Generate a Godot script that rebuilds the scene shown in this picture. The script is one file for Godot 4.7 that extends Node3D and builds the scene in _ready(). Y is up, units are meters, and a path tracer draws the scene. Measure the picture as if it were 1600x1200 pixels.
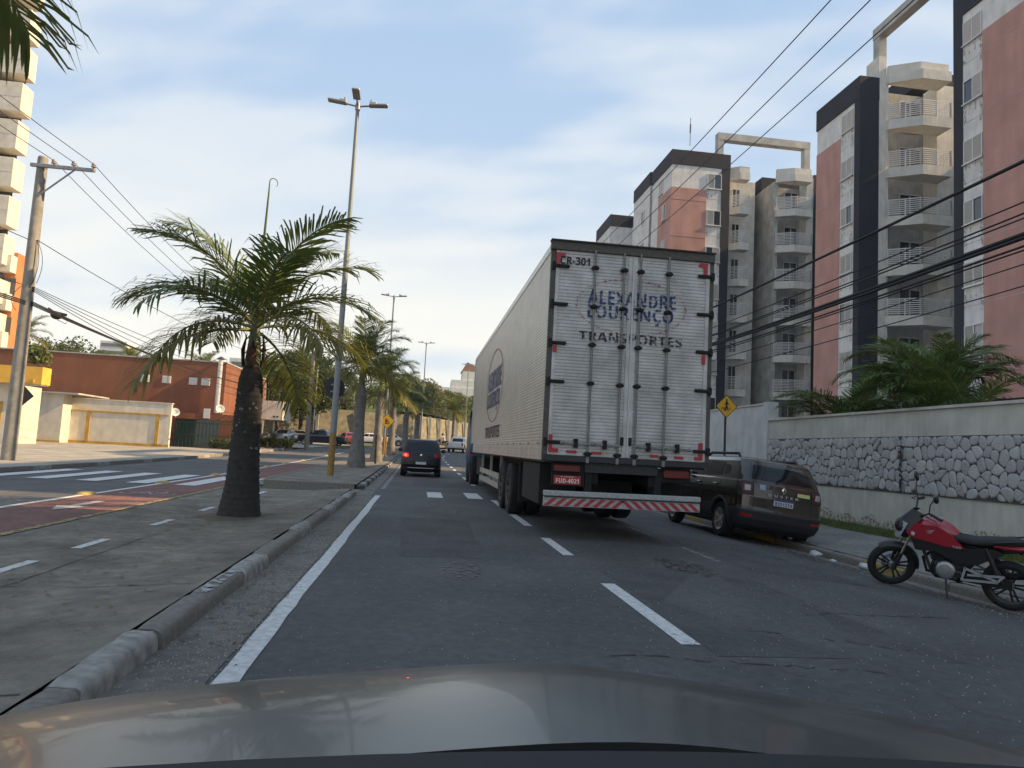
extends Node3D
# A Brazilian avenue in late-day sun. x = right of the road, -z = along the road, metres.
const FOCAL := 1130.0
const EYE := Vector3(0, 1.25, 0)
var M := {}
var T := {}
var counts := {}
var rng := RandomNumberGenerator.new()
var cam_r: Vector3
var cam_u: Vector3
var cam_f: Vector3

class Mb:
	var v := PackedVector3Array()
	var n := PackedVector3Array()
	var idx := PackedInt32Array()
	func tri(a: Vector3, b: Vector3, c: Vector3) -> void:
		var nn := (b - a).cross(c - a).normalized()
		var k := v.size()
		v.append(a); v.append(b); v.append(c)
		n.append(nn); n.append(nn); n.append(nn)
		idx.append(k); idx.append(k + 2); idx.append(k + 1)
	func quad(a: Vector3, b: Vector3, c: Vector3, d: Vector3) -> void:
		var nn := (c - a).cross(d - b).normalized()
		var k := v.size()
		v.append(a); v.append(b); v.append(c); v.append(d)
		n.append(nn); n.append(nn); n.append(nn); n.append(nn)
		idx.append(k); idx.append(k + 2); idx.append(k + 1)
		idx.append(k); idx.append(k + 3); idx.append(k + 2)
	func poly(p: Array) -> void:
		for i in range(1, p.size() - 1): tri(p[0], p[i], p[i + 1])
	func box(c: Vector3, s: Vector3, b := Basis.IDENTITY) -> void:
		var h := s * 0.5
		for ax in 3:
			var e := [Vector3.ZERO, Vector3.ZERO, Vector3.ZERO]
			e[0] = b[ax] * h[ax]; e[1] = b[(ax + 1) % 3] * h[(ax + 1) % 3]; e[2] = b[(ax + 2) % 3] * h[(ax + 2) % 3]
			quad(c + e[0] - e[1] - e[2], c + e[0] + e[1] - e[2], c + e[0] + e[1] + e[2], c + e[0] - e[1] + e[2])
			quad(c - e[0] - e[1] + e[2], c - e[0] + e[1] + e[2], c - e[0] + e[1] - e[2], c - e[0] - e[1] - e[2])
	func cbox(c: Vector3, s: Vector3, ch: float, b := Basis.IDENTITY) -> void:
		var h := s * 0.5
		var pt := func(sg: Vector3, ax: int) -> Vector3:
			var q := Vector3(sg.x * (h.x - ch), sg.y * (h.y - ch), sg.z * (h.z - ch))
			q[ax] = sg[ax] * h[ax]
			return c + b * q
		for ax in 3:
			var a1 := (ax + 1) % 3
			var a2 := (ax + 2) % 3
			for s0 in [-1.0, 1.0]:
				var f := []
				for q in [[-1, -1], [1, -1], [1, 1], [-1, 1]]:
					var sg := Vector3.ZERO
					sg[ax] = s0; sg[a1] = q[0]; sg[a2] = q[1]
					f.append(pt.call(sg, ax))
				if s0 > 0: quad(f[0], f[1], f[2], f[3])
				else: quad(f[3], f[2], f[1], f[0])
			for s1 in [-1.0, 1.0]:
				for s2 in [-1.0, 1.0]:
					var p := Vector3.ZERO
					var m := Vector3.ZERO
					p[ax] = 1; m[ax] = -1
					p[a1] = s1; m[a1] = s1; p[a2] = s2; m[a2] = s2
					if s1 * s2 > 0: quad(pt.call(p, a1), pt.call(p, a2), pt.call(m, a2), pt.call(m, a1))
					else: quad(pt.call(m, a1), pt.call(m, a2), pt.call(p, a2), pt.call(p, a1))
		for sx in [-1.0, 1.0]:
			for sy in [-1.0, 1.0]:
				for sz in [-1.0, 1.0]:
					var sg := Vector3(sx, sy, sz)
					if sx * sy * sz > 0: tri(pt.call(sg, 0), pt.call(sg, 1), pt.call(sg, 2))
					else: tri(pt.call(sg, 0), pt.call(sg, 2), pt.call(sg, 1))
	func bar(a: Vector3, c: Vector3, w: float, h: float, up := Vector3.UP) -> void:
		var f := (c - a).normalized()
		var r := f.cross(up)
		if r.length() < 0.01: r = f.cross(Vector3.UP)
		if r.length() < 0.01: r = f.cross(Vector3.RIGHT)
		r = r.normalized()
		var u := r.cross(f)
		box((a + c) * 0.5, Vector3(w, h, a.distance_to(c)), Basis(r, u, -f))
	# rows of points; smooth normals
	func grid(rows: Array, wrap := false, flip := false) -> void:
		var k0 := v.size()
		var nr := rows.size()
		var nc: int = rows[0].size()
		for i in nr:
			for j in nc:
				var i0: int = maxi(i - 1, 0)
				var i1: int = mini(i + 1, nr - 1)
				var j0: int = (j - 1 + nc) % nc if wrap else maxi(j - 1, 0)
				var j1: int = (j + 1) % nc if wrap else mini(j + 1, nc - 1)
				var du: Vector3 = rows[i][j1] - rows[i][j0]
				var dv: Vector3 = rows[i1][j] - rows[i0][j]
				var nn := du.cross(dv)
				if nn.length() < 1e-9: nn = Vector3.UP
				nn = nn.normalized()
				v.append(rows[i][j]); n.append(-nn if flip else nn)
		for i in nr - 1:
			for j in (nc if wrap else nc - 1):
				var a := k0 + i * nc + j
				var b := k0 + i * nc + (j + 1) % nc
				var c := b + nc
				var d := a + nc
				if flip:
					idx.append_array([a, b, c, a, c, d])
				else:
					idx.append_array([a, c, b, a, d, c])
	func tube(pts: Array, r, sides := 8, caps := true) -> void:
		var rows := []
		var prev := Vector3.ZERO
		for i in pts.size():
			var t: Vector3 = (pts[mini(i + 1, pts.size() - 1)] - pts[maxi(i - 1, 0)]).normalized()
			var s := t.cross(Vector3.UP) if prev == Vector3.ZERO else prev - t * prev.dot(t)
			if s.length() < 0.02: s = t.cross(Vector3.RIGHT)
			s = s.normalized()
			prev = s
			var u := s.cross(t)
			var rad: float = r[i] if r is Array else r
			var row := []
			for k in sides:
				var a := TAU * k / sides
				row.append(pts[i] + (s * cos(a) + u * sin(a)) * rad)
			rows.append(row)
		grid(rows, true)
		if caps:
			for i in range(1, sides - 1):
				tri(rows[0][0], rows[0][i + 1], rows[0][i])
				var e: Array = rows[rows.size() - 1]
				tri(e[0], e[i], e[i + 1])
	# prof: Array of Vector2(radius, height along axis)
	func lathe(o: Vector3, axis: Vector3, prof: Array, sides := 16) -> void:
		var t := axis.normalized()
		var s := t.cross(Vector3.UP)
		if s.length() < 0.05: s = t.cross(Vector3.RIGHT)
		s = s.normalized()
		var u := s.cross(t)
		for i in prof.size() - 1:
			var r2 := []
			for q in [prof[i], prof[i + 1]]:
				var row := []
				for k in sides:
					var a := TAU * k / sides
					row.append(o + t * q.y + (s * cos(a) + u * sin(a)) * q.x)
				r2.append(row)
			# normals per band, smooth round
			var k0 := v.size()
			var d: Vector2 = prof[i + 1] - prof[i]
			var nl := Vector2(d.y, -d.x).normalized()
			for row in r2:
				for k in sides:
					var a := TAU * k / sides
					v.append(row[k]); n.append(((s * cos(a) + u * sin(a)) * nl.x + t * nl.y).normalized())
			for k in sides:
				var a2 := k0 + k
				var b := k0 + (k + 1) % sides
				idx.append_array([a2, b, b + sides, a2, b + sides, a2 + sides])
	# polygon (Vector2) in the plane of xf's x,y, extruded along xf's +z
	func prism(p: PackedVector2Array, xf: Transform3D, depth: float) -> void:
		if Geometry2D.is_polygon_clockwise(p) == false:
			pass
		else:
			p = p.duplicate(); p.reverse()
		var tr := Geometry2D.triangulate_polygon(p)
		for i in range(0, tr.size(), 3):
			var a := p[tr[i]]
			var b := p[tr[i + 1]]
			var c := p[tr[i + 2]]
			if (b - a).cross(c - a) < 0:
				var q := b
				b = c
				c = q
			tri(xf * Vector3(a.x, a.y, depth), xf * Vector3(b.x, b.y, depth), xf * Vector3(c.x, c.y, depth))
			tri(xf * Vector3(a.x, a.y, 0), xf * Vector3(c.x, c.y, 0), xf * Vector3(b.x, b.y, 0))
		for i in p.size():
			var a := p[i]
			var b := p[(i + 1) % p.size()]
			quad(xf * Vector3(a.x, a.y, 0), xf * Vector3(b.x, b.y, 0), xf * Vector3(b.x, b.y, depth), xf * Vector3(a.x, a.y, depth))
	func ball(c: Vector3, r: Vector3, b := Basis.IDENTITY, nu := 14, nv := 9) -> void:
		var rows := []
		for i in nv + 1:
			var th := PI * (0.002 + 0.996 * i / nv)
			var row := []
			for j in nu:
				var ph := TAU * j / nu
				row.append(c + b * Vector3(r.x * sin(th) * cos(ph), r.y * cos(th), r.z * sin(th) * sin(ph)))
			rows.append(row)
		grid(rows, true, false)
	func add(o: Mb, xf := Transform3D.IDENTITY) -> void:
		var k := v.size()
		for p in o.v: v.append(xf * p)
		for q in o.n: n.append((xf.basis * q).normalized())
		for i in o.idx: idx.append(i + k)
	func mesh() -> ArrayMesh:
		var a := []
		a.resize(Mesh.ARRAY_MAX)
		a[Mesh.ARRAY_VERTEX] = v
		a[Mesh.ARRAY_NORMAL] = n
		a[Mesh.ARRAY_INDEX] = idx
		var m := ArrayMesh.new()
		m.add_surface_from_arrays(Mesh.PRIMITIVE_TRIANGLES, a)
		return m

func V(x: float, y: float, z: float) -> Vector3: return Vector3(x, y, z)

# ---------- scene bookkeeping
func numbered(called: String) -> String:
	var c: int = counts.get(called, 0)
	counts[called] = c + 1
	return called if c == 0 else "%s_%03d" % [called, c]
func put(m, called: String, material, parent: Node, label := "") -> MeshInstance3D:
	var o := MeshInstance3D.new()
	o.mesh = m.mesh() if m is Mb else m
	o.name = called
	o.material_override = M[material] if material is String else material
	parent.add_child(o, true)
	if label != "": o.set_meta("label", label)
	return o
func tag(o: Node, label: String, category: String, group := "") -> void:
	o.set_meta("label", label); o.set_meta("category", category)
	if group != "": o.set_meta("group", group)
func thing(called: String, label: String, category: String, at := Vector3.ZERO, turn := 0.0, group := "") -> Node3D:
	var o := Node3D.new()
	o.name = numbered(called)
	add_child(o)
	o.position = at
	o.rotation.y = turn
	tag(o, label, category, group)
	return o
func solo(m, called: String, material, label: String, category: String, at := Vector3.ZERO, group := "") -> MeshInstance3D:
	var o := put(m, numbered(called), material, self)
	o.position = at
	tag(o, label, category, group)
	return o
func struct(m, called: String, material, parent: Node = null) -> MeshInstance3D:
	var o := put(m, numbered(called) if parent == null else called, material, self if parent == null else parent)
	if parent == null: o.set_meta("kind", "structure")
	return o
func copy(src: Node3D, at: Vector3, turn: float, label := "", called := "") -> Node3D:
	var c: Node3D = src.duplicate()
	c.name = numbered(called if called != "" else String(src.name).rstrip("_0123456789"))
	add_child(c)
	c.position = at
	c.rotation.y = turn
	if label != "": c.set_meta("label", label)
	return c

# ---------- ground shape
func gy(x: float, z: float) -> float:
	var d: float = minf(maxf(-z, 0.0), 100.0)
	var y: float = 0.00018 * pow(maxf(d - 15.0, 0.0), 2.0)
	y -= 0.078 * clampf(x - cx(z) - 3.3, 0.0, 2.5) + 0.12 * clampf(x - cx(z) - 5.8, 0.0, 1.7)
	return y
func cx(z: float) -> float:
	var d: float = maxf(-z - 54.0, 0.0)
	return 0.0035 * d * d if d < 60.0 else 12.6 + 0.42 * (d - 60.0)
func ribbon(x0: float, x1: float, z0: float, z1: float, lift: float, step := 2.0, nx := 1, follow := true) -> Mb:
	var m := Mb.new()
	var rows := []
	var k: int = maxi(1, int(ceil(absf(z1 - z0) / step)))
	for i in k + 1:
		var z: float = lerpf(z0, z1, float(i) / k)
		var row := []
		for j in nx + 1:
			var x: float = lerpf(x0, x1, float(j) / nx) + (cx(z) if follow else 0.0)
			row.append(V(x, gy(x, z) + lift, z))
		rows.append(row)
	m.grid(rows)
	return m
func ray(px: float, py: float) -> Vector3:
	return cam_r * (px - 800.0) / FOCAL - cam_u * (py - 600.0) / FOCAL + cam_f
func at_z(px: float, py: float, z: float) -> Vector3:
	var r := ray(px, py)
	return EYE + r * (z / r.z)
func at_x(px: float, py: float, x: float) -> Vector3:
	var r := ray(px, py)
	return EYE + r * (x / r.x)

# ---------- textures and materials
func noise(seed_: int, f: float, oct := 4, type := FastNoiseLite.TYPE_SIMPLEX_SMOOTH) -> FastNoiseLite:
	var q := FastNoiseLite.new()
	q.seed = seed_
	q.frequency = f
	q.noise_type = type
	q.fractal_octaves = oct
	q.fractal_type = FastNoiseLite.FRACTAL_FBM if oct > 1 else FastNoiseLite.FRACTAL_NONE
	return q
func gray(size: int, q: FastNoiseLite) -> Image:
	var im := q.get_seamless_image(size, size, false, false, 0.1, true)
	im.convert(Image.FORMAT_L8)
	return im
# value 0..1 per pixel from layered noise, remapped into lo..1
func tex(key: String, layers: Array, lo: float, hi := 1.0, power := 1.0, speck := 0.0, squash := 1) -> void:
	var size := 512
	var ims := []
	for l in layers:
		ims.append(gray(size, l[0]).get_data())
	var out := PackedByteArray()
	out.resize(size * size)
	var r := RandomNumberGenerator.new()
	r.seed = hash(key)
	for y in size:
		for x in size:
			var s := 0.0
			var k: int = ((y / squash) % size) * size + x if squash > 1 else y * size + x
			for i in ims.size():
				s += ims[i][k] / 255.0 * layers[i][1]
			s = lo + (hi - lo) * pow(clampf(s, 0.0, 1.0), power)
			if speck > 0.0 and r.randf() < 0.12: s += speck * (r.randf() * 2.0 - 0.8)
			out[y * size + x] = int(clampf(s, 0.0, 1.0) * 255.0)
	var im := Image.create_from_data(size, size, false, Image.FORMAT_L8, out)
	im.generate_mipmaps()
	T[key] = ImageTexture.create_from_image(im)
	T[key + "_im"] = im
func nrm(key: String, from: String, amount: float) -> void:
	var im: Image = T[from + "_im"].duplicate()
	im.clear_mipmaps()
	im.convert(Image.FORMAT_RGBA8)
	im.bump_map_to_normal_map(amount)
	T[key] = ImageTexture.create_from_image(im)
func worn_tex(key: String, seed_: int, f: float, keep: float) -> void:
	var size := 512
	var a := gray(size, noise(seed_, f, 5)).get_data()
	var b := gray(size, noise(seed_ + 9, 0.13, 2)).get_data()
	var c := gray(size, noise(seed_ + 5, 0.05, 3)).get_data()
	var out := PackedByteArray()
	out.resize(size * size * 4)
	for i in size * size:
		var s: float = a[i] / 255.0 * 0.7 + b[i] / 255.0 * 0.3
		var g := int(205 + c[i] * 50.0 / 255.0)
		out[i * 4] = g; out[i * 4 + 1] = g; out[i * 4 + 2] = g
		out[i * 4 + 3] = int(clampf((s - (1.0 - keep)) * 6.0 + 0.5, 0.0, 1.0) * 255.0)
	T[key] = ImageTexture.create_from_image(Image.create_from_data(size, size, false, Image.FORMAT_RGBA8, out))
func mat(key: String, c: Color, rough: float, o := {}) -> void:
	var m := StandardMaterial3D.new()
	m.albedo_color = Color(c.r, c.g, c.b, 1).linear_to_srgb()
	m.roughness = rough
	m.metallic = o.get("metal", 0.0)
	m.metallic_specular = o.get("spec", 0.5)
	var ts: float = o.get("ts", 1.0)
	if o.has("tex") or o.has("nrm") or o.has("rtex"):
		m.uv1_triplanar = true
		m.uv1_world_triplanar = o.get("world", true)
		m.uv1_scale = Vector3(ts, ts * o.get("sq", 1.0), ts)
	if o.has("tex"): m.albedo_texture = T[o.tex]
	if o.has("rtex"): m.roughness_texture = T[o.rtex]
	if o.has("dtex"):
		m.detail_enabled = true
		m.detail_albedo = T[o.dtex]
		m.detail_blend_mode = BaseMaterial3D.BLEND_MODE_MUL
		m.detail_uv_layer = BaseMaterial3D.DETAIL_UV_2
		m.uv2_triplanar = true
		m.uv2_world_triplanar = o.get("world", true)
		m.uv2_scale = Vector3.ONE * float(o.get("dts", 0.1))
	if o.has("nrm"):
		m.normal_enabled = true
		m.normal_texture = T[o.nrm]
		m.normal_scale = o.get("nd", 1.0)
	if o.has("cut"):
		m.transparency = BaseMaterial3D.TRANSPARENCY_ALPHA_SCISSOR
		m.alpha_scissor_threshold = 0.5
	if o.has("alpha"):
		m.transparency = BaseMaterial3D.TRANSPARENCY_ALPHA
		m.albedo_color.a = o.alpha
	if o.has("clear"):
		m.clearcoat_enabled = true
		m.clearcoat = o.clear
		m.clearcoat_roughness = 0.04
	if o.has("back"):
		m.backlight_enabled = true
		m.backlight = o.back
	if o.has("emit"):
		m.emission_enabled = true
		m.emission = o.emit
		m.emission_energy_multiplier = o.get("energy", 1.0)
	m.cull_mode = BaseMaterial3D.CULL_DISABLED
	M[key] = m
func C(r: float, g: float, b: float) -> Color: return Color(r, g, b)

func make_materials() -> void:
	tex("grain", [[noise(3, 0.35, 3), 0.75], [noise(4, 0.05, 3), 0.25]], 0.76, 1.0, 1.0, 0.08)
	tex("mottle", [[noise(11, 0.012, 5), 0.7], [noise(12, 0.12, 3), 0.3]], 0.70, 1.0, 0.9)
	tex("soft", [[noise(21, 0.01, 4), 0.8], [noise(22, 0.2, 2), 0.2]], 0.88, 1.0)
	tex("blotch", [[noise(31, 0.018, 5, FastNoiseLite.TYPE_PERLIN), 0.85], [noise(32, 0.25, 2), 0.15]], 0.45, 1.0, 0.55)
	tex("asphalt", [[noise(41, 0.5, 2), 0.55], [noise(42, 0.03, 4), 0.45]], 0.62, 1.0, 1.0, 0.25)
	tex("streak", [[noise(51, 0.06, 4), 0.7], [noise(52, 0.011, 3), 0.3]], 0.86, 1.0, 0.7, 0.0, 8)
	tex("grime", [[noise(61, 0.03, 5), 0.6], [noise(62, 0.3, 3), 0.4]], 0.58, 1.0, 0.7, 0.05)
	nrm("n_asphalt", "asphalt", 4.0)
	nrm("n_grain", "grain", 3.0)
	nrm("n_mottle", "mottle", 6.0)
	worn_tex("worn", 71, 0.02, 0.78)
	worn_tex("worn4", 101, 0.035, 0.40)
	worn_tex("worn2", 81, 0.035, 0.50)
	worn_tex("worn3", 91, 0.03, 0.56)
	# ground
	mat("asphalt", C(.178, .176, .174), 0.82, {tex = "asphalt", ts = 0.55, dtex = "mottle", dts = 0.085, nrm = "n_asphalt", nd = 0.7})
	mat("asphalt_old", C(.20, .198, .195), 0.85, {tex = "asphalt", ts = 0.5, dtex = "mottle", dts = 0.1, nrm = "n_asphalt", nd = 0.7})
	mat("gutter", C(.33, .305, .265), 0.9, {tex = "grime", ts = 0.45, dtex = "mottle", dts = 0.13, nrm = "n_grain", nd = 0.6})
	mat("median", C(.39, .345, .275), 0.93, {tex = "grime", ts = 0.28, dtex = "blotch", dts = 0.14, nrm = "n_grain", nd = 0.8})
	mat("kerb", C(.30, .275, .235), 0.92, {tex = "grime", ts = 0.9, nrm = "n_mottle", nd = 0.6})
	mat("kerb_white", C(.46, .44, .40), 0.9, {tex = "blotch", ts = 1.1, nrm = "n_mottle", nd = 0.5})
	mat("kerb_black", C(.09, .088, .085), 0.9, {tex = "grime", ts = 1.0, nrm = "n_mottle", nd = 0.5})
	mat("kerb_yellow", C(.42, .30, .08), 0.9, {tex = "blotch", ts = 1.2, nrm = "n_mottle", nd = 0.5})
	mat("redlane", C(.34, .155, .13), 0.88, {tex = "grime", ts = 0.4, dtex = "mottle", dts = 0.2, nrm = "n_asphalt", nd = 0.4})
	mat("forecourt", C(.46, .43, .375), 0.92, {tex = "soft", ts = 0.3, dtex = "mottle", dts = 0.09, nrm = "n_grain", nd = 0.4})
	mat("sidewalk", C(.40, .38, .345), 0.92, {tex = "grime", ts = 0.35, dtex = "mottle", dts = 0.12, nrm = "n_grain", nd = 0.6})
	mat("earth", C(.20, .155, .11), 0.95, {tex = "grime", ts = 0.3, nrm = "n_mottle", nd = 0.8})
	mat("dirt", C(.22, .20, .17), 0.95, {tex = "worn2", ts = 0.35, cut = true})
	mat("turf", C(.075, .12, .028), 0.95, {tex = "grime", ts = 0.5, nrm = "n_mottle"})
	mat("tar", C(.03, .03, .032), 0.6, {tex = "worn3", ts = 0.4, cut = true})
	mat("paint", C(.72, .72, .70), 0.7, {tex = "worn", ts = 0.45, cut = true})
	mat("paint_thin", C(.50, .50, .49), 0.75, {tex = "worn2", ts = 0.5, cut = true})
	mat("paint_dull", C(.50, .475, .43), 0.75, {tex = "worn", ts = 0.5, cut = true})
	mat("paint_yellow", C(.40, .30, .13), 0.75, {tex = "worn3", ts = 0.5, cut = true})
	mat("patch", C(.15, .149, .148), 0.85, {tex = "asphalt", ts = 0.7, dtex = "mottle", dts = 0.2, nrm = "n_asphalt", nd = 0.9})
	mat("oil", C(.045, .045, .047), 0.45, {tex = "worn4", ts = 0.6, cut = true})
	mat("grit", C(.34, .32, .29), 0.9)
	mat("stud", C(.42, .31, .07), 0.6, {tex = "soft", ts = 2.0})
	# buildings
	mat("b_white", C(.82, .815, .795), 0.9, {tex = "streak", ts = 0.09, dtex = "soft", dts = 0.2, nrm = "n_grain", nd = 0.15})
	mat("b_cream", C(.79, .765, .70), 0.9, {tex = "streak", ts = 0.11, dtex = "soft", dts = 0.25, nrm = "n_grain", nd = 0.15})
	mat("b_salmon", C(.60, .335, .285), 0.9, {tex = "soft", ts = 0.1, dtex = "streak", dts = 0.04, nrm = "n_grain", nd = 0.15})
	mat("b_dark", C(.032, .033, .042), 0.85, {tex = "soft", ts = 0.15})
	mat("b_grey", C(.62, .61, .575), 0.9, {tex = "streak", ts = 0.12, dtex = "mottle", dts = 0.12})
	mat("b_brown", C(.27, .105, .058), 0.9, {tex = "soft", ts = 0.12, dtex = "streak", dts = 0.05, nrm = "n_grain", nd = 0.2})
	mat("b_orange", C(.52, .20, .075), 0.9, {tex = "soft", ts = 0.12})
	mat("b_yellow", C(.80, .46, .07), 0.75, {tex = "soft", ts = 0.3})
	mat("b_trim", C(.62, .38, .075), 0.85, {tex = "mottle", ts = 0.3})
	mat("b_plaster", C(.78, .735, .63), 0.9, {tex = "soft", ts = 0.25, dtex = "streak", dts = 0.06, nrm = "n_grain", nd = 0.25})
	mat("wall_cream", C(.76, .735, .64), 0.92, {tex = "soft", ts = 0.3, dtex = "streak", dts = 0.14, nrm = "n_grain", nd = 0.3})
	mat("wall_pale", C(.75, .755, .73), 0.92, {tex = "soft", ts = 0.3, dtex = "streak", dts = 0.12, nrm = "n_grain", nd = 0.3})
	mat("wall_stain", C(.40, .33, .25), 0.95, {tex = "worn2", ts = 0.5, cut = true})
	mat("joint", C(.14, .138, .135), 0.95, {tex = "grime", ts = 1.0})
	for i in 4:
		mat("stone%d" % i, C(.68, .675, .66) * [0.88, 1.0, 1.08, 0.95][i], 0.92, {tex = "grime", ts = 1.0 + 0.2 * i, nrm = "n_grain", nd = 0.7})
	mat("retain", C(.44, .405, .29), 0.95, {tex = "blotch", ts = 0.18, dtex = "grime", dts = 0.06, nrm = "n_mottle", nd = 1.5})
	mat("rain_stain", C(.36, .35, .32), 0.9, {tex = "worn4", ts = 0.5, sq = 0.3, cut = true})
	mat("glass", C(.03, .036, .042), 0.06, {spec = 0.7})
	mat("glass_green", C(.02, .07, .06), 0.12, {spec = 0.6})
	mat("interior", C(.045, .04, .038), 0.9)
	mat("curtain", C(.45, .44, .42), 0.9)
	mat("alu", C(.55, .56, .57), 0.45, {metal = 0.4})
	mat("shutter", C(.56, .56, .55), 0.6)
	mat("rail", C(.62, .62, .61), 0.5)
	mat("tile", C(.42, .22, .13), 0.9, {tex = "mottle", ts = 0.3})
	# street furniture
	mat("pole_concrete", C(.40, .385, .35), 0.9, {tex = "soft", ts = 0.8, dtex = "mottle", dts = 0.4, nrm = "n_grain", nd = 0.3})
	mat("galv", C(.36, .37, .385), 0.5, {metal = 0.55, tex = "mottle", ts = 0.9})
	mat("lamp_steel", C(.25, .275, .285), 0.55, {metal = 0.2, tex = "soft", ts = 0.6})
	mat("lamp_head", C(.30, .29, .285), 0.5, {metal = 0.3})
	mat("ochre", C(.40, .25, .075), 0.8, {tex = "mottle", ts = 1.2})
	mat("steel_dark", C(.06, .06, .065), 0.6, {metal = 0.3})
	mat("cable", C(.012, .012, .014), 0.7)
	mat("wire", C(.05, .05, .055), 0.5, {metal = 0.5})
	mat("insul", C(.30, .28, .27), 0.35)
	mat("sign_back", C(.022, .022, .026), 0.65)
	mat("sign_yellow", C(.75, .40, .02), 0.5)
	mat("black", C(.012, .012, .013), 0.6)
	# vegetation
	var tr := [["palm_green", C(.095, .125, .042)], ["palm_dark", C(.068, .098, .034)], ["palm_yellow", C(.15, .13, .035)], ["palm_dry", C(.15, .09, .035)],
		["areca", C(.07, .12, .03)], ["leaf_dark", C(.028, .042, .016)], ["leaf_mid", C(.042, .06, .02)], ["leaf_light", C(.08, .10, .028)], ["leaf_olive", C(.075, .078, .03)], ["leaf_lime", C(.24, .25, .03)]]
	for t in tr:
		mat(t[0], t[1], 0.55, {back = Color(0.34, 0.36, 0.15), spec = 0.35})
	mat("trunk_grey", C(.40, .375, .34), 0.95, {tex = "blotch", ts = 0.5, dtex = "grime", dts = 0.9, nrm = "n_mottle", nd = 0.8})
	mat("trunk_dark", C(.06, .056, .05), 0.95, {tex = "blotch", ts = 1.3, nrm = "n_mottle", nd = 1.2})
	mat("lichen", C(.20, .20, .18), 0.95)
	mat("shaft", C(.10, .115, .045), 0.55, {tex = "streak", ts = 0.6})
	mat("sheath", C(.10, .055, .035), 0.9, {tex = "grime", ts = 1.5})
	mat("bark", C(.075, .06, .045), 0.95, {tex = "blotch", ts = 0.8})
	mat("rachis", C(.16, .17, .06), 0.6)
	# vehicles
	mat("tyre", C(.018, .018, .019), 0.85, {tex = "grain", ts = 2.0, world = false})
	mat("rim", C(.62, .62, .63), 0.3, {metal = 0.85})
	mat("rim_dark", C(.045, .045, .047), 0.45, {metal = 0.4})
	mat("plastic", C(.022, .022, .024), 0.6)
	mat("under", C(.012, .012, .012), 0.9)
	mat("car_glass", C(.010, .012, .013), 0.06, {spec = 0.45})
	mat("brown_paint", C(.040, .031, .024), 0.26, {metal = 0.4, clear = 1.0})
	mat("black_paint", C(.008, .008, .010), 0.4, {clear = 0.25, spec = 0.4})
	mat("white_paint", C(.68, .68, .68), 0.3, {clear = 0.8})
	mat("silver_paint", C(.42, .43, .45), 0.3, {metal = 0.6, clear = 0.8})
	mat("red_paint", C(.30, .010, .020), 0.28, {clear = 0.9})
	mat("dark_paint", C(.022, .026, .034), 0.28, {metal = 0.3, clear = 0.9})
	mat("hood_paint", C(.085, .098, .10), 0.3, {metal = 0.5, clear = 0.25})
	mat("tail_red", C(.30, .012, .014), 0.2, {clear = 0.8})
	mat("tail_dull", C(.20, .022, .022), 0.5, {tex = "grime", ts = 2.0})
	mat("tail_clear", C(.34, .32, .32), 0.15, {clear = 0.8})
	mat("tail_lit", C(.5, .03, .02), 0.3, {emit = Color(1.0, 0.28, 0.10), energy = 1.0})
	mat("plate_white", C(.60, .61, .62), 0.5)
	mat("plate_blue", C(.02, .05, .22), 0.5)
	mat("plate_red", C(.40, .028, .03), 0.5)
	mat("print_black", C(.015, .015, .016), 0.6)
	mat("print_white", C(.75, .75, .74), 0.6)
	mat("chrome", C(.75, .75, .76), 0.12, {metal = 1.0})
	mat("sticker_lime", C(.55, .58, .22), 0.6)
	mat("sticker_blue", C(.28, .38, .46), 0.6)
	mat("truck_side", C(.76, .735, .66), 0.42, {metal = 0.25, tex = "soft", ts = 0.5, dtex = "streak", dts = 0.22, rtex = "mottle"})
	mat("truck_door", C(.74, .745, .73), 0.42, {metal = 0.25, tex = "soft", ts = 0.6, dtex = "mottle", dts = 0.25})
	mat("truck_rod", C(.32, .325, .315), 0.55, {metal = 0.5, tex = "mottle", ts = 1.5})
	mat("truck_frame", C(.05, .052, .058), 0.65, {tex = "grime", ts = 0.8})
	mat("truck_top", C(.13, .12, .105), 0.7, {tex = "grime", ts = 0.9})
	mat("truck_black", C(.016, .016, .017), 0.8, {tex = "grime", ts = 1.0})
	mat("truck_blue", C(.012, .075, .16), 0.3, {clear = 0.8})
	mat("truck_cream", C(.56, .53, .43), 0.5, {tex = "grime", ts = 1.0})
	mat("bumper_grey", C(.55, .57, .57), 0.55, {tex = "grime", ts = 1.2})
	mat("stripe_red", C(.45, .035, .05), 0.45, {tex = "soft", ts = 3.0})
	mat("worn_blue", C(.02, .055, .20), 0.6, {tex = "worn3", ts = 0.9, cut = true})
	mat("worn_black", C(.02, .02, .022), 0.6, {tex = "worn3", ts = 1.1, cut = true})
	mat("worn_red", C(.40, .05, .05), 0.6, {tex = "worn4", ts = 1.2, cut = true})
	mat("side_blue", C(.06, .085, .20), 0.55, {tex = "worn", ts = 0.8, cut = true})
	mat("side_black", C(.045, .042, .045), 0.55, {tex = "worn", ts = 0.8, cut = true})
	mat("side_red", C(.52, .27, .23), 0.55, {tex = "worn", ts = 0.8, cut = true})
	mat("moto_black", C(.014, .014, .015), 0.4)
	mat("engine", C(.35, .355, .36), 0.45, {metal = 0.7})
	mat("seat", C(.022, .022, .024), 0.75)
	mat("moto_silver", C(.55, .56, .58), 0.3, {metal = 0.6})
	mat("lens", C(.62, .66, .70), 0.08, {metal = 0.5, clear = 1.0})
	mat("plant_pot", C(.02, .02, .02), 0.8)
	mat("litter", C(.55, .56, .58), 0.8)
	mat("skin", C(.25, .14, .09), 0.6)
	mat("cloth_dark", C(.03, .03, .04), 0.9)
	mat("cloth_pale", C(.42, .40, .42), 0.9)
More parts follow.
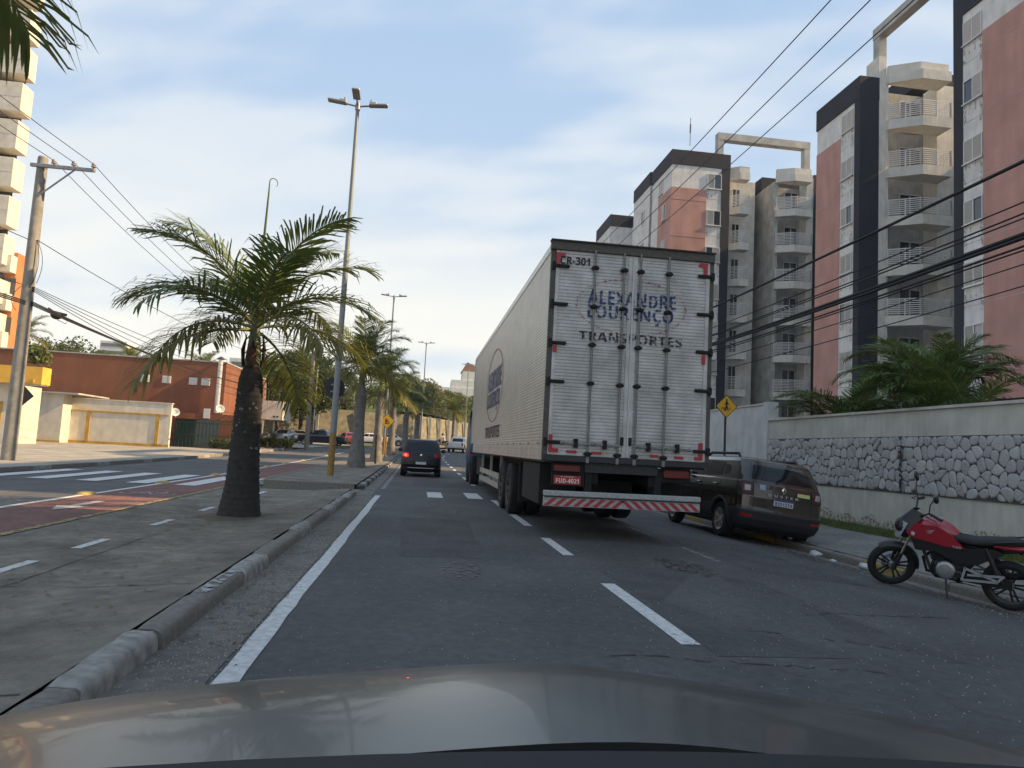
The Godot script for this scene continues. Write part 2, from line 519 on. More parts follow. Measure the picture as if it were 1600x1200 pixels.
	mat("dash", C(.010, .010, .012), 0.7)
	mat("fence", C(.05, .04, .035), 0.7)

func make_sky() -> Sky:
	var w := 1024
	var h := 512
	var q1 := noise(7, 1.0, 5)
	var q2 := noise(8, 1.0, 4)
	var q3 := noise(5, 1.0, 3)
	var buf := PackedFloat32Array()
	buf.resize(w * h * 3)
	for y in h:
		var el: float = PI * (0.5 - (y + 0.5) / h)
		for x in w:
			var c := Vector3(0.34, 0.33, 0.31)
			if el > -0.03:
				var az: float = TAU * (x + 0.5) / w
				var s: float = maxf(sin(el), 0.0)
				var hz: float = pow(1.0 - s, 2.6)
				c = Vector3(0.172, 0.250, 0.365).lerp(Vector3(0.355, 0.405, 0.445), hz)
				# clouds on a sheet overhead: wisps aloft, a paler bank low down
				var d := Vector3(cos(el) * sin(az), s, -cos(el) * cos(az))
				var p := Vector2(d.x, d.z) / (s + 0.16)
				var a: float = q1.get_noise_2d((p.x + p.y * 0.5) * 0.55 + 3.0, (p.y - p.x * 0.4) * 1.5)
				var b: float = q2.get_noise_2d((p.x + p.y * 0.5) * 1.7, (p.y - p.x * 0.4) * 5.5 + 9.0)
				var e: float = q3.get_noise_2d(p.x * 0.5 + 20.0, p.y * 0.7)
				var cl: float = clampf(smoothstep(-0.28, 0.5, a + 0.35 * b + 0.25 * e) * 0.72, 0.0, 1.0)
				var low: float = smoothstep(-0.7, 0.05, q1.get_noise_3d(cos(az) * 1.6 + 40.0, el * 9.0, sin(az) * 1.6)) * smoothstep(0.42, 0.10, el)
				c = c.lerp(Vector3(0.40, 0.415, 0.425), cl * 0.85)
				c = c.lerp(Vector3(0.475, 0.465, 0.425), low * 0.92)
			var k := (y * w + x) * 3
			buf[k] = c.x; buf[k + 1] = c.y; buf[k + 2] = c.z
	var im := Image.create_from_data(w, h, false, Image.FORMAT_RGBF, buf.to_byte_array())
	var sm := PanoramaSkyMaterial.new()
	sm.panorama = ImageTexture.create_from_image(im)
	var sky := Sky.new()
	sky.sky_material = sm
	return sky

func _ready() -> void:
	rng.seed = 4711
	# camera
	var yaw: float = atan(140.0 / FOCAL)
	var pitch: float = atan(104.0 / FOCAL)
	var roll := 0.053
	cam_f = V(sin(yaw) * cos(pitch), sin(pitch), -cos(yaw) * cos(pitch))
	var r0 := V(cos(yaw), 0, sin(yaw))
	var u0 := r0.cross(cam_f)
	cam_r = r0 * cos(roll) + u0 * sin(roll)
	cam_u = u0 * cos(roll) - r0 * sin(roll)
	var cam := Camera3D.new()
	cam.name = "camera"
	cam.transform = Transform3D(Basis(cam_r, cam_u, -cam_f), EYE)
	cam.fov = rad_to_deg(2.0 * atan(600.0 / FOCAL))
	cam.near = 0.05
	cam.far = 2000.0
	add_child(cam)
	cam.current = true
	# sky, sun, exposure
	var we := WorldEnvironment.new()
	we.name = "environment"
	var env := Environment.new()
	env.background_mode = Environment.BG_SKY
	env.sky = make_sky()
	env.background_energy_multiplier = 1.0
	env.tonemap_mode = Environment.TONE_MAPPER_LINEAR
	env.tonemap_exposure = 2.25
	env.fog_enabled = true
	env.fog_density = 0.0003
	env.fog_light_color = Color(0.80, 0.86, 0.93)
	env.sdfgi_enabled = true
	env.ssao_enabled = true
	env.ssil_enabled = true
	we.environment = env
	add_child(we)
	var sun := DirectionalLight3D.new()
	sun.name = "sun"
	sun.light_energy = 1.3
	sun.light_color = Color(1.0, 0.86, 0.66)
	sun.light_angular_distance = 0.5
	sun.shadow_enabled = true
	add_child(sun)
	var el := deg_to_rad(34.5)
	var back := deg_to_rad(6.5)
	var to_sun := V(cos(el) * cos(back), sin(el), cos(el) * sin(back))
	sun.look_at_from_position(to_sun * 50.0, Vector3.ZERO, Vector3.UP)
	make_materials()
	build_ground()
	build_right_buildings()
	build_right_wall()
	build_left_side()
	build_far()
	build_poles_and_wires()
	build_plants()
	build_truck()
	build_vehicles()
	build_small_things()
	build_own_car()

# ---------- ground, roads, kerbs, markings
func med_y(x: float, z: float) -> float:
	# left of the kerb the ground sits a little higher than our carriageway
	return gy(x, z) + lerpf(0.12, 0.03, clampf((-1.55 - (x - cx(z))) / 1.1, 0.0, 1.0))
func sheet(x0: float, x1: float, z0: float, z1: float, lift: float, step := 2.0, nx := 3) -> Mb:
	var m := Mb.new()
	var rows := []
	var k: int = maxi(1, int(ceil(absf(z1 - z0) / step)))
	for i in k + 1:
		var z: float = lerpf(z0, z1, float(i) / k)
		var row := []
		for j in nx + 1:
			var x: float = lerpf(x0, x1, float(j) / nx) + cx(z)
			row.append(V(x, med_y(x, z) + lift, z))
		rows.append(row)
	m.grid(rows)
	return m
func flat_poly(pts: Array, lift: float, left := true) -> Mb:
	var m := Mb.new()
	var p := []
	for q in pts:
		var y: float = (med_y(q.x, q.y) if left else gy(q.x, q.y)) + lift
		p.append(V(q.x, y, q.y))
	var poly := PackedVector2Array()
	for q in pts: poly.append(q)
	var tr := Geometry2D.triangulate_polygon(poly)
	for i in range(0, tr.size(), 3):
		var a: Vector3 = p[tr[i]]
		var b: Vector3 = p[tr[i + 1]]
		var c: Vector3 = p[tr[i + 2]]
		if (b - a).cross(c - a).y < 0: m.tri(a, c, b)
		else: m.tri(a, b, c)
	return m
func blob(c: Vector2, rx: float, rz: float, seed_: int, k := 16) -> Array:
	var r := RandomNumberGenerator.new()
	r.seed = seed_
	var out := []
	for i in k:
		var a := TAU * i / k
		var s := r.randf_range(0.65, 1.1)
		out.append(c + Vector2(cos(a) * rx, sin(a) * rz) * s)
	return out

func build_ground() -> void:
	var g := Mb.new()
	var rows := []
	var xs := [-600, -300, -120, -60, -30, -14, -6, 0, 3, 5, 8, 12, 20, 40, 80, 200, 600]
	for i in 71:
		var z: float = 60.0 - 10.0 * i
		var row := []
		for x in xs: row.append(V(x, gy(x, z) - 0.3, z))
		rows.append(row)
	g.grid(rows)
	struct(g, "ground", "earth")
	var road := struct(ribbon(-1.41, 7.5, 14, -190, 0.0, 2.0, 12), "road", "asphalt")
	# gutter and drift of grit against the median kerb, concrete gutter under the parked vehicles
	struct(ribbon(-1.41, -0.99, 14, -17.6, 0.004, 1.0, 2), "gutter", "gutter", road)
	struct(ribbon(-1.41, -1.05, -17.6, -60, 0.004, 1.5, 2), "gutter", "gutter", road)
	struct(ribbon(7.0, 7.5, 14, -60, 0.005, 1.5, 2), "gutter", "gutter", road)
	# lane markings
	var line := Mb.new()
	var lr := RandomNumberGenerator.new()
	lr.seed = 9
	var lrows := []
	for i in 60:
		var z: float = 1.0 - i * 0.32
		var w := 0.064 + lr.randf_range(-0.006, 0.006)
		var o := -0.9 + 0.006 * sin(z * 1.3)
		lrows.append([V(o - w, gy(o, z) + 0.005, z), V(o + w, gy(o, z) + 0.005, z)])
	line.grid(lrows)
	struct(line, "edge_line", "paint", road)
	struct(ribbon(-0.97, -0.85, -20.5, -56, 0.005), "edge_line", "paint_thin", road)
	for d in [[-0.4, -2.6], [-4.85, -7.05], [-8.9, -10.6], [-12.2, -14.3], [-16.2, -18.0], [-24.2, -26.2], [-28.2, -30.2], [-32.4, -34.4], [-36.6, -38.6], [-40.8, -42.8], [-45, -47], [-49.2, -51.2], [-54, -56], [-59, -61], [-64, -66], [-70, -72], [-76, -78]]:
		struct(ribbon(1.85, 1.99, d[0], d[1], 0.005, 0.7), "lane_dash", "paint", road)
	struct(ribbon(0.30, 0.68, -18.0, -20.0, 0.005), "crossing_block", "paint", road)
	struct(ribbon(1.30, 1.69, -18.2, -20.3, 0.005), "crossing_block", "paint", road)
	struct(ribbon(2.35, 2.75, -18.3, -20.3, 0.005), "crossing_block", "paint_thin", road)
	for d in [[-9.2, -10.6], [-12.0, -13.4]]:
		struct(ribbon(3.95, 4.02, d[0], d[1], 0.005), "old_dash", "paint_thin", road)
	# tar seams, cracks and a patch
	var cr := RandomNumberGenerator.new()
	cr.seed = 31
	for s in [[V(1.3, 0, -4.6), V(3.0, 0, -4.3)], [V(2.2, 0, -5.4), V(3.6, 0, -4.9)], [V(-0.6, 0, -9), V(1.6, 0, -9.6)], [V(3.4, 0, -6), V(5.2, 0, -6.6)], [V(0.2, 0, -12), V(0.5, 0, -17.5)], [V(4.6, 0, -8), V(4.4, 0, -13)]]:
		var cm := Mb.new()
		var crow := []
		for i in 24:
			var p: Vector3 = s[0].lerp(s[1], i / 23.0) + V(cr.randf_range(-.05, .05), 0, cr.randf_range(-.05, .05))
			var w := cr.randf_range(0.004, 0.014)
			var sd: Vector3 = (s[1] - s[0]).normalized().cross(Vector3.UP) * w
			crow.append([V(p.x - sd.x, gy(p.x, p.z) + 0.003, p.z - sd.z), V(p.x + sd.x, gy(p.x, p.z) + 0.003, p.z + sd.z)])
		cm.grid(crow)
		struct(cm, "crack", "tar", road)
	for q in [[Vector2(2.9, -6.2), 0.9, 1.6, 61], [Vector2(0.4, -10.6), 0.55, 2.2, 62], [Vector2(4.9, -10.4), 0.7, 1.9, 63], [Vector2(0.9, -24.0), 1.0, 1.5, 64]]:
		var pq := []
		var pr := RandomNumberGenerator.new()
		pr.seed = q[3]
		for c in [[-1, -1], [0, -1], [1, -1], [1, 0], [1, 1], [0, 1], [-1, 1], [-1, 0]]: pq.append(q[0] + Vector2(c[0] * q[1] + pr.randf_range(-.08, .08), c[1] * q[2] + pr.randf_range(-.08, .08)))
		struct(flat_poly(pq, 0.0025, false), "asphalt_patch", "patch", road)
	for q in [[Vector2(0.5, -7.6), 0.3, 0.6, 71], [Vector2(3.2, -8.4), 0.35, 0.7, 72], [Vector2(0.6, -14.5), 0.3, 0.8, 73], [Vector2(6.8, -11.6), 0.4, 1.2, 74], [Vector2(6.9, -8.6), 0.4, 0.8, 75]]:
		struct(flat_poly(blob(q[0], q[1], q[2], q[3], 18), 0.006, false), "oil_stain", "oil", road)
	# opposite carriageway and cycle lane
	var opp := struct(sheet(-10.4, -4.4, 14, -190, -0.02, 2.0, 4), "opposite_road", "asphalt_old")
	var lane := struct(sheet(-6.02, -4.62, 14, -34.5, -0.014, 1.5, 2), "cycle_lane", "redlane")
	struct(sheet(-6.14, -6.02, 14, -60, -0.010, 1.5, 1), "edge_line", "paint", lane)
	struct(sheet(-4.62, -4.50, 14, -34.5, -0.009, 1.5, 1), "edge_line", "paint_yellow", lane)
	for k in 9:
		struct(sheet(-9.95 + 0.0, -9.87, -26.0 - k * 5.0, -28.5 - k * 5.0, -0.014, 1.5, 1), "edge_line", "paint_thin", opp)
	for i in 6:
		struct(sheet(-10.2 + i * 1.13, -9.72 + i * 1.13, -18.4 + i * 0.06, -22.9 + i * 0.1, -0.006, 1.0, 1), "zebra_stripe", "paint", opp)
	# arrow and bicycle sign painted on the red lane
	struct(flat_poly([Vector2(-5.40, -11.6), Vector2(-5.25, -11.6), Vector2(-5.25, -12.6), Vector2(-5.08, -12.6), Vector2(-5.325, -13.3), Vector2(-5.57, -12.6), Vector2(-5.40, -12.6)].map(func(p): return Vector2(p.x, -24.9 - p.y)), -0.007), "painted_arrow", "paint_dull", lane)
	var bike := Mb.new()
	var ring := func(c: Vector2, r: float) -> void:
		var rr := []
		for i in 15:
			var a := TAU * i / 14
			var p := c + Vector2(cos(a), sin(a)) * r
			var q := c + Vector2(cos(a), sin(a)) * (r - 0.06)
			rr.append([V(q.x, med_y(q.x, q.y) - 0.007, q.y), V(p.x, med_y(p.x, p.y) - 0.007, p.y)])
		bike.grid(rr)
	ring.call(Vector2(-5.55, -15.3), 0.26)
	ring.call(Vector2(-4.98, -15.3), 0.26)
	for s in [[Vector2(-5.55, -15.3), Vector2(-5.38, -15.75)], [Vector2(-5.38, -15.75), Vector2(-5.05, -15.72)], [Vector2(-5.05, -15.72), Vector2(-4.98, -15.3)], [Vector2(-5.38, -15.75), Vector2(-5.25, -15.3)], [Vector2(-5.25, -15.3), Vector2(-5.05, -15.72)], [Vector2(-5.05, -15.72), Vector2(-5.1, -15.95)]]:
		var dn: Vector2 = (s[1] - s[0]).normalized().orthogonal() * 0.03
		bike.add(flat_poly([s[0] - dn, s[1] - dn, s[1] + dn, s[0] + dn], -0.005))
	struct(bike, "painted_bicycle", "paint_thin", lane)
	# median
	var med := struct(sheet(-4.42, -1.56, 14, -18.2, 0.0, 1.2, 6), "median", "median")
	var edge := Mb.new()
	edge.quad(V(-4.42, -.2, -18.2), V(-4.42, .07, -18.2), V(-1.56, .15, -18.2), V(-1.56, -.2, -18.2))
	struct(edge, "slab_end", "kerb", med)
	struct(sheet(-3.9, -1.56, -19.5, -130, 0.03, 1.5, 5), "slab", "median", med)
	var front := Mb.new()
	front.box(V(-2.75, 0.04, -19.52), V(2.3, 0.26, 0.14))
	struct(front, "slab_end", "kerb", med)
	struct(sheet(-4.42, -1.45, -18.2, -19.5, -0.085, 0.5, 2), "crossing_ramp", "gutter", med)
	var rk := Mb.new()
	rk.cbox(V(-1.47, -0.07, -18.85), V(0.22, 0.2, 1.3), 0.03)
	struct(rk, "ramp_edge", "kerb", med)
	struct(sheet(-4.42, -3.88, -19.5, -130, 0.0, 1.5, 2), "slab", "gutter", med)
	for z in [-2.2, -4.4, -6.4, -7.95, -10.1, -12.2, -14.3, -16.4]:
		struct(sheet(-3.43, -3.33, z, z - 0.75, 0.004, 0.4, 1), "lane_dash", "paint", med)
	var jr := RandomNumberGenerator.new()
	jr.seed = 44
	for q in [[-4.4, -3.2, -1.6, -3.4], [-4.4, -6.1, -1.6, -5.9], [-4.4, -8.7, -1.6, -8.9], [-4.4, -12.9, -1.6, -12.8], [-4.4, -15.6, -1.6, -15.4], [-3.0, -2.0, -3.05, -9.8], [-3.02, -12.8, -2.95, -18.0]]:
		var jm := Mb.new()
		var jrow := []
		var e := Vector2(q[2] - q[0], q[3] - q[1]).normalized().orthogonal()
		for i in 40:
			var c := Vector2(q[0], q[1]).lerp(Vector2(q[2], q[3]), i / 39.0) + e * jr.randf_range(-.012, .012)
			var w2 := jr.randf_range(0.003, 0.008)
			var l2 := c - e * w2
			var r3 := c + e * w2
			jrow.append([V(l2.x, med_y(l2.x, l2.y) + 0.004, l2.y), V(r3.x, med_y(r3.x, r3.y) + 0.004, r3.y)])
		jm.grid(jrow)
		struct(jm, "slab_joint", "kerb_black", med)
	# kerb stones, one by one
	var kr := RandomNumberGenerator.new()
	kr.seed = 77
	var near := []
	for k in 4:
		var m := Mb.new()
		var rws := []
		var prof := [Vector2(0.02, -0.16), Vector2(0.0, 0.08), Vector2(-0.006, 0.115), Vector2(-0.028, 0.133), Vector2(-0.06, 0.138), Vector2(-0.14, 0.141), Vector2(-0.155, 0.13), Vector2(-0.16, -0.16)]
		for i in 9:
			var row := []
			for p in prof:
				row.append(V(p.x + kr.randf_range(-.006, .006), p.y + kr.randf_range(-.005, .005) - (0.010 if (i == 0 or i == 8) and p.y > 0 else 0.0), -0.49 + 0.1225 * i))
			rws.append(row)
		m.grid(rws, false, true)
		for e in [0, 8]:
			var ctr: Vector3 = V(-.08, 0, rws[e][0].z)
			for j in prof.size() - 1: m.tri(ctr, rws[e][j], rws[e][j + 1])
		near.append(m.mesh())
	var k2 := 0
	var z2 := 3.0
	while z2 > -75.0:
		if z2 > -18.0 or z2 < -19.6:
			var mt := ("kerb_white" if k2 % 3 == 1 else "kerb") if z2 > -18.0 else ("kerb_white" if k2 % 2 == 0 else "kerb_black")
			var st := put(near[k2 % 4], "kerb_stone", mt, med)
			st.position = V(-1.40 + cx(z2) + kr.randf_range(-.012, .012), gy(-1.4, z2) - 0.02 + kr.randf_range(-.010, .006), z2)
			st.rotation = V(kr.randf_range(-.008, .008), kr.randf_range(-.012, .012), kr.randf_range(-.02, .01))
			if z2 > -18.0 and k2 % 4 == 1:
				var pp := Mb.new()
				var pr := []
				for i in 7: pr.append([V(-0.02 - kr.randf_range(0, .02), 0.1425, -0.46 + i * 0.15), V(-0.135 + kr.randf_range(0, .03), 0.148, -0.46 + i * 0.15)])
				pp.grid(pr, false, true)
				put(pp, "old_paint", "paint_thin", st)
		k2 += 1
		z2 -= 1.0
	# far kerb of the opposite road, forecourt
	var fore := struct(sheet(-14.2, -10.5, 14, -62, 0.09, 2.0, 2), "pavement", "forecourt")
	z2 = -8.0
	while z2 > -62.0:
		var st := put(near[k2 % 4], "kerb_stone", "kerb" if k2 % 4 else "kerb_white", fore)
		st.position = V(-10.42 + cx(z2), gy(-10.4, z2) + 0.0, z2)
		st.rotation.y = PI
		st.position.x -= 0.17
		st.position.y += 0.0
		k2 += 1
		z2 -= 1.0
	struct(sheet(-60, -14.2, 14, -66, 0.085, 2.0, 4), "forecourt", "forecourt", fore)
	# car park apron and grass far left
	struct(sheet(-45, -10.45, -66, -120, 0.02, 2.5, 3), "car_park", "forecourt")
	var verge := struct(sheet(-10.2, -8.2, -72, -90, 0.05, 2.0, 1), "grass_verge", "turf")
	# right pavement
	var pv := Mb.new()
	var prow := []
	for i in 60:
		var z := 14.0 - i * 2.0
		prow.append([V(7.66, gy(7.5, z) + 0.145, z), V(8.8, gy(7.5, z) + 0.20, z), V(9.95, gy(7.5, z) + 0.255, z), V(11.0, gy(7.5, z) + 0.29, z)])
	pv.grid(prow)
	var pave := struct(pv, "sidewalk", "sidewalk")
	z2 = 6.0
	while z2 > -60.0:
		var st := put(near[k2 % 4], "kerb_stone", ["kerb", "kerb_yellow", "kerb", "kerb"][k2 % 4], pave)
		st.position = V(7.5, gy(7.5, z2) + 0.0, z2)
		st.rotation.y = PI
		st.rotation.z = kr.randf_range(-.03, .03)
		k2 += 1
		z2 -= 1.0
	var tv := Mb.new()
	var trow := []
	for i in 40:
		var z := 8.0 - i
		trow.append([V(9.85 + 0.08 * sin(z * 2.1), gy(7.5, z) + 0.254, z), V(10.3, gy(7.5, z) + 0.285, z), V(10.79, gy(7.5, z) + 0.30, z)])
	tv.grid(trow)
	struct(tv, "grass_strip", "turf", pave)
	var gb := Mb.new()
	var gr := RandomNumberGenerator.new()
	gr.seed = 5
	for i in 9000:
		var z := gr.randf_range(-24.0, -5.0)
		var x := gr.randf_range(9.82, 10.78)
		var p := V(x, gy(7.5, z) + 0.26, z)
		var hgt := gr.randf_range(0.04, 0.13)
		var a := gr.randf() * TAU
		var s := V(cos(a), 0, sin(a)) * 0.009
		gb.tri(p - s, p + s, p + V(gr.randf_range(-.05, .05), hgt, gr.randf_range(-.05, .05)))
	var grass := put(gb, "grass", "leaf_light", self)
	grass.set_meta("kind", "stuff")
	tag(grass, "short green grass growing at the foot of the cream wall", "grass")

# ---------- apartment blocks on the right
var win_cache := {}
func window(parent: Node, at: Vector3, turn: float, w: float, h: float, kind: int) -> void:
	var key := "%.2f_%.2f_%d" % [w, h, kind]
	if not win_cache.has(key):
		var f := Mb.new()
		var t := 0.05
		f.box(V(0, h / 2 - t / 2, 0.02), V(w, t, 0.08)); f.box(V(0, -h / 2 + t / 2, 0.02), V(w, t, 0.08))
		for sx in [-1, 0, 1]: f.box(V(sx * (w / 2 - t / 2), 0, 0.02), V(t, h - 2 * t, 0.078))
		f.box(V(0, -h / 2 - 0.03, 0.05), V(w + 0.1, 0.05, 0.14))
		var p := Mb.new()
		p.box(V(0, 0, 0.004), V(w - 2 * t, h - 2 * t, 0.008))
		var s := Mb.new()
		var sides: Array = [[-1, 1], [-1], [1], [-1]][kind]
		for sx in sides:
			var k := 14
			for i in k:
				s.box(V(sx * w / 4, -h / 2 + t + (i + 0.5) * (h - 2 * t) / k, 0.035), V(w / 2 - t, (h - 2 * t) / k * 0.78, 0.012), Basis(Vector3.RIGHT, 0.5))
		var cu: Mb = null
		if kind == 3:
			cu = Mb.new()
			cu.box(V(w / 4, 0, 0.012), V(w / 2 - t * 2, h - 2 * t, 0.006))
		var rs := Mb.new()
		for q in [[-0.46, 0.10, 1.0], [-0.2, 0.06, 0.6], [0.42, 0.13, 1.2], [0.1, 0.05, 0.5]]:
			rs.quad(V(q[0] * w - q[1], -h / 2 - 0.06 - q[2], 0.0085), V(q[0] * w + q[1], -h / 2 - 0.06 - q[2], 0.0085), V(q[0] * w + q[1], -h / 2 - 0.06, 0.0085), V(q[0] * w - q[1], -h / 2 - 0.06, 0.0085))
		win_cache[key] = [f.mesh(), p.mesh(), s.mesh(), cu.mesh() if cu else null, rs.mesh()]
	var c: Array = win_cache[key]
	var o := put(c[0], "window", "alu", parent)
	o.position = at
	o.rotation.y = turn
	put(c[1], "pane", "glass", o)
	put(c[2], "shutter", "shutter", o)
	put(c[4], "rain_stain", "rain_stain", o)
	if c[3]: put(c[3], "curtain", "curtain", o)
func slab_box(parent: Node, called: String, m: String, x0: float, x1: float, y0: float, y1: float, z0: float, z1: float) -> void:
	var b := Mb.new()
	b.box(V((x0 + x1) / 2, (y0 + y1) / 2, (z0 + z1) / 2), V(absf(x1 - x0), absf(y1 - y0), absf(z1 - z0)))
	put(b, called, m, parent)
# balconies facing +z: a bay from x0 to x1 on the plane z; floors given by the height of the slab top
func balcony_stack(parent: Node, x0: float, x1: float, z: float, out: float, recess: float, tops: Array, m: String) -> void:
	var w := x1 - x0
	var plan := [Vector2(0, 0), Vector2(0, 0.22), Vector2(w * 0.45, out), Vector2(w, out), Vector2(w, 0)]
	var slab := Mb.new()
	var p2 := PackedVector2Array()
	for p in plan: p2.append(p)
	# prism plane x,y -> world x,z ; extrude down
	slab.prism(p2, Transform3D(Basis(Vector3.RIGHT, Vector3.BACK, Vector3.DOWN), Vector3.ZERO), 0.62)
	var sm := slab.mesh()
	var rail := Mb.new()
	var path := [V(0, 0, 0.22), V(w * 0.45, 0, out - 0.03), V(w - 0.03, 0, out - 0.03), V(w - 0.03, 0, 0.02)]
	for i in 3:
		var a: Vector3 = path[i]
		var b: Vector3 = path[i + 1]
		for k in 8:
			var yy := 0.12 + k * 0.125
			rail.bar(a + V(0, yy, 0), b + V(0, yy, 0), 0.025, 0.05 if k < 7 else 0.06)
		var n: int = maxi(1, int(a.distance_to(b) / 0.9))
		for k in n + 1:
			var q: Vector3 = a.lerp(b, float(k) / n)
			rail.box(q + V(0, 0.5, 0), V(0.05, 1.04, 0.05))
	var rm := rail.mesh()
	var df := Mb.new()
	var dw := w * 0.42
	df.box(V(0, 2.1, 0), V(dw, 0.08, 0.08))
	for s in [-1, 0, 1]: df.box(V(s * dw / 2 * 0.98, 1.06, 0), V(0.06, 2.08, 0.07))
	var dg := Mb.new()
	dg.box(V(0, 1.05, -0.02), V(dw - 0.06, 2.06, 0.02))
	var dfm := df.mesh()
	var dgm := dg.mesh()
	for i in tops.size():
		var o := put(sm, "balcony_slab", m, parent)
		o.position = V(x0, tops[i], z)
		var r := put(rm, "railing", "rail", parent)
		r.position = V(x0, tops[i], z)
		var d := put(dfm, "balcony_door", "alu", parent)
		d.position = V(x0 + w * (0.72 if z > -50 else 0.4), tops[i], z - recess + 0.06)
		put(dgm, "pane", "glass", d)
		if i % 2 == 0:
			slab_box(parent, "service_window", "shutter", x0 + w * 0.12, x0 + w * 0.3, tops[i] + 0.9, tops[i] + 2.0, z - recess, z - recess + 0.05)
	# crown over the top balcony
	var t2: float = tops[0] + 2.35
	var top := put(sm, "cornice", m, parent)
	top.position = V(x0, t2 + 0.62, z)
	var cap := Mb.new()
	var p3 := PackedVector2Array()
	for p in plan: p3.append(Vector2(p.x * 0.98 + 0.02, p.y * 0.86))
	cap.prism(p3, Transform3D(Basis(Vector3.RIGHT, Vector3.BACK, Vector3.DOWN), V(x0, t2 + 1.15, z)), 0.53)
	put(cap, "parapet", m, parent)

func floors(top: float, n: int) -> Array:
	var a := []
	for i in n: a.append(top - 3.07 * i)
	return a

func build_right_buildings() -> void:
	# block A, its street side runs off the frame
	var a := thing("apartment_block", "tall salmon and white apartment block rising behind the stone relief wall", "building", V(25.7, 0, -24))
	slab_box(a, "wall", "b_white", 0.03, 14, -0.5, 25.3, 13.0, -8.1)
	slab_box(a, "corner_pier", "b_dark", 0, 0.7, -0.5, 25.9, -8.12, -7.5)
	slab_box(a, "salmon_wall", "b_salmon", -0.02, 0.03, 0, 22.6, -6.2, 9.0)
	slab_box(a, "roof_band", "b_dark", -0.03, 14.1, 24.2, 25.9, 13.05, -7.48)
	slab_box(a, "corner_pier", "b_dark", 0, 0.7, -0.5, 25.9, 13.06, 12.2)
	for i in 8:
		window(a, V(0.02, 23.12 - 3.07 * i, -6.83), -PI / 2, 1.2, 1.18, [0, 2, 0, 1, 0, 3, 0, 1][i])
		window(a, V(0.02, 23.12 - 3.07 * i, 11.0), -PI / 2, 1.2, 1.18, [0, 1, 3, 0, 1, 2, 0, 0][i])
	for i in 8:
		slab_box(a, "floor_joint", "b_grey", -0.026, -0.02, 21.55 - 3.07 * i, 21.575 - 3.07 * i, -6.2, 9.0)
		slab_box(a, "floor_joint", "b_grey", 0.024, 0.03, 21.55 - 3.07 * i, 21.575 - 3.07 * i, -7.5, -6.2)
	# the block before it along the street (outside the frame, it shades the avenue)
	var a0 := thing("apartment_block", "twin apartment block nearer along the street beyond the frame", "building", V(25.7, 0, 1.0))
	slab_box(a0, "wall", "b_white", 0.03, 14, -0.5, 25.3, 26, -8.4)
	slab_box(a0, "salmon_wall", "b_salmon", -0.02, 0.03, 0, 22.6, -6, 20)
	slab_box(a0, "roof_band", "b_dark", -0.03, 14.1, 24.2, 25.9, 26.05, -8.45)
	slab_box(a0, "link_wing", "b_white", 4.0, 14, -0.5, 22.5, -8.4, -11.99)
	# block B: corner with dark pier, rounded balconies facing us
	var b := thing("apartment_block", "slim salmon block with dark corner pier and chamfered white balconies facing the street", "building", V(25.7, 0, -40))
	slab_box(b, "wall", "b_white", 0.03, 1.9, -0.5, 25.4, -0.02, -4.9)
	slab_box(b, "wall", "b_grey", 1.9, 12, -0.5, 25.4, -1.3, -4.9)
	slab_box(b, "wall", "b_cream", 1.25, 1.75, -0.5, 27.0, 0, -1.3)
	slab_box(b, "wall", "b_cream", 5.2, 12, -0.5, 25.6, -0.05, -1.3)
	slab_box(b, "wall", "b_white", 7.5, 14, -0.5, 25.0, -4.9, -17)
	slab_box(b, "salmon_wall", "b_salmon", 0, 0.03, 0, 22.4, -2.1, -4.92)
	slab_box(b, "corner_pier", "b_dark", -0.02, 1.25, -0.5, 25.5, 0.02, -0.55)
	slab_box(b, "roof_band", "b_dark", -0.04, 1.27, 24.1, 25.55, 0.03, -4.95)
	slab_box(b, "roof_band", "b_dark", 4.6, 8.0, 26.0, 27.3, -1.5, -4.9)
	for i in 8:
		window(b, V(0.01, 23.15 - 3.07 * i, -1.32), -PI / 2, 1.2, 1.2, [0, 0, 1, 0, 2, 0, 1, 0][i])
	for i in 8:
		slab_box(b, "floor_joint", "b_grey", -0.006, 0.0, 21.55 - 3.07 * i, 21.575 - 3.07 * i, -2.1, -4.92)
		slab_box(b, "floor_joint", "b_grey", 0.024, 0.03, 21.55 - 3.07 * i, 21.575 - 3.07 * i, -0.55, -2.1)
	balcony_stack(b, 1.75, 5.2, 0.0, 1.25, 1.3, floors(22.8, 7), "b_cream")
	slab_box(b, "link_wing", "b_white", 14.4, 22, -0.5, 26.0, 8.0, -6.0)
	# roof portal of B, running along the street
	slab_box(b, "roof_portal", "b_grey", 1.25, 1.75, 27.0, 28.3, 0, -0.6)
	slab_box(b, "roof_portal", "b_grey", 1.2, 1.8, 28.3, 29.0, 9.0, -0.6)
	slab_box(b, "roof_portal", "b_grey", 1.25, 1.75, 24, 28.3, 9.0, 8.4)
	# block C, stepped bays
	var c := thing("apartment_block", "stepped salmon and white apartment block with a dark pier behind the truck", "building", V(19.0, 0, -55))
	slab_box(c, "wall", "b_white", 0.0, 4.9, 0, 25.2, 0, -5)
	slab_box(c, "wall", "b_white", 1.7, 8.5, 0, 25.2, -5, -23)
	slab_box(c, "bay", "b_white", 0.4, 6, 0, 26.0, -7, -12)
	slab_box(c, "bay", "b_white", -0.6, 6, 0, 25.2, -17, -23)
	slab_box(c, "bay", "b_grey", 0.42, 1.7, 0, 25.98, -6.97, -7.0)
	slab_box(c, "salmon_wall", "b_salmon", -0.03, 2.95, 0, 23.25, 0.03, -3.2)
	slab_box(c, "corner_pier", "b_dark", 4.2, 4.93, 0, 26.4, 0.035, -0.6)
	slab_box(c, "roof_band", "b_dark", -0.06, 4.95, 25.15, 26.4, 0.05, -5.03)
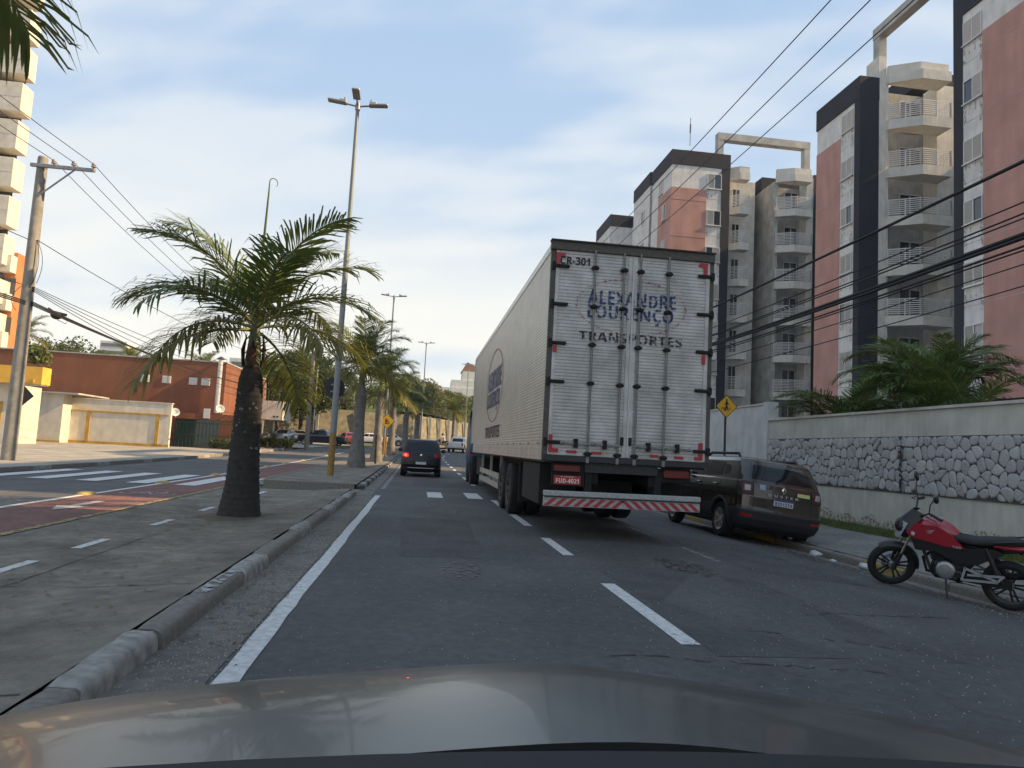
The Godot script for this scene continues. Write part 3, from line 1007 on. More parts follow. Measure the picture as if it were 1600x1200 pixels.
	slab_box(c, "roof_band", "b_dark", 1.64, 8.5, 25.15, 26.2, -5.0, -23)
	slab_box(c, "roof_band", "b_dark", 0.34, 6, 25.95, 27.2, -6.94, -12.05)
	slab_box(c, "roof_band", "b_dark", -0.66, 6, 25.15, 26.4, -16.95, -23.05)
	slab_box(c, "water_tank_house", "b_grey", 3.2, 6.4, 26.0, 29.2, -6.0, -10)
	for i in 7:
		window(c, V(3.6, 24.0 - 3.05 * i, 0.02), 0, 1.2, 1.25, [1, 1, 2, 0, 3, 0, 1][i])
		window(c, V(-0.03, 21.6 - 3.05 * i, -1.6), -PI / 2, 0.9, 1.3, [1, 3, 0, 1, 2, 0, 1][i])
		window(c, V(1.66, 22.0 - 3.05 * i, -14.4), -PI / 2, 1.2, 1.3, [0, 2, 0, 1, 0, 0, 1][i])
		window(c, V(0.38, 23.6 - 3.05 * i, -8.8), -PI / 2, 0.8, 1.0, [2, 1, 0, 1, 2, 0, 1][i])
		window(c, V(-0.63, 23.6 - 3.05 * i, -20), -PI / 2, 0.8, 1.0, [0, 1, 0, 1, 2, 0, 1][i])
	for i in 8:
		slab_box(c, "floor_joint", "b_dark", -0.036, 2.95, 22.2 - 3.05 * i, 22.225 - 3.05 * i, 0.036, 0.03)
		slab_box(c, "floor_joint", "b_grey", 2.95, 4.2, 22.5 - 3.05 * i, 22.53 - 3.05 * i, 0.008, 0.0)
		slab_box(c, "floor_joint", "b_grey", -0.008, 0.0, 22.5 - 3.05 * i, 22.53 - 3.05 * i, -3.2, -5.0)
	window(c, V(-0.01, 24.1, -2.6), -PI / 2, 1.0, 1.3, 0)
	balcony_stack(c, 5.6, 7.2, -2.0, 0.9, 0.9, floors(22.6, 7), "b_cream")
	slab_box(c, "wall", "b_cream", 4.9, 8.5, 0, 25.5, -2.9, -5)
	slab_box(c, "wall", "b_cream", 4.9, 5.6, 0, 25.8, -2.0, -2.9)
	# C's second wing with the grey flank and white balconies
	var c2 := thing("apartment_block", "narrow cream block with a plain grey flank and one column of balconies", "building", V(28.3, 0, -56))
	slab_box(c2, "wall", "b_grey", 0, 8, 0, 25.0, -1.2, -9)
	slab_box(c2, "wall", "b_grey", 0, 0.35, 0, 25.0, 0, -1.2)
	slab_box(c2, "wall", "b_cream", 2.9, 8, 0, 25.6, 0, -1.2)
	slab_box(c2, "roof_band", "b_dark", -0.03, 8, 25.0, 26.2, -2.2, -9.03)
	balcony_stack(c2, 0.1, 2.9, 0.0, 0.95, 1.2, floors(22.5, 7), "b_cream")
	slab_box(c2, "roof_portal", "b_grey", 2.6, 3.1, 25.6, 28.1, 0.1, -0.5)
	slab_box(c2, "roof_portal", "b_grey", -5.1, 3.1, 28.1, 28.7, 0.12, -0.52)
	slab_box(c2, "roof_portal", "b_grey", -5.1, -4.6, 25.3, 28.1, 0.1, -0.5)
	slab_box(c2, "edge_pier", "b_dark", 3.5, 3.9, 0, 25.9, 0.06, -0.4)
	var an := Mb.new()
	an.tube([V(0, 0, 0), V(0, 2.6, 0)], 0.03, 6)
	an.tube([V(0, 1.2, 0), V(0, 2.0, 0)], 0.07, 6)
	solo(an, "roof_antenna", "steel_dark", "thin whip antenna standing on the stepped block's roof", "antenna", at_z(1078, 228, -60))

func build_right_wall() -> void:
	var w := thing("boundary_wall", "cream boundary wall with a band of grey stone relief", "wall", V(10.8, 0, 0))
	slab_box(w, "wall", "wall_cream", 0, 0.2, -0.5, 2.6, 10, -21.4)
	slab_box(w, "coping", "wall_cream", -0.05, 0.25, 2.6, 2.66, 10, -21.42)
	slab_box(w, "relief_bed", "joint", -0.03, 0, 0.77, 2.03, 4, -21.38)
	# stones: cells of a jittered lattice
	var sr := RandomNumberGenerator.new()
	sr.seed = 99
	var nz := 56
	var ny := 5
	var z0 := -21.38
	var z1 := -9.4
	var cz: float = (z1 - z0) / nz
	var cy := 1.26 / ny
	var site := {}
	for i in range(-3, nz + 40):
		for j in range(-3, ny + 3):
			site[Vector2i(i, j)] = Vector2(z0 + (i + 0.5 + sr.randf_range(-.42, .42) + 0.5 * (j % 2)) * cz, 0.77 + (j + 0.5 + sr.randf_range(-.4, .4)) * cy)
	var rest := Mb.new()
	for i in nz + 33:
		for j in ny:
			var c: Vector2 = site[Vector2i(i, j)]
			var poly := PackedVector2Array([c + Vector2(-.4, -.4), c + Vector2(.4, -.4), c + Vector2(.4, .4), c + Vector2(-.4, .4)])
			for di in range(-2, 3):
				for dj in range(-2, 3):
					if (di == 0 and dj == 0) or not site.has(Vector2i(i + di, j + dj)): continue
					var q: Vector2 = site[Vector2i(i + di, j + dj)]
					poly = clip(poly, (c + q) / 2.0 + (c - q).normalized() * (0.002 + 0.007 * absf(sin(c.x * 7.0 + q.x * 7.0 + c.y * 11.0 + q.y * 11.0))), (c - q).normalized())
			poly = clip(poly, Vector2(0, 0.785), Vector2(0, 1))
			poly = clip(poly, Vector2(0, 2.015), Vector2(0, -1))
			poly = clip(poly, Vector2(z0 + 0.01, 0), Vector2(1, 0))
			if poly.size() < 3: continue
			# round the corners of the cell
			var rp := PackedVector2Array()
			for k in poly.size():
				var p0 := poly[k]
				var p1 := poly[(k + 1) % poly.size()]
				rp.append(p0.lerp(p1, 0.25)); rp.append(p0.lerp(p1, 0.75))
			var ctr := Vector2.ZERO
			for p in rp: ctr += p
			ctr /= rp.size()
			var m := Mb.new()
			var dp := sr.randf_range(0.014, 0.036)
			var tilt := Vector2(sr.randf_range(-.12, .12), sr.randf_range(-.12, .12))
			var rws := []
			for lv in [[1.0, 0.0], [0.97, 0.75], [0.74, 1.0]]:
				var row := []
				for p in rp:
					var pp: Vector2 = ctr + (p - ctr) * lv[0]
					row.append(V(-0.03 - dp * lv[1] - (tilt.dot(pp - ctr) if lv[1] > 0 else 0.0), pp.y, pp.x))
				rws.append(row)
			m.grid(rws, true, true)
			var top: Array = rws[2]
			var cc := V(-0.034 - dp, ctr.y, ctr.x)
			for k in top.size(): m.tri(cc, top[(k + 1) % top.size()], top[k])
			if i < nz: put(m, "relief_stone", "stone%d" % sr.randi_range(0, 3), w)
			else: rest.add(m)
	var rs := put(rest, "relief_stones", "stone1", w)
	rs.set_meta("kind", "stuff")
	# weathering: a black damp streak down the relief, mould and red earth splashed at the foot
	var st := Mb.new()
	var rr := RandomNumberGenerator.new()
	rr.seed = 3
	var srow := []
	for i in 12:
		var y := 2.03 - i * 0.115
		srow.append([V(-0.092, y, -15.05 - rr.randf_range(0.02, 0.08)), V(-0.092, y, -15.05 + rr.randf_range(0.02, 0.08))])
	st.grid(srow)
	put(st, "damp_streak", "tar", w)
	var sp := Mb.new()
	var sprow := []
	for i in 70:
		var z := -21.3 + i * 0.3
		sprow.append([V(-0.004, -0.2, z), V(-0.004, rr.randf_range(0.0, 0.22), z)])
	sp.grid(sprow)
	put(sp, "splash_stain", "wall_stain", w)
	var w2 := thing("boundary_wall", "taller plain pale wall continuing past the crossing sign", "wall", V(10.8, 0, 0))
	slab_box(w2, "wall", "wall_pale", 0, 0.2, -0.5, 3.12, -21.7, -40)
	slab_box(w2, "coping", "wall_pale", -0.04, 0.24, 3.12, 3.17, -21.7, -40)
	slab_box(w2, "end_post", "wall_pale", -0.06, 0.3, -0.5, 3.2, -21.4, -21.7)
	# dark flat roof behind the wall
	var rf := thing("garage_roof", "low dark flat roof just behind the cream wall", "roof", V(13.0, 0, -13.5))
	slab_box(rf, "roof_slab", "b_dark", 0, 4, 2.75, 3.0, -2.2, 5)
	slab_box(rf, "roof_post", "b_dark", 0.1, 0.25, 0, 2.75, -2.0, -1.85)
	slab_box(rf, "roof_post", "b_dark", 3.7, 3.85, 0, 2.75, -2.0, -1.85)

func clip(p: PackedVector2Array, o: Vector2, nrm_: Vector2) -> PackedVector2Array:
	var out := PackedVector2Array()
	for i in p.size():
		var a := p[i]
		var b := p[(i + 1) % p.size()]
		var da := (a - o).dot(nrm_)
		var db := (b - o).dot(nrm_)
		if da >= 0: out.append(a)
		if (da >= 0) != (db >= 0): out.append(a.lerp(b, da / (da - db)))
	return out

# ---------- left side of the avenue
func build_left_side() -> void:
	# orange tower with white balcony boxes
	var t := thing("apartment_tower", "orange apartment tower with stacked white balcony boxes at the street corner", "building", V(-34.7, 0, -63))
	slab_box(t, "wall", "b_orange", -16, -1.7, 0, 44, -1.4, -3.2)
	slab_box(t, "wall", "b_orange", -16, -2.6, 0, 44, -0.2, -1.4)
	slab_box(t, "wall", "b_orange", -16, 0.3, 0, 15.6, -1.5, -3.8)
	slab_box(t, "balcony_base", "b_plaster", -16, -0.9, 0, 13.2, -0.1, -1.5)
	for i in 11:
		var y := 33.7 - 3.24 * i + 3.24 * 2
		var b := Mb.new()
		var top := 2.5 if i != 9 else 2.0
		b.cbox(V(-2.4, y + top / 2, -0.75), V(4.8, top, 1.7), 0.03)
		var o := put(b, "balcony", "b_plaster", t)
		var l := Mb.new()
		l.box(V(-2.4, y + top * 0.5, 0.105), V(4.7, 0.035, 0.01))
		put(l, "joint_line", "b_grey", o)
		slab_box(t, "window", "glass", -2.55, -0.62, y + top + 0.05, y + 3.2, -1.38, -1.36)
	for i in 4:
		slab_box(t, "window", "glass", -0.7, 0.4, 2.0 + i * 3.3, 3.5 + i * 3.3, -1.47, -1.49)
		slab_box(t, "ledge", "b_plaster", -4.0, 0.3, 4.2 + i * 3.2, 5.6 + i * 3.2, -0.6, -1.5)
	# long brown hall
	var g := gy(-20, -52)
	var h := thing("brown_hall", "long brown flat-roofed hall with four small white windows", "building", V(-13.55, g, -52))
	slab_box(h, "wall", "b_brown", -32, 0, -0.5, 6.0, 0, -13)
	slab_box(h, "roof_edge", "b_grey", -32.05, 0.05, 6.0, 6.08, 0.05, -13.05)
	for x in [-18.8, -17.4, -15.65, -14.83]:
		var f := Mb.new()
		f.cbox(V(x + 13.55, 4.6, 0.02), V(0.56, 0.5, 0.08), 0.01)
		var o := put(f, "window", "shutter", h)
		var s := Mb.new()
		for k in 5: s.box(V(x + 13.55, 4.42 + k * 0.09, 0.066), V(0.46, 0.05, 0.012))
		put(s, "louvre", "alu", o)
	var duct := Mb.new()
	duct.tube([V(-0.32, 2.5, 0.3), V(-0.32, 6.15, 0.3)], 0.16, 12)
	for y in [3.4, 4.3, 5.2]: duct.tube([V(-0.32, y, 0.3), V(-0.32, y + 0.04, 0.3)], 0.172, 12)
	var dp := put(duct, "flue", "alu", h)
	var cap := Mb.new()
	cap.lathe(V(-0.32, 6.2, 0.3), Vector3.UP, [Vector2(0.26, 0), Vector2(0.26, 0.05), Vector2(0.05, 0.2), Vector2(0.0, 0.2)], 12)
	put(cap, "cowl", "steel_dark", dp)
	# white canopy box on the flank, dark doorway under it
	slab_box(h, "canopy", "b_plaster", 0.02, 3.0, 2.4, 3.85, -5.6, -9.2)
	slab_box(h, "doorway", "interior", 0.0, 0.03, 0, 2.35, -6.0, -8.8)
	slab_box(h, "canopy_sign", "steel_dark", 2.3, 2.45, 2.6, 2.72, -5.58, -5.6)
	slab_box(h, "canopy_sign", "steel_dark", 2.55, 2.7, 2.6, 2.72, -5.58, -5.6)
	slab_box(h, "roof_tower", "b_brown", -2.0, 0.0, 6.0, 6.05, -9, -13)
	# low annex in front of the hall with a green glazed gate
	var an := thing("hall_annex", "low brown annex with green glazed gate and satellite dish", "building", V(-13.4, gy(-14, -50), -50.5))
	slab_box(an, "wall", "b_brown", -2.8, 1.05, 2.0, 2.4, 0, -1.4)
	slab_box(an, "wall", "b_brown", 0.1, 1.05, 0, 2.0, -0.02, -1.4)
	slab_box(an, "glazing", "glass_green", -2.8, 0.1, 0, 2.0, -0.35, -0.4)
	slab_box(an, "meter_box", "shutter", -0.95, -0.55, 2.1, 2.75, 0.06, 0)
	var gate := Mb.new()
	for i in 17: gate.box(V(-2.8 + i * 0.235, 0.95, 0.12), V(0.025, 1.7, 0.025))
	for y in [0.15, 0.95, 1.78]: gate.box(V(-0.92, y, 0.12), V(3.8, 0.05, 0.04))
	put(gate, "gate_bars", "fence", an)
	for d in [[V(-2.65, 2.35, 0.4), 0.3], [V(0.15, 2.75, 0.3), 0.3]]:
		var dm := Mb.new()
		dm.lathe(d[0], V(0.5, 0.5, 1), [Vector2(0.0, 0), Vector2(d[1] * 0.6, 0.03), Vector2(d[1], 0.1), Vector2(d[1] * 0.98, 0.11), Vector2(d[1] * 0.5, 0.05)], 14)
		dm.tube([d[0], d[0] + V(0, -0.3, -0.2)], 0.02, 6)
		put(dm, "satellite_dish", "shutter", an)
	# cream yard wall trimmed in ochre
	var y0 := gy(-18, -48)
	var w := thing("yard_wall", "cream yard wall with ochre pilasters and base band", "wall", V(-15.6, y0, -48))
	slab_box(w, "wall", "b_plaster", -6.3, 0, -0.4, 2.85, 0, -0.25)
	slab_box(w, "coping", "b_plaster", -6.34, 0.04, 2.85, 2.91, 0.05, -0.3)
	slab_box(w, "base_band", "b_trim", -6.3, 0.02, -0.4, 0.28, 0.03, 0)
	slab_box(w, "rail_band", "b_trim", -6.3, -0.1, 2.08, 2.17, 0.06, 0)
	for x in [-6.2, -4.85, -0.75]:
		slab_box(w, "pilaster", "b_trim", x - 0.11, x + 0.11, 0.28, 2.08, 0.05, 0)
	# lit shed beside it
	var s := thing("cream_shed", "cream shed with thin roof slab and a pinned notice board", "building", V(-21.5, y0, -46.9))
	slab_box(s, "wall", "b_plaster", -4.2, 0, -0.4, 3.05, 0, -4)
	slab_box(s, "roof_slab", "b_grey", -4.4, 0.9, 3.05, 3.14, 0.25, -4.2)
	slab_box(s, "base_band", "b_trim", -4.2, 0.02, -0.4, 0.22, 0.03, 0)
	var nb := Mb.new()
	nb.box(V(-1.65, 2.62, 0.03), V(0.78, 0.8, 0.03))
	var nbo := put(nb, "notice", "print_white", s)
	for q in [[2.93, 0.1, "truck_top"], [2.78, 0.1, "plate_blue"], [2.52, 0.05, "plate_blue"], [2.36, 0.05, "plate_red"]]:
		slab_box_in(nbo, "print_line", q[2], V(-1.65, q[0], 0.047), V(0.66, q[1], 0.004))
	# yellow-fascia kiosk at the frame edge
	var k := thing("kiosk", "kiosk with a bright yellow canopy fascia beside the concrete pole", "building", V(-19.5, gy(-20, -40), -40))
	slab_box(k, "canopy", "b_yellow", -9, 0, 3.25, 4.15, 0, -0.9)
	slab_box(k, "canopy_soffit", "b_grey", -8.95, -0.05, 3.2, 3.245, -0.05, -0.85)
	slab_box(k, "wall", "b_plaster", -9, -1.4, -0.3, 3.2, -0.9, -3.0)
	slab_box(k, "post", "b_trim", -1.45, -1.3, -0.3, 3.2, -0.6, -0.75)
	slab_box(k, "door", "b_trim", -3.2, -2.2, -0.1, 2.3, -0.87, -0.9)
	slab_box(k, "fascia_lamp", "b_trim", -0.55, -0.35, 3.33, 3.5, 0.08, 0)

func slab_box_in(parent: Node, called: String, m: String, c: Vector3, s: Vector3) -> void:
	var b := Mb.new()
	b.box(c, s)
	put(b, called, m, parent)

func build_far() -> void:
	# stone retaining wall round the outside of the bend, hill above it
	var P := [Vector2(-44, -83), Vector2(-0.8, -97), Vector2(12, -125), Vector2(44, -160), Vector2(90, -190)]
	var N := [Vector2(-.3, -.95), Vector2(-.62, -.78), Vector2(-.84, -.54), Vector2(-.65, -.76), Vector2(-.55, -.83)]
	var base := gy(-5, -110)
	var w := thing("retaining_wall", "mossy stone retaining wall at the foot of the wooded slope", "wall")
	for i in 4:
		var m := Mb.new()
		var a: Vector2 = P[i]
		var b: Vector2 = P[i + 1]
		var rws := []
		for k in 5:
			var row := []
			for j in 25:
				var q: Vector2 = a.lerp(b, j / 24.0) + N[i] * (0.12 * k)
				row.append(V(q.x, base - 0.5 + k * 1.12, q.y))
			rws.append(row)
		m.grid(rws)
		put(m, "wall_face", "retain", w)
		# ribs (counterforts)
		for j in 9:
			var q := a.lerp(b, (j + 0.5) / 9.0)
			slab_box_in(w, "rib", "b_grey", V(q.x, base + 1.9, q.y), V(0.35, 4.3, 0.35))
	var hl := Mb.new()
	var hrows := []
	for st in [[0.5, 3.95], [4.0, 4.8], [14.0, 7.0], [40.0, 11.0], [110.0, 15.0], [260.0, 16.0]]:
		var row := []
		for i in P.size():
			for j in (6 if i < P.size() - 1 else 1):
				var t := j / 6.0
				var i1: int = mini(i + 1, P.size() - 1)
				var q: Vector2 = P[i].lerp(P[i1], t) + N[i].lerp(N[i1], t) * st[0]
				row.append(V(q.x, base + st[1] + 0.5 * sin(q.x * 0.4 + q.y * 0.3), q.y))
		hrows.append(row)
	hl.grid(hrows)
	struct(hl, "hill", "turf")
	# fence along the top of the wall
	var f := thing("wire_fence", "rusty post and wire fence along the retaining wall top", "fence")
	for i in 3:
		for j in 14:
			var q: Vector2 = P[i].lerp(P[i + 1], j / 14.0) + N[i] * 1.1
			var m := Mb.new()
			m.box(V(0, 0.85, 0), V(0.1, 1.7, 0.1))
			var o := put(m, "post", "fence", f)
			o.position = V(q.x, base + 3.95, q.y)
		var wm := Mb.new()
		for y in [0.5, 1.0, 1.5]:
			var a: Vector2 = P[i] + N[i] * 1.1
			var b: Vector2 = P[i + 1] + N[i] * 1.1
			wm.tube([V(a.x, base + 3.95 + y, a.y), V(b.x, base + 3.95 + y, b.y)], 0.025, 4)
		put(wm, "strand", "fence", f)
	# white block on the hill
	var z := -215.0
	var p0 := at_z(686, 640, z)
	var p1 := at_z(760, 640, z)
	var tp := at_z(700, 605, z).y
	var b2 := thing("hill_apartments", "pale blue-white apartment block far off on the hilltop", "building", V(p0.x, 0, z))
	var wd := p1.x - p0.x + 26.0
	slab_box(b2, "wall", "b_white", 0, wd, 0, tp, 0, -14)
	slab_box(b2, "stair_tower", "b_white", wd * 0.16, wd * 0.34, tp, tp + 5.2, -1, -9)
	slab_box(b2, "wing_top", "b_white", wd * 0.08, wd * 0.34, tp, tp + 2.4, -0.5, -9)
	var rf := Mb.new()
	rf.prism(PackedVector2Array([Vector2(wd * 0.15, 0), Vector2(wd * 0.35, 0), Vector2(wd * 0.19, 2.8)]), Transform3D(Basis.IDENTITY, V(0, tp + 5.2, -9)), 8.0)
	put(rf, "roof", "tile", b2)
	for r in 3:
		for c in 9:
			slab_box(b2, "window", "glass", 1.5 + c * 3.9, 2.9 + c * 3.9, tp - 3.6 - r * 3.4, tp - 2.1 - r * 3.4, 0.06, 0.0)
		for c in 3:
			slab_box(b2, "balcony", "b_white", 5.0 + c * 11, 9.0 + c * 11, tp - 4.6 - r * 3.4, tp - 3.7 - r * 3.4, 1.2, 0.0)
	for q in [[642, 585, -260.0, 7.0, "b_white", "small glassy tower block peeping over the street palms"], [178, 533, -330.0, 11.0, "b_white", "hazy blue tower far behind the brown hall"], [380, 560, -200.0, 7.0, "b_white", "pale tower block end glimpsed behind the near palm"]]:
		var c := at_z(q[0], q[1], q[2])
		var tb := thing("far_tower", q[5], "building", V(c.x, 0, q[2]))
		slab_box(tb, "wall", q[4], -q[3] / 2, q[3] / 2, 0, c.y, 0, -q[3])
		for r in 5: slab_box(tb, "window_band", "glass", -q[3] / 2 + 0.6, q[3] / 2 - 0.6, c.y - 2.4 - r * 3.2, c.y - 1.0 - r * 3.2, 0.15, 0)
	# trees
	var tl := [
		# px, py(top), z, crown width m, material, label
		[478, 545, -88.0, 11.0, "leaf_dark", "big dark tree behind the second concrete pole"],
		[440, 560, -84.0, 8.0, "leaf_dark", "dark round tree beside the hall's white canopy"],
		[525, 570, -98.0, 8.0, "leaf_mid", "mid green tree above the shaded retaining wall"],
		[110, 530, -92.0, 13.0, "leaf_mid", "broad tree top showing over the brown hall roof"],
		[72, 541, -88.0, 8.0, "leaf_dark", "dark tree top beside the tower over the hall roof"],
		[565, 600, -112.0, 9.0, "leaf_olive", "olive tree on the slope behind the second palm"],
		[612, 602, -118.0, 10.0, "leaf_mid", "rounded tree on the slope behind the yellow sign"],
		[655, 588, -122.0, 11.0, "leaf_olive", "tall olive crown on the slope below the glassy tower"],
		[688, 606, -130.0, 9.0, "leaf_mid", "tree on the slope left of the hilltop apartments"],
		[722, 612, -140.0, 10.0, "leaf_olive", "spreading olive tree under the hilltop apartments"],
		[752, 620, -150.0, 10.0, "leaf_dark", "dark tree on the slope just past the truck cab"],
		[795, 615, -150.0, 11.0, "leaf_mid", "roadside tree hidden mostly behind the truck box"],
		[160, 541, -120.0, 7.0, "leaf_light", "light green tree tip beside the hazy tower"]]
	var k := 0
	for q in tl:
		var c := at_z(q[0], q[1], q[2])
		broad_tree(V(c.x, base if c.z < -100 else gy(c.x, c.z), c.z), c.y, q[3], q[4], q[5], 100 + k)
		k += 1
	for q in [[590, 640, -104.0, 3.5, "leaf_light"], [640, 645, -106.0, 4.0, "leaf_light"], [668, 648, -112.0, 4.0, "leaf_olive"], [700, 655, -120.0, 4.5, "leaf_mid"], [735, 655, -128.0, 4.5, "leaf_light"], [545, 640, -103.0, 3.5, "leaf_olive"], [500, 632, -100.0, 4.0, "leaf_mid"]]:
		var c := at_z(q[0], q[1], q[2])
		var m := Mb.new()
		leaves(m, [V(0, 0, 0), V(q[3] * .4, -.3, 0), V(-q[3] * .4, -.2, .4)], q[3] * 0.38, 260, 0.32, 300 + k)
		solo(m, "slope_bush", q[4], "loose bush on the slope over the retaining wall", "bush", c, "bushes on the slope")
		k += 1

# ---------- foliage
func leaves(m: Mb, centres: Array, r: float, per: int, size: float, seed_: int, flat := 0.75) -> void:
	var q := RandomNumberGenerator.new()
	q.seed = seed_
	for c in centres:
		for i in per:
			var d := V(q.randfn(), q.randfn(), q.randfn()).normalized() * pow(q.randf(), 0.45) * r
			d.y *= flat
			var p: Vector3 = c + d
			var nn := (d.normalized() * 0.7 + V(q.randfn(), q.randfn() + 0.5, q.randfn()) * 0.6).normalized()
			var a := nn.cross(V(q.randfn(), q.randfn(), q.randfn())).normalized()
			var b := nn.cross(a)
			var s := size * q.randf_range(0.6, 1.25)
			m.quad(p - a * s * 0.5, p - b * s * 0.28, p + a * s * 0.5, p + b * s * 0.28)
func broad_tree(at: Vector3, top: float, width: float, material: String, label: String, seed_: int) -> void:
	var q := RandomNumberGenerator.new()
	q.seed = seed_
	var hgt := top - at.y
	var t := thing("broadleaf_tree", label, "tree", at)
	var tr := Mb.new()
	var fork := hgt * 0.35
	tr.tube([V(0, -0.6, 0), V(0.1, fork * 0.5, 0), V(0, fork, 0.1)], [0.32, 0.24, 0.2], 8)
	var cs := []
	var n := 34
	for i in n:
		var a := q.randf() * TAU
		var v := q.randf()
		var rr := sqrt(q.randf()) * width * 0.42
		var y := lerpf(hgt * 0.34, hgt * 0.9, v)
		rr *= sqrt(maxf(0.1, 1.0 - pow(absf(v - 0.42) / 0.62, 2.0)))
		var c := V(cos(a) * rr, y, sin(a) * rr)
		cs.append(c)
		if i % 3 == 0: tr.tube([V(0, fork * 0.9, 0.05), V(c.x * 0.5, lerpf(fork, c.y, 0.55), c.z * 0.5), c], [0.13, 0.08, 0.03], 5)
	put(tr, "trunk", "bark", t)
	var lm := Mb.new()
	leaves(lm, cs, width * 0.165, 330, 0.42, seed_ + 7)
	put(lm, "crown", material, t)
# one feather frond: along +x from the origin, rising by rise (rad) and bending down by bend
func frond(length: float, rise: float, bend: float, leaf: float, n: int, seed_: int, vee := 0.35, tips := 1.0) -> Array:
	var q := RandomNumberGenerator.new()
	q.seed = seed_
	var rach := Mb.new()
	var lv := Mb.new()
	var pts := []
	var rads := []
	var p := Vector3.ZERO
	var k := 16
	var yaw := q.randf_range(-0.15, 0.15)
	for i in k + 1:
		pts.append(p)
		rads.append(lerpf(0.028, 0.004, float(i) / k) * (length / 2.0))
		var t := float(i) / k
		var a := rise - bend * pow(t, 1.4)
		p += V(cos(a), sin(a), yaw * t * 0.4).normalized() * length / k
	rach.tube(pts, rads, 5)
	for i in n:
		var t := 0.12 + 0.88 * i / (n - 1.0)
		var f := t * k
		var j: int = mini(int(f), k - 1)
		var o: Vector3 = pts[j].lerp(pts[j + 1], f - j)
		var d: Vector3 = (pts[j + 1] - pts[j]).normalized()
		var side := d.cross(Vector3.UP).normalized()
		var up := side.cross(d)
		for s in [-1.0, 1.0]:
			var lr := leaf * (0.55 + 0.45 * sin(PI * clampf(t * 0.85 + 0.12, 0, 1))) * q.randf_range(0.85, 1.1) * (1.0 if t < 0.9 else 0.7 * tips)
			var fw := lerpf(0.55, 1.3, t) + q.randf_range(-.15, .15)
			var lift := q.randf_range(-0.35, 1.0) * vee * 1.4
			var dir: Vector3 = (side * s + d * fw + up * lift).normalized()
			var w := 0.0125 * (0.6 + leaf)
			var sagk := 1.0 if rise > 0.4 else 1.7
			var wv: Vector3 = dir.cross(up + side * 0.3 * s).normalized() * w
			var m1: Vector3 = o + dir * lr * 0.5
			var m2: Vector3 = o + dir * lr * 0.85 + Vector3.DOWN * lr * q.randf_range(0.03, 0.14) * sagk
			var e: Vector3 = o + dir * lr * 0.99 + Vector3.DOWN * lr * q.randf_range(0.08, 0.3) * sagk
			lv.quad(o - wv * 0.5, m1 - wv, m1 + wv, o + wv * 0.5)
			lv.quad(m1 - wv, m2 - wv * 0.7, m2 + wv * 0.7, m1 + wv)
			lv.tri(m2 - wv * 0.7, e, m2 + wv * 0.7)
	return [rach.mesh(), lv.mesh()]
var frond_sets := {}
func frond_set(key: String, length: float, leaf: float, n: int) -> Array:
	if not frond_sets.has(key):
		var a := []
		for i in 7:
			a.append(frond(length * [1.0, 0.95, 1.05, 0.9, 1.0, 0.92, 1.0][i], [1.18, 1.0, 0.84, 0.66, 0.48, 0.26, -0.1][i], [1.1, 1.25, 1.4, 1.45, 1.35, 1.25, 1.05][i], leaf, n, hash(key) + i))
		frond_sets[key] = a
	return frond_sets[key]
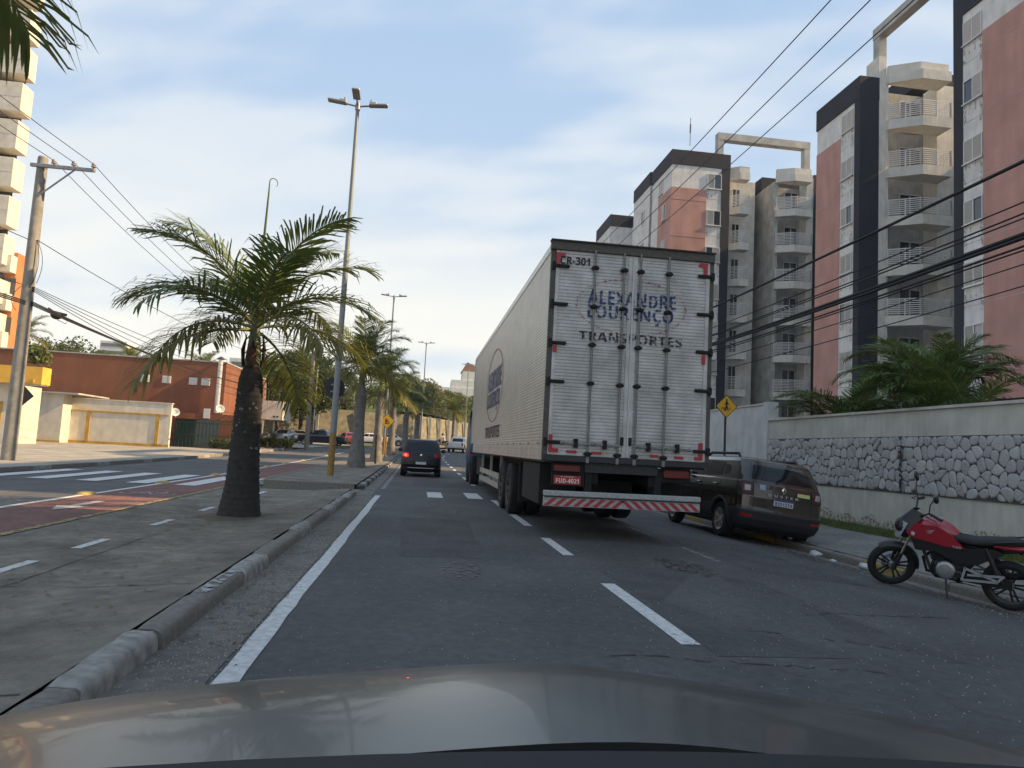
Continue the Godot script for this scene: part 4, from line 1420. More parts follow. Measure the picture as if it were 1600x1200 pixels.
func royal_palm(at: Vector3, label: String, prof: Array, shaft: float, key: String, length: float, leaf: float, n: int, nf: int, trunk: String, seed_: int, mats: Array, group := "royal palms on the median") -> Node3D:
	var q := RandomNumberGenerator.new()
	q.seed = seed_
	var t := thing("royal_palm", label, "palm", at, q.randf() * TAU, group)
	var tr := Mb.new()
	var rows := []
	for i in prof.size() - 1:
		var ns: int = maxi(1, int((prof[i + 1].x - prof[i].x) / 0.028))
		for s in (ns if i < prof.size() - 2 else ns + 1):
			var p: Vector2 = prof[i].lerp(prof[i + 1], float(s) / ns)
			var row := []
			var ridge: float = 0.006 if rows.size() % 3 == 0 else (-0.003 if rows.size() % 3 == 1 else 0.0)
			for k in 20:
				var a := TAU * k / 20
				var r: float = p.y * (1.0 + 0.02 * sin(3 * a + p.x * 5.0)) + ridge + q.randf_range(-.003, .003)
				row.append(V(cos(a) * r, p.x + 0.006 * sin(a * 2.0 + p.x * 9.0), -sin(a) * r))
			rows.append(row)
	tr.grid(rows, true)
	put(tr, "trunk", trunk, t)
	var hh: float = prof[prof.size() - 1].x
	var rt: float = prof[prof.size() - 1].y
	var sh := Mb.new()
	sh.tube([V(0, hh - 0.03, 0), V(0.01, hh + shaft * 0.25, 0), V(0, hh + shaft * 0.7, 0.01), V(0, hh + shaft, 0), V(0, hh + shaft * 1.35, 0)], [rt * 0.98, rt * 0.95, rt * 0.7, rt * 0.5, rt * 0.2], 12)
	put(sh, "crownshaft", "shaft", t)
	var fs := frond_set(key, length, leaf, n)
	for i in nf:
		var lvl: int = mini(6, int(7.0 * i / nf))
		var o := put(fs[lvl][0], "frond", "rachis", t)
		o.position = V(0, hh + shaft * lerpf(1.15, 0.85, lvl / 6.0), 0)
		o.rotation.y = i * 2.39996 + q.randf_range(-.25, .25)
		o.rotation.x = q.randf_range(-.12, .12)
		put(fs[lvl][1], "leaflets", mats[mini(mats.size() - 1, lvl * mats.size() / 7)], o)
	var spear := Mb.new()
	var s0 := hh + shaft
	var cl := [V(0, s0, 0), V(0.01, s0 + length * 0.45, 0), V(0.03, s0 + length * 0.95, 0)]
	for i in 9:
		var a := PI - PI * 1.25 * i / 8.0
		cl.append(V(0.10 + cos(a) * 0.07, s0 + length * 1.04 + sin(a) * 0.07, 0))
	if seed_ == 1: spear.tube(cl, [0.03, 0.024, 0.013, 0.008, 0.008, 0.008, 0.007, 0.007, 0.006, 0.006, 0.005, 0.004], 6)
	else: spear.tube([cl[0], cl[1], cl[1] + V(0, length * 0.2, 0)], [0.03, 0.02, 0.004], 6)
	put(spear, "spear_leaf", mats[0], t)
	return t

func build_plants() -> void:
	var gm := ["palm_green", "palm_green", "palm_dark", "palm_dark", "palm_green", "palm_yellow"]
	# near palm: short bulging dark trunk
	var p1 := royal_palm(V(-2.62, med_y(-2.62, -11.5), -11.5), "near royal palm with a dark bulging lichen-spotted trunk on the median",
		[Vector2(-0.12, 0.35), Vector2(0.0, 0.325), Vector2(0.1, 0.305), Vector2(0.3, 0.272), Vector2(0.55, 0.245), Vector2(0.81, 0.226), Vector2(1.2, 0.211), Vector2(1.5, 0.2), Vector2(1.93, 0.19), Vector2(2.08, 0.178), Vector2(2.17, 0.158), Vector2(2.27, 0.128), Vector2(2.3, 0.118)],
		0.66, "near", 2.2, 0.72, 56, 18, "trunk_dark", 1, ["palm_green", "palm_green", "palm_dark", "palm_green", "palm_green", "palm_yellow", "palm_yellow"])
	p1.rotation.y = 0.7
	var q := RandomNumberGenerator.new()
	q.seed = 55
	var li := Mb.new()
	for i in 90:
		var a := q.randf() * TAU
		var y := clampf(q.randfn(1.5, 0.24), 1.05, 2.0)
		var r := 0.211 - 0.03 * (y - 1.2)
		var nn := V(cos(a), 0, sin(a))
		var s := q.randf_range(0.006, 0.026)
		var tn := nn.cross(Vector3.UP)
		var pp := []
		for k in 7:
			var b := TAU * k / 7
			pp.append(nn * (r + 0.012) + V(0, y, 0) + (tn * cos(b) + Vector3.UP * sin(b)) * s * q.randf_range(0.6, 1.1))
		li.poly(pp)
	put(li, "lichen", "lichen", p1)
	var shd := Mb.new()
	for s in [[0.3, 0.55], [2.2, 0.4], [3.9, 0.5]]:
		var dd := V(cos(s[0]), 0, sin(s[0]))
		var tt := dd.cross(Vector3.UP)
		shd.grid([[dd * 0.13 - tt * 0.06 + V(0, 2.3, 0), dd * 0.16 + V(0, 2.28, 0), dd * 0.13 + tt * 0.06 + V(0, 2.3, 0)], [dd * 0.15 - tt * 0.08 + V(0, 2.3 + s[1] * .5, 0), dd * 0.19 + V(0, 2.3 + s[1] * .5, 0), dd * 0.15 + tt * 0.08 + V(0, 2.3 + s[1] * .5, 0)], [dd * 0.11 + V(0, 2.3 + s[1], 0), dd * 0.12 + V(0, 2.3 + s[1], 0), dd * 0.11 + V(0, 2.3 + s[1], 0)]])
	put(shd, "dry_sheath", "sheath", p1)
	var pit := Mb.new()
	var pr0 := []
	for lv in [[0.30, 0.03], [0.42, 0.028], [0.55, 0.012], [0.68, -0.01]]:
		var row := []
		for k2 in 22:
			var a := TAU * k2 / 22
			var rr: float = lv[0] * (1.0 + (q.randf_range(-.12, .16) if lv[0] > 0.35 else 0.0))
			row.append(V(cos(a) * rr, lv[1] + q.randf_range(-.004, .006), -sin(a) * rr))
		pr0.append(row)
	pit.grid(pr0, true, true)
	solo(pit, "soil_mound", "earth", "ring of bare soil heaped round the near palm's foot", "soil", V(-2.62, med_y(-2.62, -11.5), -11.5))
	# palm just outside the frame whose fronds hang into the top left
	royal_palm(V(-3.5, med_y(-3, -3.4) + 0.3, -3.25), "royal palm whose frond tips hang down over the median",
		[Vector2(-0.1, 0.33), Vector2(0.5, 0.28), Vector2(1.5, 0.26), Vector2(2.6, 0.23), Vector2(3.1, 0.16)], 0.9, "near", 2.2, 0.72, 84, 15, "trunk_grey", 21, gm)
	# the row beyond
	var tall := func(s: float) -> Array: return [Vector2(-0.1, 0.44 * s), Vector2(0.15, 0.41 * s), Vector2(0.6, 0.35 * s), Vector2(1.2, 0.28 * s), Vector2(2.0, 0.235 * s), Vector2(2.7, 0.245 * s), Vector2(3.2, 0.265 * s), Vector2(3.6, 0.2 * s), Vector2(3.75, 0.15 * s)]
	var rows := [
		[V(-2.75, 0, -33.5), 1.02, "royal palm with a pale swollen trunk just past the first lamp post", 2],
		[V(-2.35, 0, -42.0), 0.88, "royal palm with drooping brown fronds beside a wooden stake", 3],
		[V(-2.1, 0, -56.0), 0.92, "royal palm just beyond the small yellow sign", 4],
		[V(-2.0, 0, -68.0), 1.0, "pale-trunked royal palm in front of the retaining wall corner", 5],
		[V(-2.1, 0, -77.0), 0.95, "royal palm next to the third lamp post", 6],
		[V(-1.5, 0, -95.0), 0.95, "lone far royal palm standing by the white pickup", 7]]
	for r in rows:
		var pz: float = r[0].z
		var px: float = r[0].x + cx(pz)
		royal_palm(V(px, med_y(px, pz) + 0.02, pz), r[2], tall.call(r[1]), 1.0 * r[1], "row", 2.5, 0.8, 52, 24, "trunk_grey", r[3], gm)
	# palms behind the hall
	var bk := [[38, 500, -70.0, "palm standing close behind the left concrete pole over the hall roof"], [205, 547, -72.0, "sunlit palm crown rising behind the brown hall"], [415, 560, -72.0, "slim palm with a pale trunk beside the white canopy"], [100, 548, -74.0, "small palm crown low over the hall roof edge"], [318, 556, -74.0, "palm tip just showing over the hall's right end"]]
	var k := 30
	for b in bk:
		var c := at_z(b[0], b[1] + 22, b[2])
		var s: float = c.y - gy(c.x, c.z) - 1.0
		royal_palm(V(c.x, gy(c.x, c.z), c.z), b[3], [Vector2(-0.1, 0.32), Vector2(1.0, 0.24), Vector2(s * 0.6, 0.22), Vector2(s * 0.92, 0.2), Vector2(s, 0.15)], 1.0, "row", 2.5, 0.8, 52, 16, "trunk_grey", k, ["leaf_light", "palm_green", "palm_green", "palm_yellow"], "palms behind the brown hall")
		k += 1
	# feather-leaved clumps behind the right wall
	var fs := frond_set("areca", 2.5, 0.7, 52)
	var cl := [[V(12.3, 0, -19.0), 3.9, 15, "arching areca palm clump leaning over the cream wall"], [V(12.7, 0, -16.9), 4.4, 17, "tallest areca palm clump behind the cream wall"], [V(12.4, 0, -15.5), 3.6, 10, "areca palm clump beside the dark garage roof"], [V(13.6, 0, -18.2), 4.2, 12, "rear areca palm clump glowing yellow green"]]
	var r2 := RandomNumberGenerator.new()
	r2.seed = 12
	for c in cl:
		var t := thing("areca_palm", c[3], "palm", c[0], 0, "areca palms behind the wall")
		for s in 5:
			var o := V(r2.randf_range(-.5, .5), 0, r2.randf_range(-.6, .6))
			var st := Mb.new()
			var hh: float = c[1] * r2.randf_range(0.75, 1.0) - 0.5
			var tip := o * 1.4 + V(0, hh, 0)
			st.tube([o + V(0, -0.3, 0), o * 1.2 + V(0, hh * 0.5, 0), tip], [0.06, 0.05, 0.04], 7)
			put(st, "stem", "rachis", t)
			for i in int(c[2] / 2.0):
				var lvl: int = [1, 2, 0, 3, 2, 4, 1, 3][i % 8]
				var f := put(fs[lvl][0], "frond", "rachis", t)
				f.position = tip
				f.rotation.y = r2.randf() * TAU
				f.scale = Vector3.ONE * r2.randf_range(0.55, 0.92)
				put(fs[lvl][1], "leaflets", ["areca", "palm_dark", "palm_green", "areca", "palm_dark", "areca", "palm_green"][r2.randi_range(0, 6)], f)
	var und := Mb.new()
	leaves(und, [V(12.5, 2.0, -19.5), V(12.6, 2.2, -18.2), V(12.6, 2.3, -17), V(12.6, 2.2, -15.6), V(13.2, 2.3, -16.4)], 0.75, 420, 0.16, 77)
	solo(und, "hedge", "leaf_dark", "dark shrubs filling in under the areca palms", "hedge")
	# plants before the hall
	var pl := Mb.new()
	for i in 6:
		leaves(pl, [V(0, 0.5, 0)], 0.0, 0, 0.1, 1)
	for i in 5:
		var c := at_z(408 + i * 11, 684, -61.0)
		var m := Mb.new()
		var rr := RandomNumberGenerator.new()
		rr.seed = 400 + i
		for j in 90:
			var a := rr.randf() * TAU
			var o := V(rr.randf_range(-.25, .25), 0, rr.randf_range(-.2, .2))
			var l := rr.randf_range(0.5, 0.95)
			var dd := V(cos(a) * 0.35, 1, sin(a) * 0.35).normalized()
			var sd := dd.cross(V(sin(a), 0, cos(a))).normalized() * 0.04
			m.quad(o - sd * 0.5, o + dd * l * 0.6 - sd, o + dd * l + V(cos(a), 0, sin(a)) * 0.12, o + dd * l * 0.6 + sd)
		solo(m, "border_plant", "leaf_lime", "yellow green strap-leaved plant in the bed before the hall", "plant", V(c.x, gy(c.x, c.z) + 0.1, c.z), "plants before the hall")
	var ce := at_z(428, 668, -60.5)
	royal_palm(V(ce.x, gy(ce.x, -60.5), -60.5), "young stemless palm among the plants before the hall", [Vector2(0, 0.12), Vector2(0.4, 0.1)], 0.3, "young", 1.1, 0.35, 26, 12, "trunk_grey", 60, ["leaf_light", "palm_green"], "")
	for i in 4:
		var c := at_z(417 + i * 10.5, 697, -58.5)
		var b := Mb.new()
		b.lathe(Vector3.ZERO, Vector3.UP, [Vector2(0, 0), Vector2(0.2, 0), Vector2(0.17, 0.05), Vector2(0.12, 0.1), Vector2(0.05, 0.52), Vector2(0, 0.52)], 12)
		solo(b, "small_bollard", "plant_pot", "short black cone bollard before the hall's plants", "bollard", V(c.x, gy(c.x, c.z) + 0.09, c.z), "cone bollards before the hall")
	var hd := Mb.new()
	leaves(hd, [V(0, 0.4, 0), V(0.7, 0.4, 0.1), V(1.3, 0.4, 0)], 0.5, 380, 0.16, 9)
	solo(hd, "clipped_shrub", "leaf_dark", "low dark shrub at the foot of the annex gate", "bush", V(-13.2, gy(-13, -49.5) + 0.1, -49.6))
	var kp := Mb.new()
	var kc := at_z(52, 553, -44.0)
	leaves(kp, [V(0, 0, 0), V(0.5, -0.2, 0)], 0.5, 200, 0.3, 10, 1.2)
	solo(kp, "kiosk_shrub", "leaf_light", "leafy shrub top showing above the yellow canopy", "bush", kc)

# ---------- poles, lamps, signs, wires
func concrete_pole(at: Vector3, h: float, arm_y: float, x0: float, x1: float, label: String) -> Node3D:
	var t := thing("utility_pole", label, "pole", at, 0, "concrete utility poles")
	var m := Mb.new()
	m.lathe(V(0, -0.3, 0), Vector3.UP, [Vector2(0.215, 0), Vector2(0.2, 1.5), Vector2(0.15, h + 0.25), Vector2(0.13, h + 0.3), Vector2(0, h + 0.3)], 16)
	put(m, "shaft", "pole_concrete", t)
	var bands := Mb.new()
	for y in [1.2, 2.9, 4.85, 5.35, 7.0]: bands.lathe(V(0, y, 0), Vector3.UP, [Vector2(0.2 - y * 0.006, 0), Vector2(0.207 - y * 0.006, 0), Vector2(0.207 - y * 0.006, 0.05), Vector2(0.19 - y * 0.006, 0.05)], 14)
	put(bands, "strap", "galv", t)
	var a := Mb.new()
	a.cbox(V((x0 + x1) / 2, arm_y, 0.19), V(x1 - x0, 0.11, 0.1), 0.01)
	var arm := put(a, "crossarm", "galv", t)
	var b := Mb.new()
	b.bar(V(0.05, arm_y - 1.0, 0.17), V(x0 + (x1 - x0) * 0.68, arm_y - 0.05, 0.19), 0.04, 0.04)
	put(b, "brace", "galv", arm)
	for i in 3:
		var x: float = lerpf(x0 + 0.68, x1 - 0.05, i / 2.0)
		var s := Mb.new()
		s.lathe(V(x, arm_y + 0.05, 0.19), Vector3.UP, [Vector2(0.02, 0), Vector2(0.02, 0.04), Vector2(0.075, 0.05), Vector2(0.08, 0.08), Vector2(0.05, 0.1), Vector2(0.07, 0.13), Vector2(0.06, 0.17), Vector2(0.03, 0.2), Vector2(0, 0.2)], 10)
		put(s, "insulator", "insul", t)
	return t
func wire(a: Vector3, b: Vector3, sag: float, r: float, m: String, label: String, group: String, kind := "overhead_wire") -> void:
	var pts := []
	for i in 25:
		var t := i / 24.0
		pts.append(a.lerp(b, t) - V(0, 4.0 * sag * t * (1.0 - t), 0))
	var w := Mb.new()
	w.tube(pts, r, 5)
	solo(w, kind, m, label, "cable", Vector3.ZERO, group)
func street_lamp(at: Vector3, h: float, heads: Array, label: String) -> Node3D:
	var t := thing("street_lamp", label, "street lamp", at, 0, "street lamps along the median")
	var f := Mb.new()
	f.grid([[V(-.42, 0, -.42), V(.42, 0, -.42), V(.42, 0, .42), V(-.42, 0, .42)], [V(-.24, .10, -.24), V(.24, .10, -.24), V(.24, .10, .24), V(-.24, .10, .24)]], true, true)
	f.quad(V(-.24, .10, .24), V(.24, .10, .24), V(.24, .10, -.24), V(-.24, .10, -.24))
	put(f, "footing", "kerb", t)
	var lo := Mb.new()
	lo.lathe(V(0, 0.08, 0), Vector3.UP, [Vector2(0.15, 0), Vector2(0.15, 0.02), Vector2(0.105, 0.04), Vector2(0.103, 1.35)], 14)
	put(lo, "painted_foot", "ochre", t)
	var s := Mb.new()
	s.lathe(V(0, 1.43, 0), Vector3.UP, [Vector2(0.1, 0), Vector2(0.095, 2.6), Vector2(0.088, 2.62), Vector2(0.085, 5.8), Vector2(0.072, 5.82), Vector2(0.055, h - 1.45), Vector2(0, h - 1.44)], 14)
	put(s, "shaft", "lamp_steel", t)
	var hub := Mb.new()
	hub.lathe(V(0, h - 0.25, 0), Vector3.UP, [Vector2(0.075, 0), Vector2(0.08, 0.02), Vector2(0.08, 0.22), Vector2(0, 0.24)], 12)
	put(hub, "hub", "galv", t)
	for d in heads:
		var dv: Vector3 = d
		var c := V(0, h - 0.12, 0)
		var ar := Mb.new()
		ar.tube([c, c + dv * 0.4 + V(0, 0.06, 0)], 0.03, 8)
		var arm := put(ar, "arm", "galv", t)
		var hd := Mb.new()
		var side := dv.cross(Vector3.UP)
		var bs := Basis(side, Vector3.UP, -dv).rotated(side, 0.09)
		hd.cbox(c + dv * 0.66 + V(0, 0.10, 0), V(0.24, 0.07, 0.6), 0.02, bs)
		hd.cbox(c + dv * 0.48 + V(0, 0.15, 0), V(0.14, 0.07, 0.22), 0.015, bs)
		hd.lathe(c + dv * 0.42 + V(0, 0.18, 0), Vector3.UP, [Vector2(0.03, 0), Vector2(0.035, 0.08), Vector2(0, 0.09)], 8)
		var h2 := put(hd, "lamp_head", "lamp_head", arm)
	return t

func build_poles_and_wires() -> void:
	var pa := V(-12.55, gy(-12.5, -24.3) + 0.08, -24.3)
	var pb := V(-9.3, gy(-9.3, -62.5) + 0.05, -62.5)
	var pc := V(-12.9, 0.05, 12.0)
	concrete_pole(pa, 9.75, 9.4, -0.25, 1.68, "thick concrete pole with a crossarm beside the zebra crossing")
	concrete_pole(pb, 8.4, 8.25, -0.9, 1.25, "slimmer concrete pole standing before the dark tree")
	var pd := V(-5.6 + cx(-92), gy(-5, -92), -92.0)
	concrete_pole(pd, 8.2, 8.0, -0.9, 0.9, "far concrete pole before the lit retaining wall")
	for i in 3:
		var xo := 0.43 + 0.6 * i
		wire(pa + V(xo, 9.6, 0.19), pb + V(-0.22 + 0.71 * i, 8.45, 0.19), 1.5, 0.011, "wire", "thin bare power wire between the left concrete poles", "left power wires")
		wire(pa + V(xo, 9.6, 0.19), pc + V(xo, 9.9, 0), 0.6, 0.011, "wire", "thin bare power wire running back from the near left pole", "left power wires")
		wire(pb + V(-0.22 + 0.71 * i, 8.45, 0.19), pd + V(-0.3 + 0.4 * i, 8.15, 0.2), 0.9, 0.012, "wire", "thin bare power wire between the far left poles", "left power wires")
	wire(pa + V(0.16, 7.0, 0.1), pb + V(0.1, 7.0, 0.1), 0.9, 0.013, "cable", "single dark cable high on the left concrete pole", "left telephone cables", "telephone_cable")
	wire(pa + V(-.1, 7.0, 0.1), pc + V(0, 7.3, 0), 0.5, 0.013, "cable", "single dark cable leaving the near left pole backwards", "left telephone cables", "telephone_cable")
	for i in 4:
		wire(pa + V(0.18, 5.5 - 0.04 * i, 0.1), pb + V(0.1, 5.5 - i * 0.25, 0.1), 0.7 + 0.22 * i, 0.012, "cable", "dark telephone cable fanning out from the left pole", "left telephone cables", "telephone_cable")
		wire(pb + V(0.1, 5.6 - i * 0.35, 0.1), V(-24, 6.0 - i * 0.3, -64.5), 0.5 + 0.1 * i, 0.012, "cable", "slack cable from the far concrete pole to the hall", "slack cables at the hall", "telephone_cable")
	for i in 3:
		wire(pa + V(0.2, 4.92 + 0.05 * i, 0.12), pb + V(0.1, 4.7 + 0.1 * i, 0.1), 0.75 + 0.07 * i, 0.022, "cable", "thick black cable bundle sagging from the left pole", "left telephone cables", "telephone_cable")
		wire(pa + V(0.05, 4.92 + 0.05 * i, 0.12), pc + V(0, 5.2 + 0.06 * i, 0), 0.3, 0.022, "cable", "thick black cable leaving the near left pole backwards", "left telephone cables", "telephone_cable")
	wire(pa + V(-0.15, 5.55, 0.1), pc + V(0, 5.9, 0), 0.35, 0.012, "cable", "thin cable leaving the near left pole backwards", "left telephone cables", "telephone_cable")
	var sb := Mb.new()
	sb.ball(Vector3.ZERO, V(0.17, 0.14, 0.24), Basis.IDENTITY, 12, 8)
	sb.tube([V(-.25, .22, .1), V(-.1, .12, .05), V(0.3, 0.05, -.1)], 0.05, 7)
	sb.tube([V(.1, .1, 0), V(.35, -.08, -.1), V(.25, -.25, -.2), V(.05, -.15, 0)], 0.012, 5)
	solo(sb, "splice_box", "cable", "black cable splice closure hanging beside the left pole", "junction box", at_z(88, 493, -27.0))
	# cable drop loops on the pole
	for s in [[V(0.14, 7.0, .1), V(0.55, 6.4, .1), V(0.3, 5.6, .15)], [V(0.16, 6.95, .1), V(0.42, 6.2, .12), V(0.12, 5.45, .15)], [V(-.14, 5.5, .1), V(-.6, 5.1, .1), V(-.2, 4.7, .15)]]:
		var lm := Mb.new()
		var pts := []
		for i in 13:
			var t := i / 12.0
			pts.append(pa + s[0].lerp(s[1], t).lerp(s[1].lerp(s[2], t), t))
		lm.tube(pts, 0.009, 5)
		solo(lm, "cable_loop", "cable", "loose cable loop hanging on the near left pole", "cable", Vector3.ZERO, "cable loops on the pole")
	# right-hand line: poles hidden behind the truck and beyond the frame
	var ra := V(8.35, gy(8, 0) + 0.15, 4.0)
	var rb := V(8.35, gy(8, -36) + 0.15, -36.0)
	concrete_pole(rb, 9.6, 9.4, -1.75, 0.2, "concrete pole on the right pavement hidden by the truck")
	concrete_pole(ra, 9.6, 9.4, -1.75, 0.2, "concrete pole on the right pavement beyond the frame")
	for i in 3:
		wire(V([6.72, 7.38, 8.1][i], 9.75, 4.2), V([6.72, 7.38, 8.1][i], 9.9, -35.8), 0.35, 0.012, "wire", "bare power wire high over the right pavement", "right power wires")
	var ys := [5.95, 5.42, 5.36, 5.24, 5.17, 4.98, 4.94, 4.9, 4.75, 4.62, 4.38]
	for i in ys.size():
		var thick: float = [0.028, 0.012, 0.014, 0.011, 0.012, 0.034, 0.03, 0.018, 0.013, 0.010, 0.010][i]
		wire(V(8.2 + 0.03 * (i % 3), ys[i], 4.1), V(8.2 - 0.03 * (i % 2), ys[i] + [0.1, .05, -.1, .1, 0.0, .02, .06, -.05, -.1, -.25, -.3][i], -35.9), 0.33 + 0.045 * (i % 4), thick, "cable", "black communication cable strung along the right pavement" if thick < 0.025 else "thick black cable strung along the right pavement", "right cables" if thick < 0.025 else "thick right cables", "telephone_cable")
	# street lamps
	var l1 := street_lamp(V(-2.66, med_y(-2.66, -23.1) + 0.03, -23.1), 12.15, [Vector3.LEFT, Vector3.RIGHT, Vector3.BACK], "tall three-headed street lamp with an ochre-painted foot")
	var lm2 := [[-54.5, -2.55, "two-headed street lamp past the third palm"], [-82.0, -2.6, "third street lamp before the lit retaining wall"], [-105.0, -2.6, "far street lamp just left of the truck cab"]]
	for q in lm2:
		var x: float = q[1] + cx(q[0])
		street_lamp(V(x, med_y(x, q[0]) + 0.02, q[0]), 12.1, [Vector3.LEFT, Vector3.RIGHT], q[2])
	# round sign seen from behind, strapped to the first lamp
	var rs := thing("round_sign", "round traffic sign seen from behind on the first lamp post", "sign", at_z(522, 606, -23.25))
	var d := Mb.new()
	d.lathe(V(0, 0, -0.02), Vector3.BACK, [Vector2(0, 0), Vector2(0.33, 0), Vector2(0.335, 0.006), Vector2(0.33, 0.012), Vector2(0, 0.012)], 28)
	put(d, "disc", "sign_back", rs)
	var cl := Mb.new()
	cl.box(V(0.05, 0.1, 0.01), V(0.3, 0.04, 0.03)); cl.box(V(0.05, -0.12, 0.01), V(0.3, 0.04, 0.03))
	put(cl, "clamp", "galv", rs)
	# yellow pedestrian sign on the right
	var sc := at_z(1135, 635, -18.0)
	var sg := thing("crossing_sign", "yellow diamond pedestrian crossing sign on a dark post", "sign", V(sc.x, gy(7.5, -18) + 0.16, -18.0), 0.06)
	var hh: float = sc.y - gy(7.5, -18) - 0.16
	var po := Mb.new()
	po.tube([V(0, -0.1, -0.04), V(0, hh + 0.2, -0.04)], 0.03, 10)
	put(po, "post", "steel_dark", sg)
	diamond(sg, hh, 0.31, true)
	var s2 := at_z(605, 658, -50.0)
	var sg2 := thing("crossing_sign", "small yellow warning sign on a post in the palm row", "sign", V(s2.x, med_y(s2.x, -50), -50.0))
	var h2: float = s2.y - med_y(s2.x, -50)
	var po2 := Mb.new()
	po2.tube([V(0, -0.1, -0.05), V(0.05, 4.6, -0.05)], 0.05, 10)
	put(po2, "post", "steel_dark", sg2)
	var po3 := Mb.new()
	po3.tube([V(0, -0.05, -0.05), V(0.015, 1.5, -0.05)], 0.06, 10)
	put(po3, "painted_foot", "ochre", sg2)
	diamond(sg2, h2, 0.52, false)
	# sign seen from behind by the left pole
	var s3 := at_z(36, 622, -25.5)
	var bs := thing("diamond_sign", "dark back of a diamond sign beside the left pole", "sign", V(s3.x, gy(s3.x, -25.5) + 0.08, -25.5))
	var bh: float = s3.y - gy(s3.x, -25.5)
	var bm := Mb.new()
	bm.box(V(0, bh, 0), V(0.46, 0.46, 0.015), Basis(Vector3.BACK, PI / 4))
	put(bm, "plate", "sign_back", bs)
	var bp := Mb.new()
	bp.tube([V(-0.16, -0.1, 0.03), V(-0.16, bh + 0.1, 0.03)], 0.03, 8)
	put(bp, "post", "galv", bs)
	# wooden stake among the palms, thin flag poles at the hall
	var sk := Mb.new()
	sk.cbox(V(0, 0.75, 0), V(0.11, 1.6, 0.09), 0.01, Basis(Vector3.BACK, 0.03))
	solo(sk, "wooden_stake", "bark", "short wooden stake leaning beside a palm trunk", "stake", V(-2.2, med_y(-2.2, -38.5), -38.5))
	for q in [[350, 700, -68.0, 6.0], [520, 690, -78.0, 8.5], [450, 697, -70.0, 4.5]]:
		if q[0] == 350: continue
		var c := at_z(q[0] if q[0] != 520 else 488, q[1], q[2])
		var pm := Mb.new()
		pm.tube([V(0, 0, 0), V(0, q[3], 0)], 0.05, 7)
		solo(pm, "flag_pole", "alu", "slim bare white pole at the car park edge", "pole", V(c.x, gy(c.x, c.z), c.z), "slim poles at the car park")

func diamond(parent: Node3D, y: float, r: float, figure: bool) -> void:
	var b := Basis(Vector3.BACK, PI / 4)
	var s := r * sqrt(2.0)
	var m := Mb.new()
	m.cbox(V(0, y, 0), V(s, s, 0.012), 0.004, b)
	var p := put(m, "plate", "print_black", parent)
	var f := Mb.new()
	f.box(V(0, y, 0.009), V(s * 0.92, s * 0.92, 0.004), b)
	put(f, "face", "sign_yellow", p)
	var g := Mb.new()
	var k := r / 0.31
	if figure:
		g.lathe(V(0.0, y + 0.165 * k, 0.012), Vector3.BACK, [Vector2(0.026 * k, 0), Vector2(0.026 * k, 0.002), Vector2(0, 0.002)], 12)
		for q in [[V(0, .135, 0), V(0, .02, 0), .05], [V(0.0, .03, 0), V(-.05, -.12, 0), .028], [V(0.0, .03, 0), V(.05, -.12, 0), .028], [V(0, .125, 0), V(-.065, .03, 0), .02], [V(0, .125, 0), V(.07, .05, 0), .02]]:
			g.bar(V(0, y, 0.013) + q[0] * k, V(0, y, 0.013) + q[1] * k, 0.003, q[2] * k, Vector3.RIGHT)
		for x in [-0.13, -0.075, -0.02, 0.035, 0.09]:
			g.bar(V(x * 0.7 + 0.01, y - 0.02 * k - absf(x) * 0.1, 0.0125), V(x * 1.2, y - 0.13 * k + absf(x) * 0.5, 0.0125), 0.002, 0.022, Vector3.RIGHT)
	else:
		for q in [[V(-.05, .1, 0), V(-.05, -.1, 0), .04], [V(-.05, 0, 0), V(.09, -.04, 0), .04], [V(.05, .08, 0), V(-.02, .02, 0), .03], [V(-.08, -.1, 0), V(.1, -.1, 0), .03]]:
			g.bar(V(0, y, 0.013) + q[0] * k, V(0, y, 0.013) + q[1] * k, 0.003, q[2] * k, Vector3.RIGHT)
	put(g, "pictogram", "print_black", p)

# ---------- lettering
var fonts := {}
func font(weight: int) -> SystemFont:
	if not fonts.has(weight):
		var f := SystemFont.new()
		f.font_names = PackedStringArray(["Droid Sans"])
		f.font_weight = weight
		fonts[weight] = f
	return fonts[weight]
# text fitted into w x h, centred at c, facing basis z
func letters(parent: Node, called: String, s: String, material: String, c: Vector3, w: float, h: float, b := Basis.IDENTITY, weight := 700, depth := 0.02) -> void:
	var t := TextMesh.new()
	t.text = s
	t.font = font(weight)
	t.font_size = 64
	t.pixel_size = 0.01
	t.depth = depth
	var a := t.get_aabb()
	var sc := V(w / maxf(a.size.x, 0.01), h / maxf(a.size.y, 0.01), 0.1)
	var o := put(t, called, material, parent)
	o.transform = Transform3D(b * Basis.from_scale(sc), c - b * (sc * V(a.get_center().x, a.get_center().y, 0)))

# sheet of horizontal ridges in the x,y plane facing +z, lower left corner at the origin
func corrugated(w: float, h: float, pitch: float, depth: float) -> Mb:
	var m := Mb.new()
	var n: int = maxi(1, int(round(h / pitch)))
	var p := h / n
	for i in n:
		var y := i * p
		var a := [Vector2(y, -depth), Vector2(y + p * 0.14, -depth), Vector2(y + p * 0.24, -depth * 0.1), Vector2(y + p * 0.6, 0.0), Vector2(y + p * 0.9, -depth * 0.12), Vector2(y + p, -depth)]
		for k in a.size() - 1:
			m.quad(V(0, a[k].x, a[k].y), V(w, a[k].x, a[k].y), V(w, a[k + 1].x, a[k + 1].y), V(0, a[k + 1].x, a[k + 1].y))
	return m

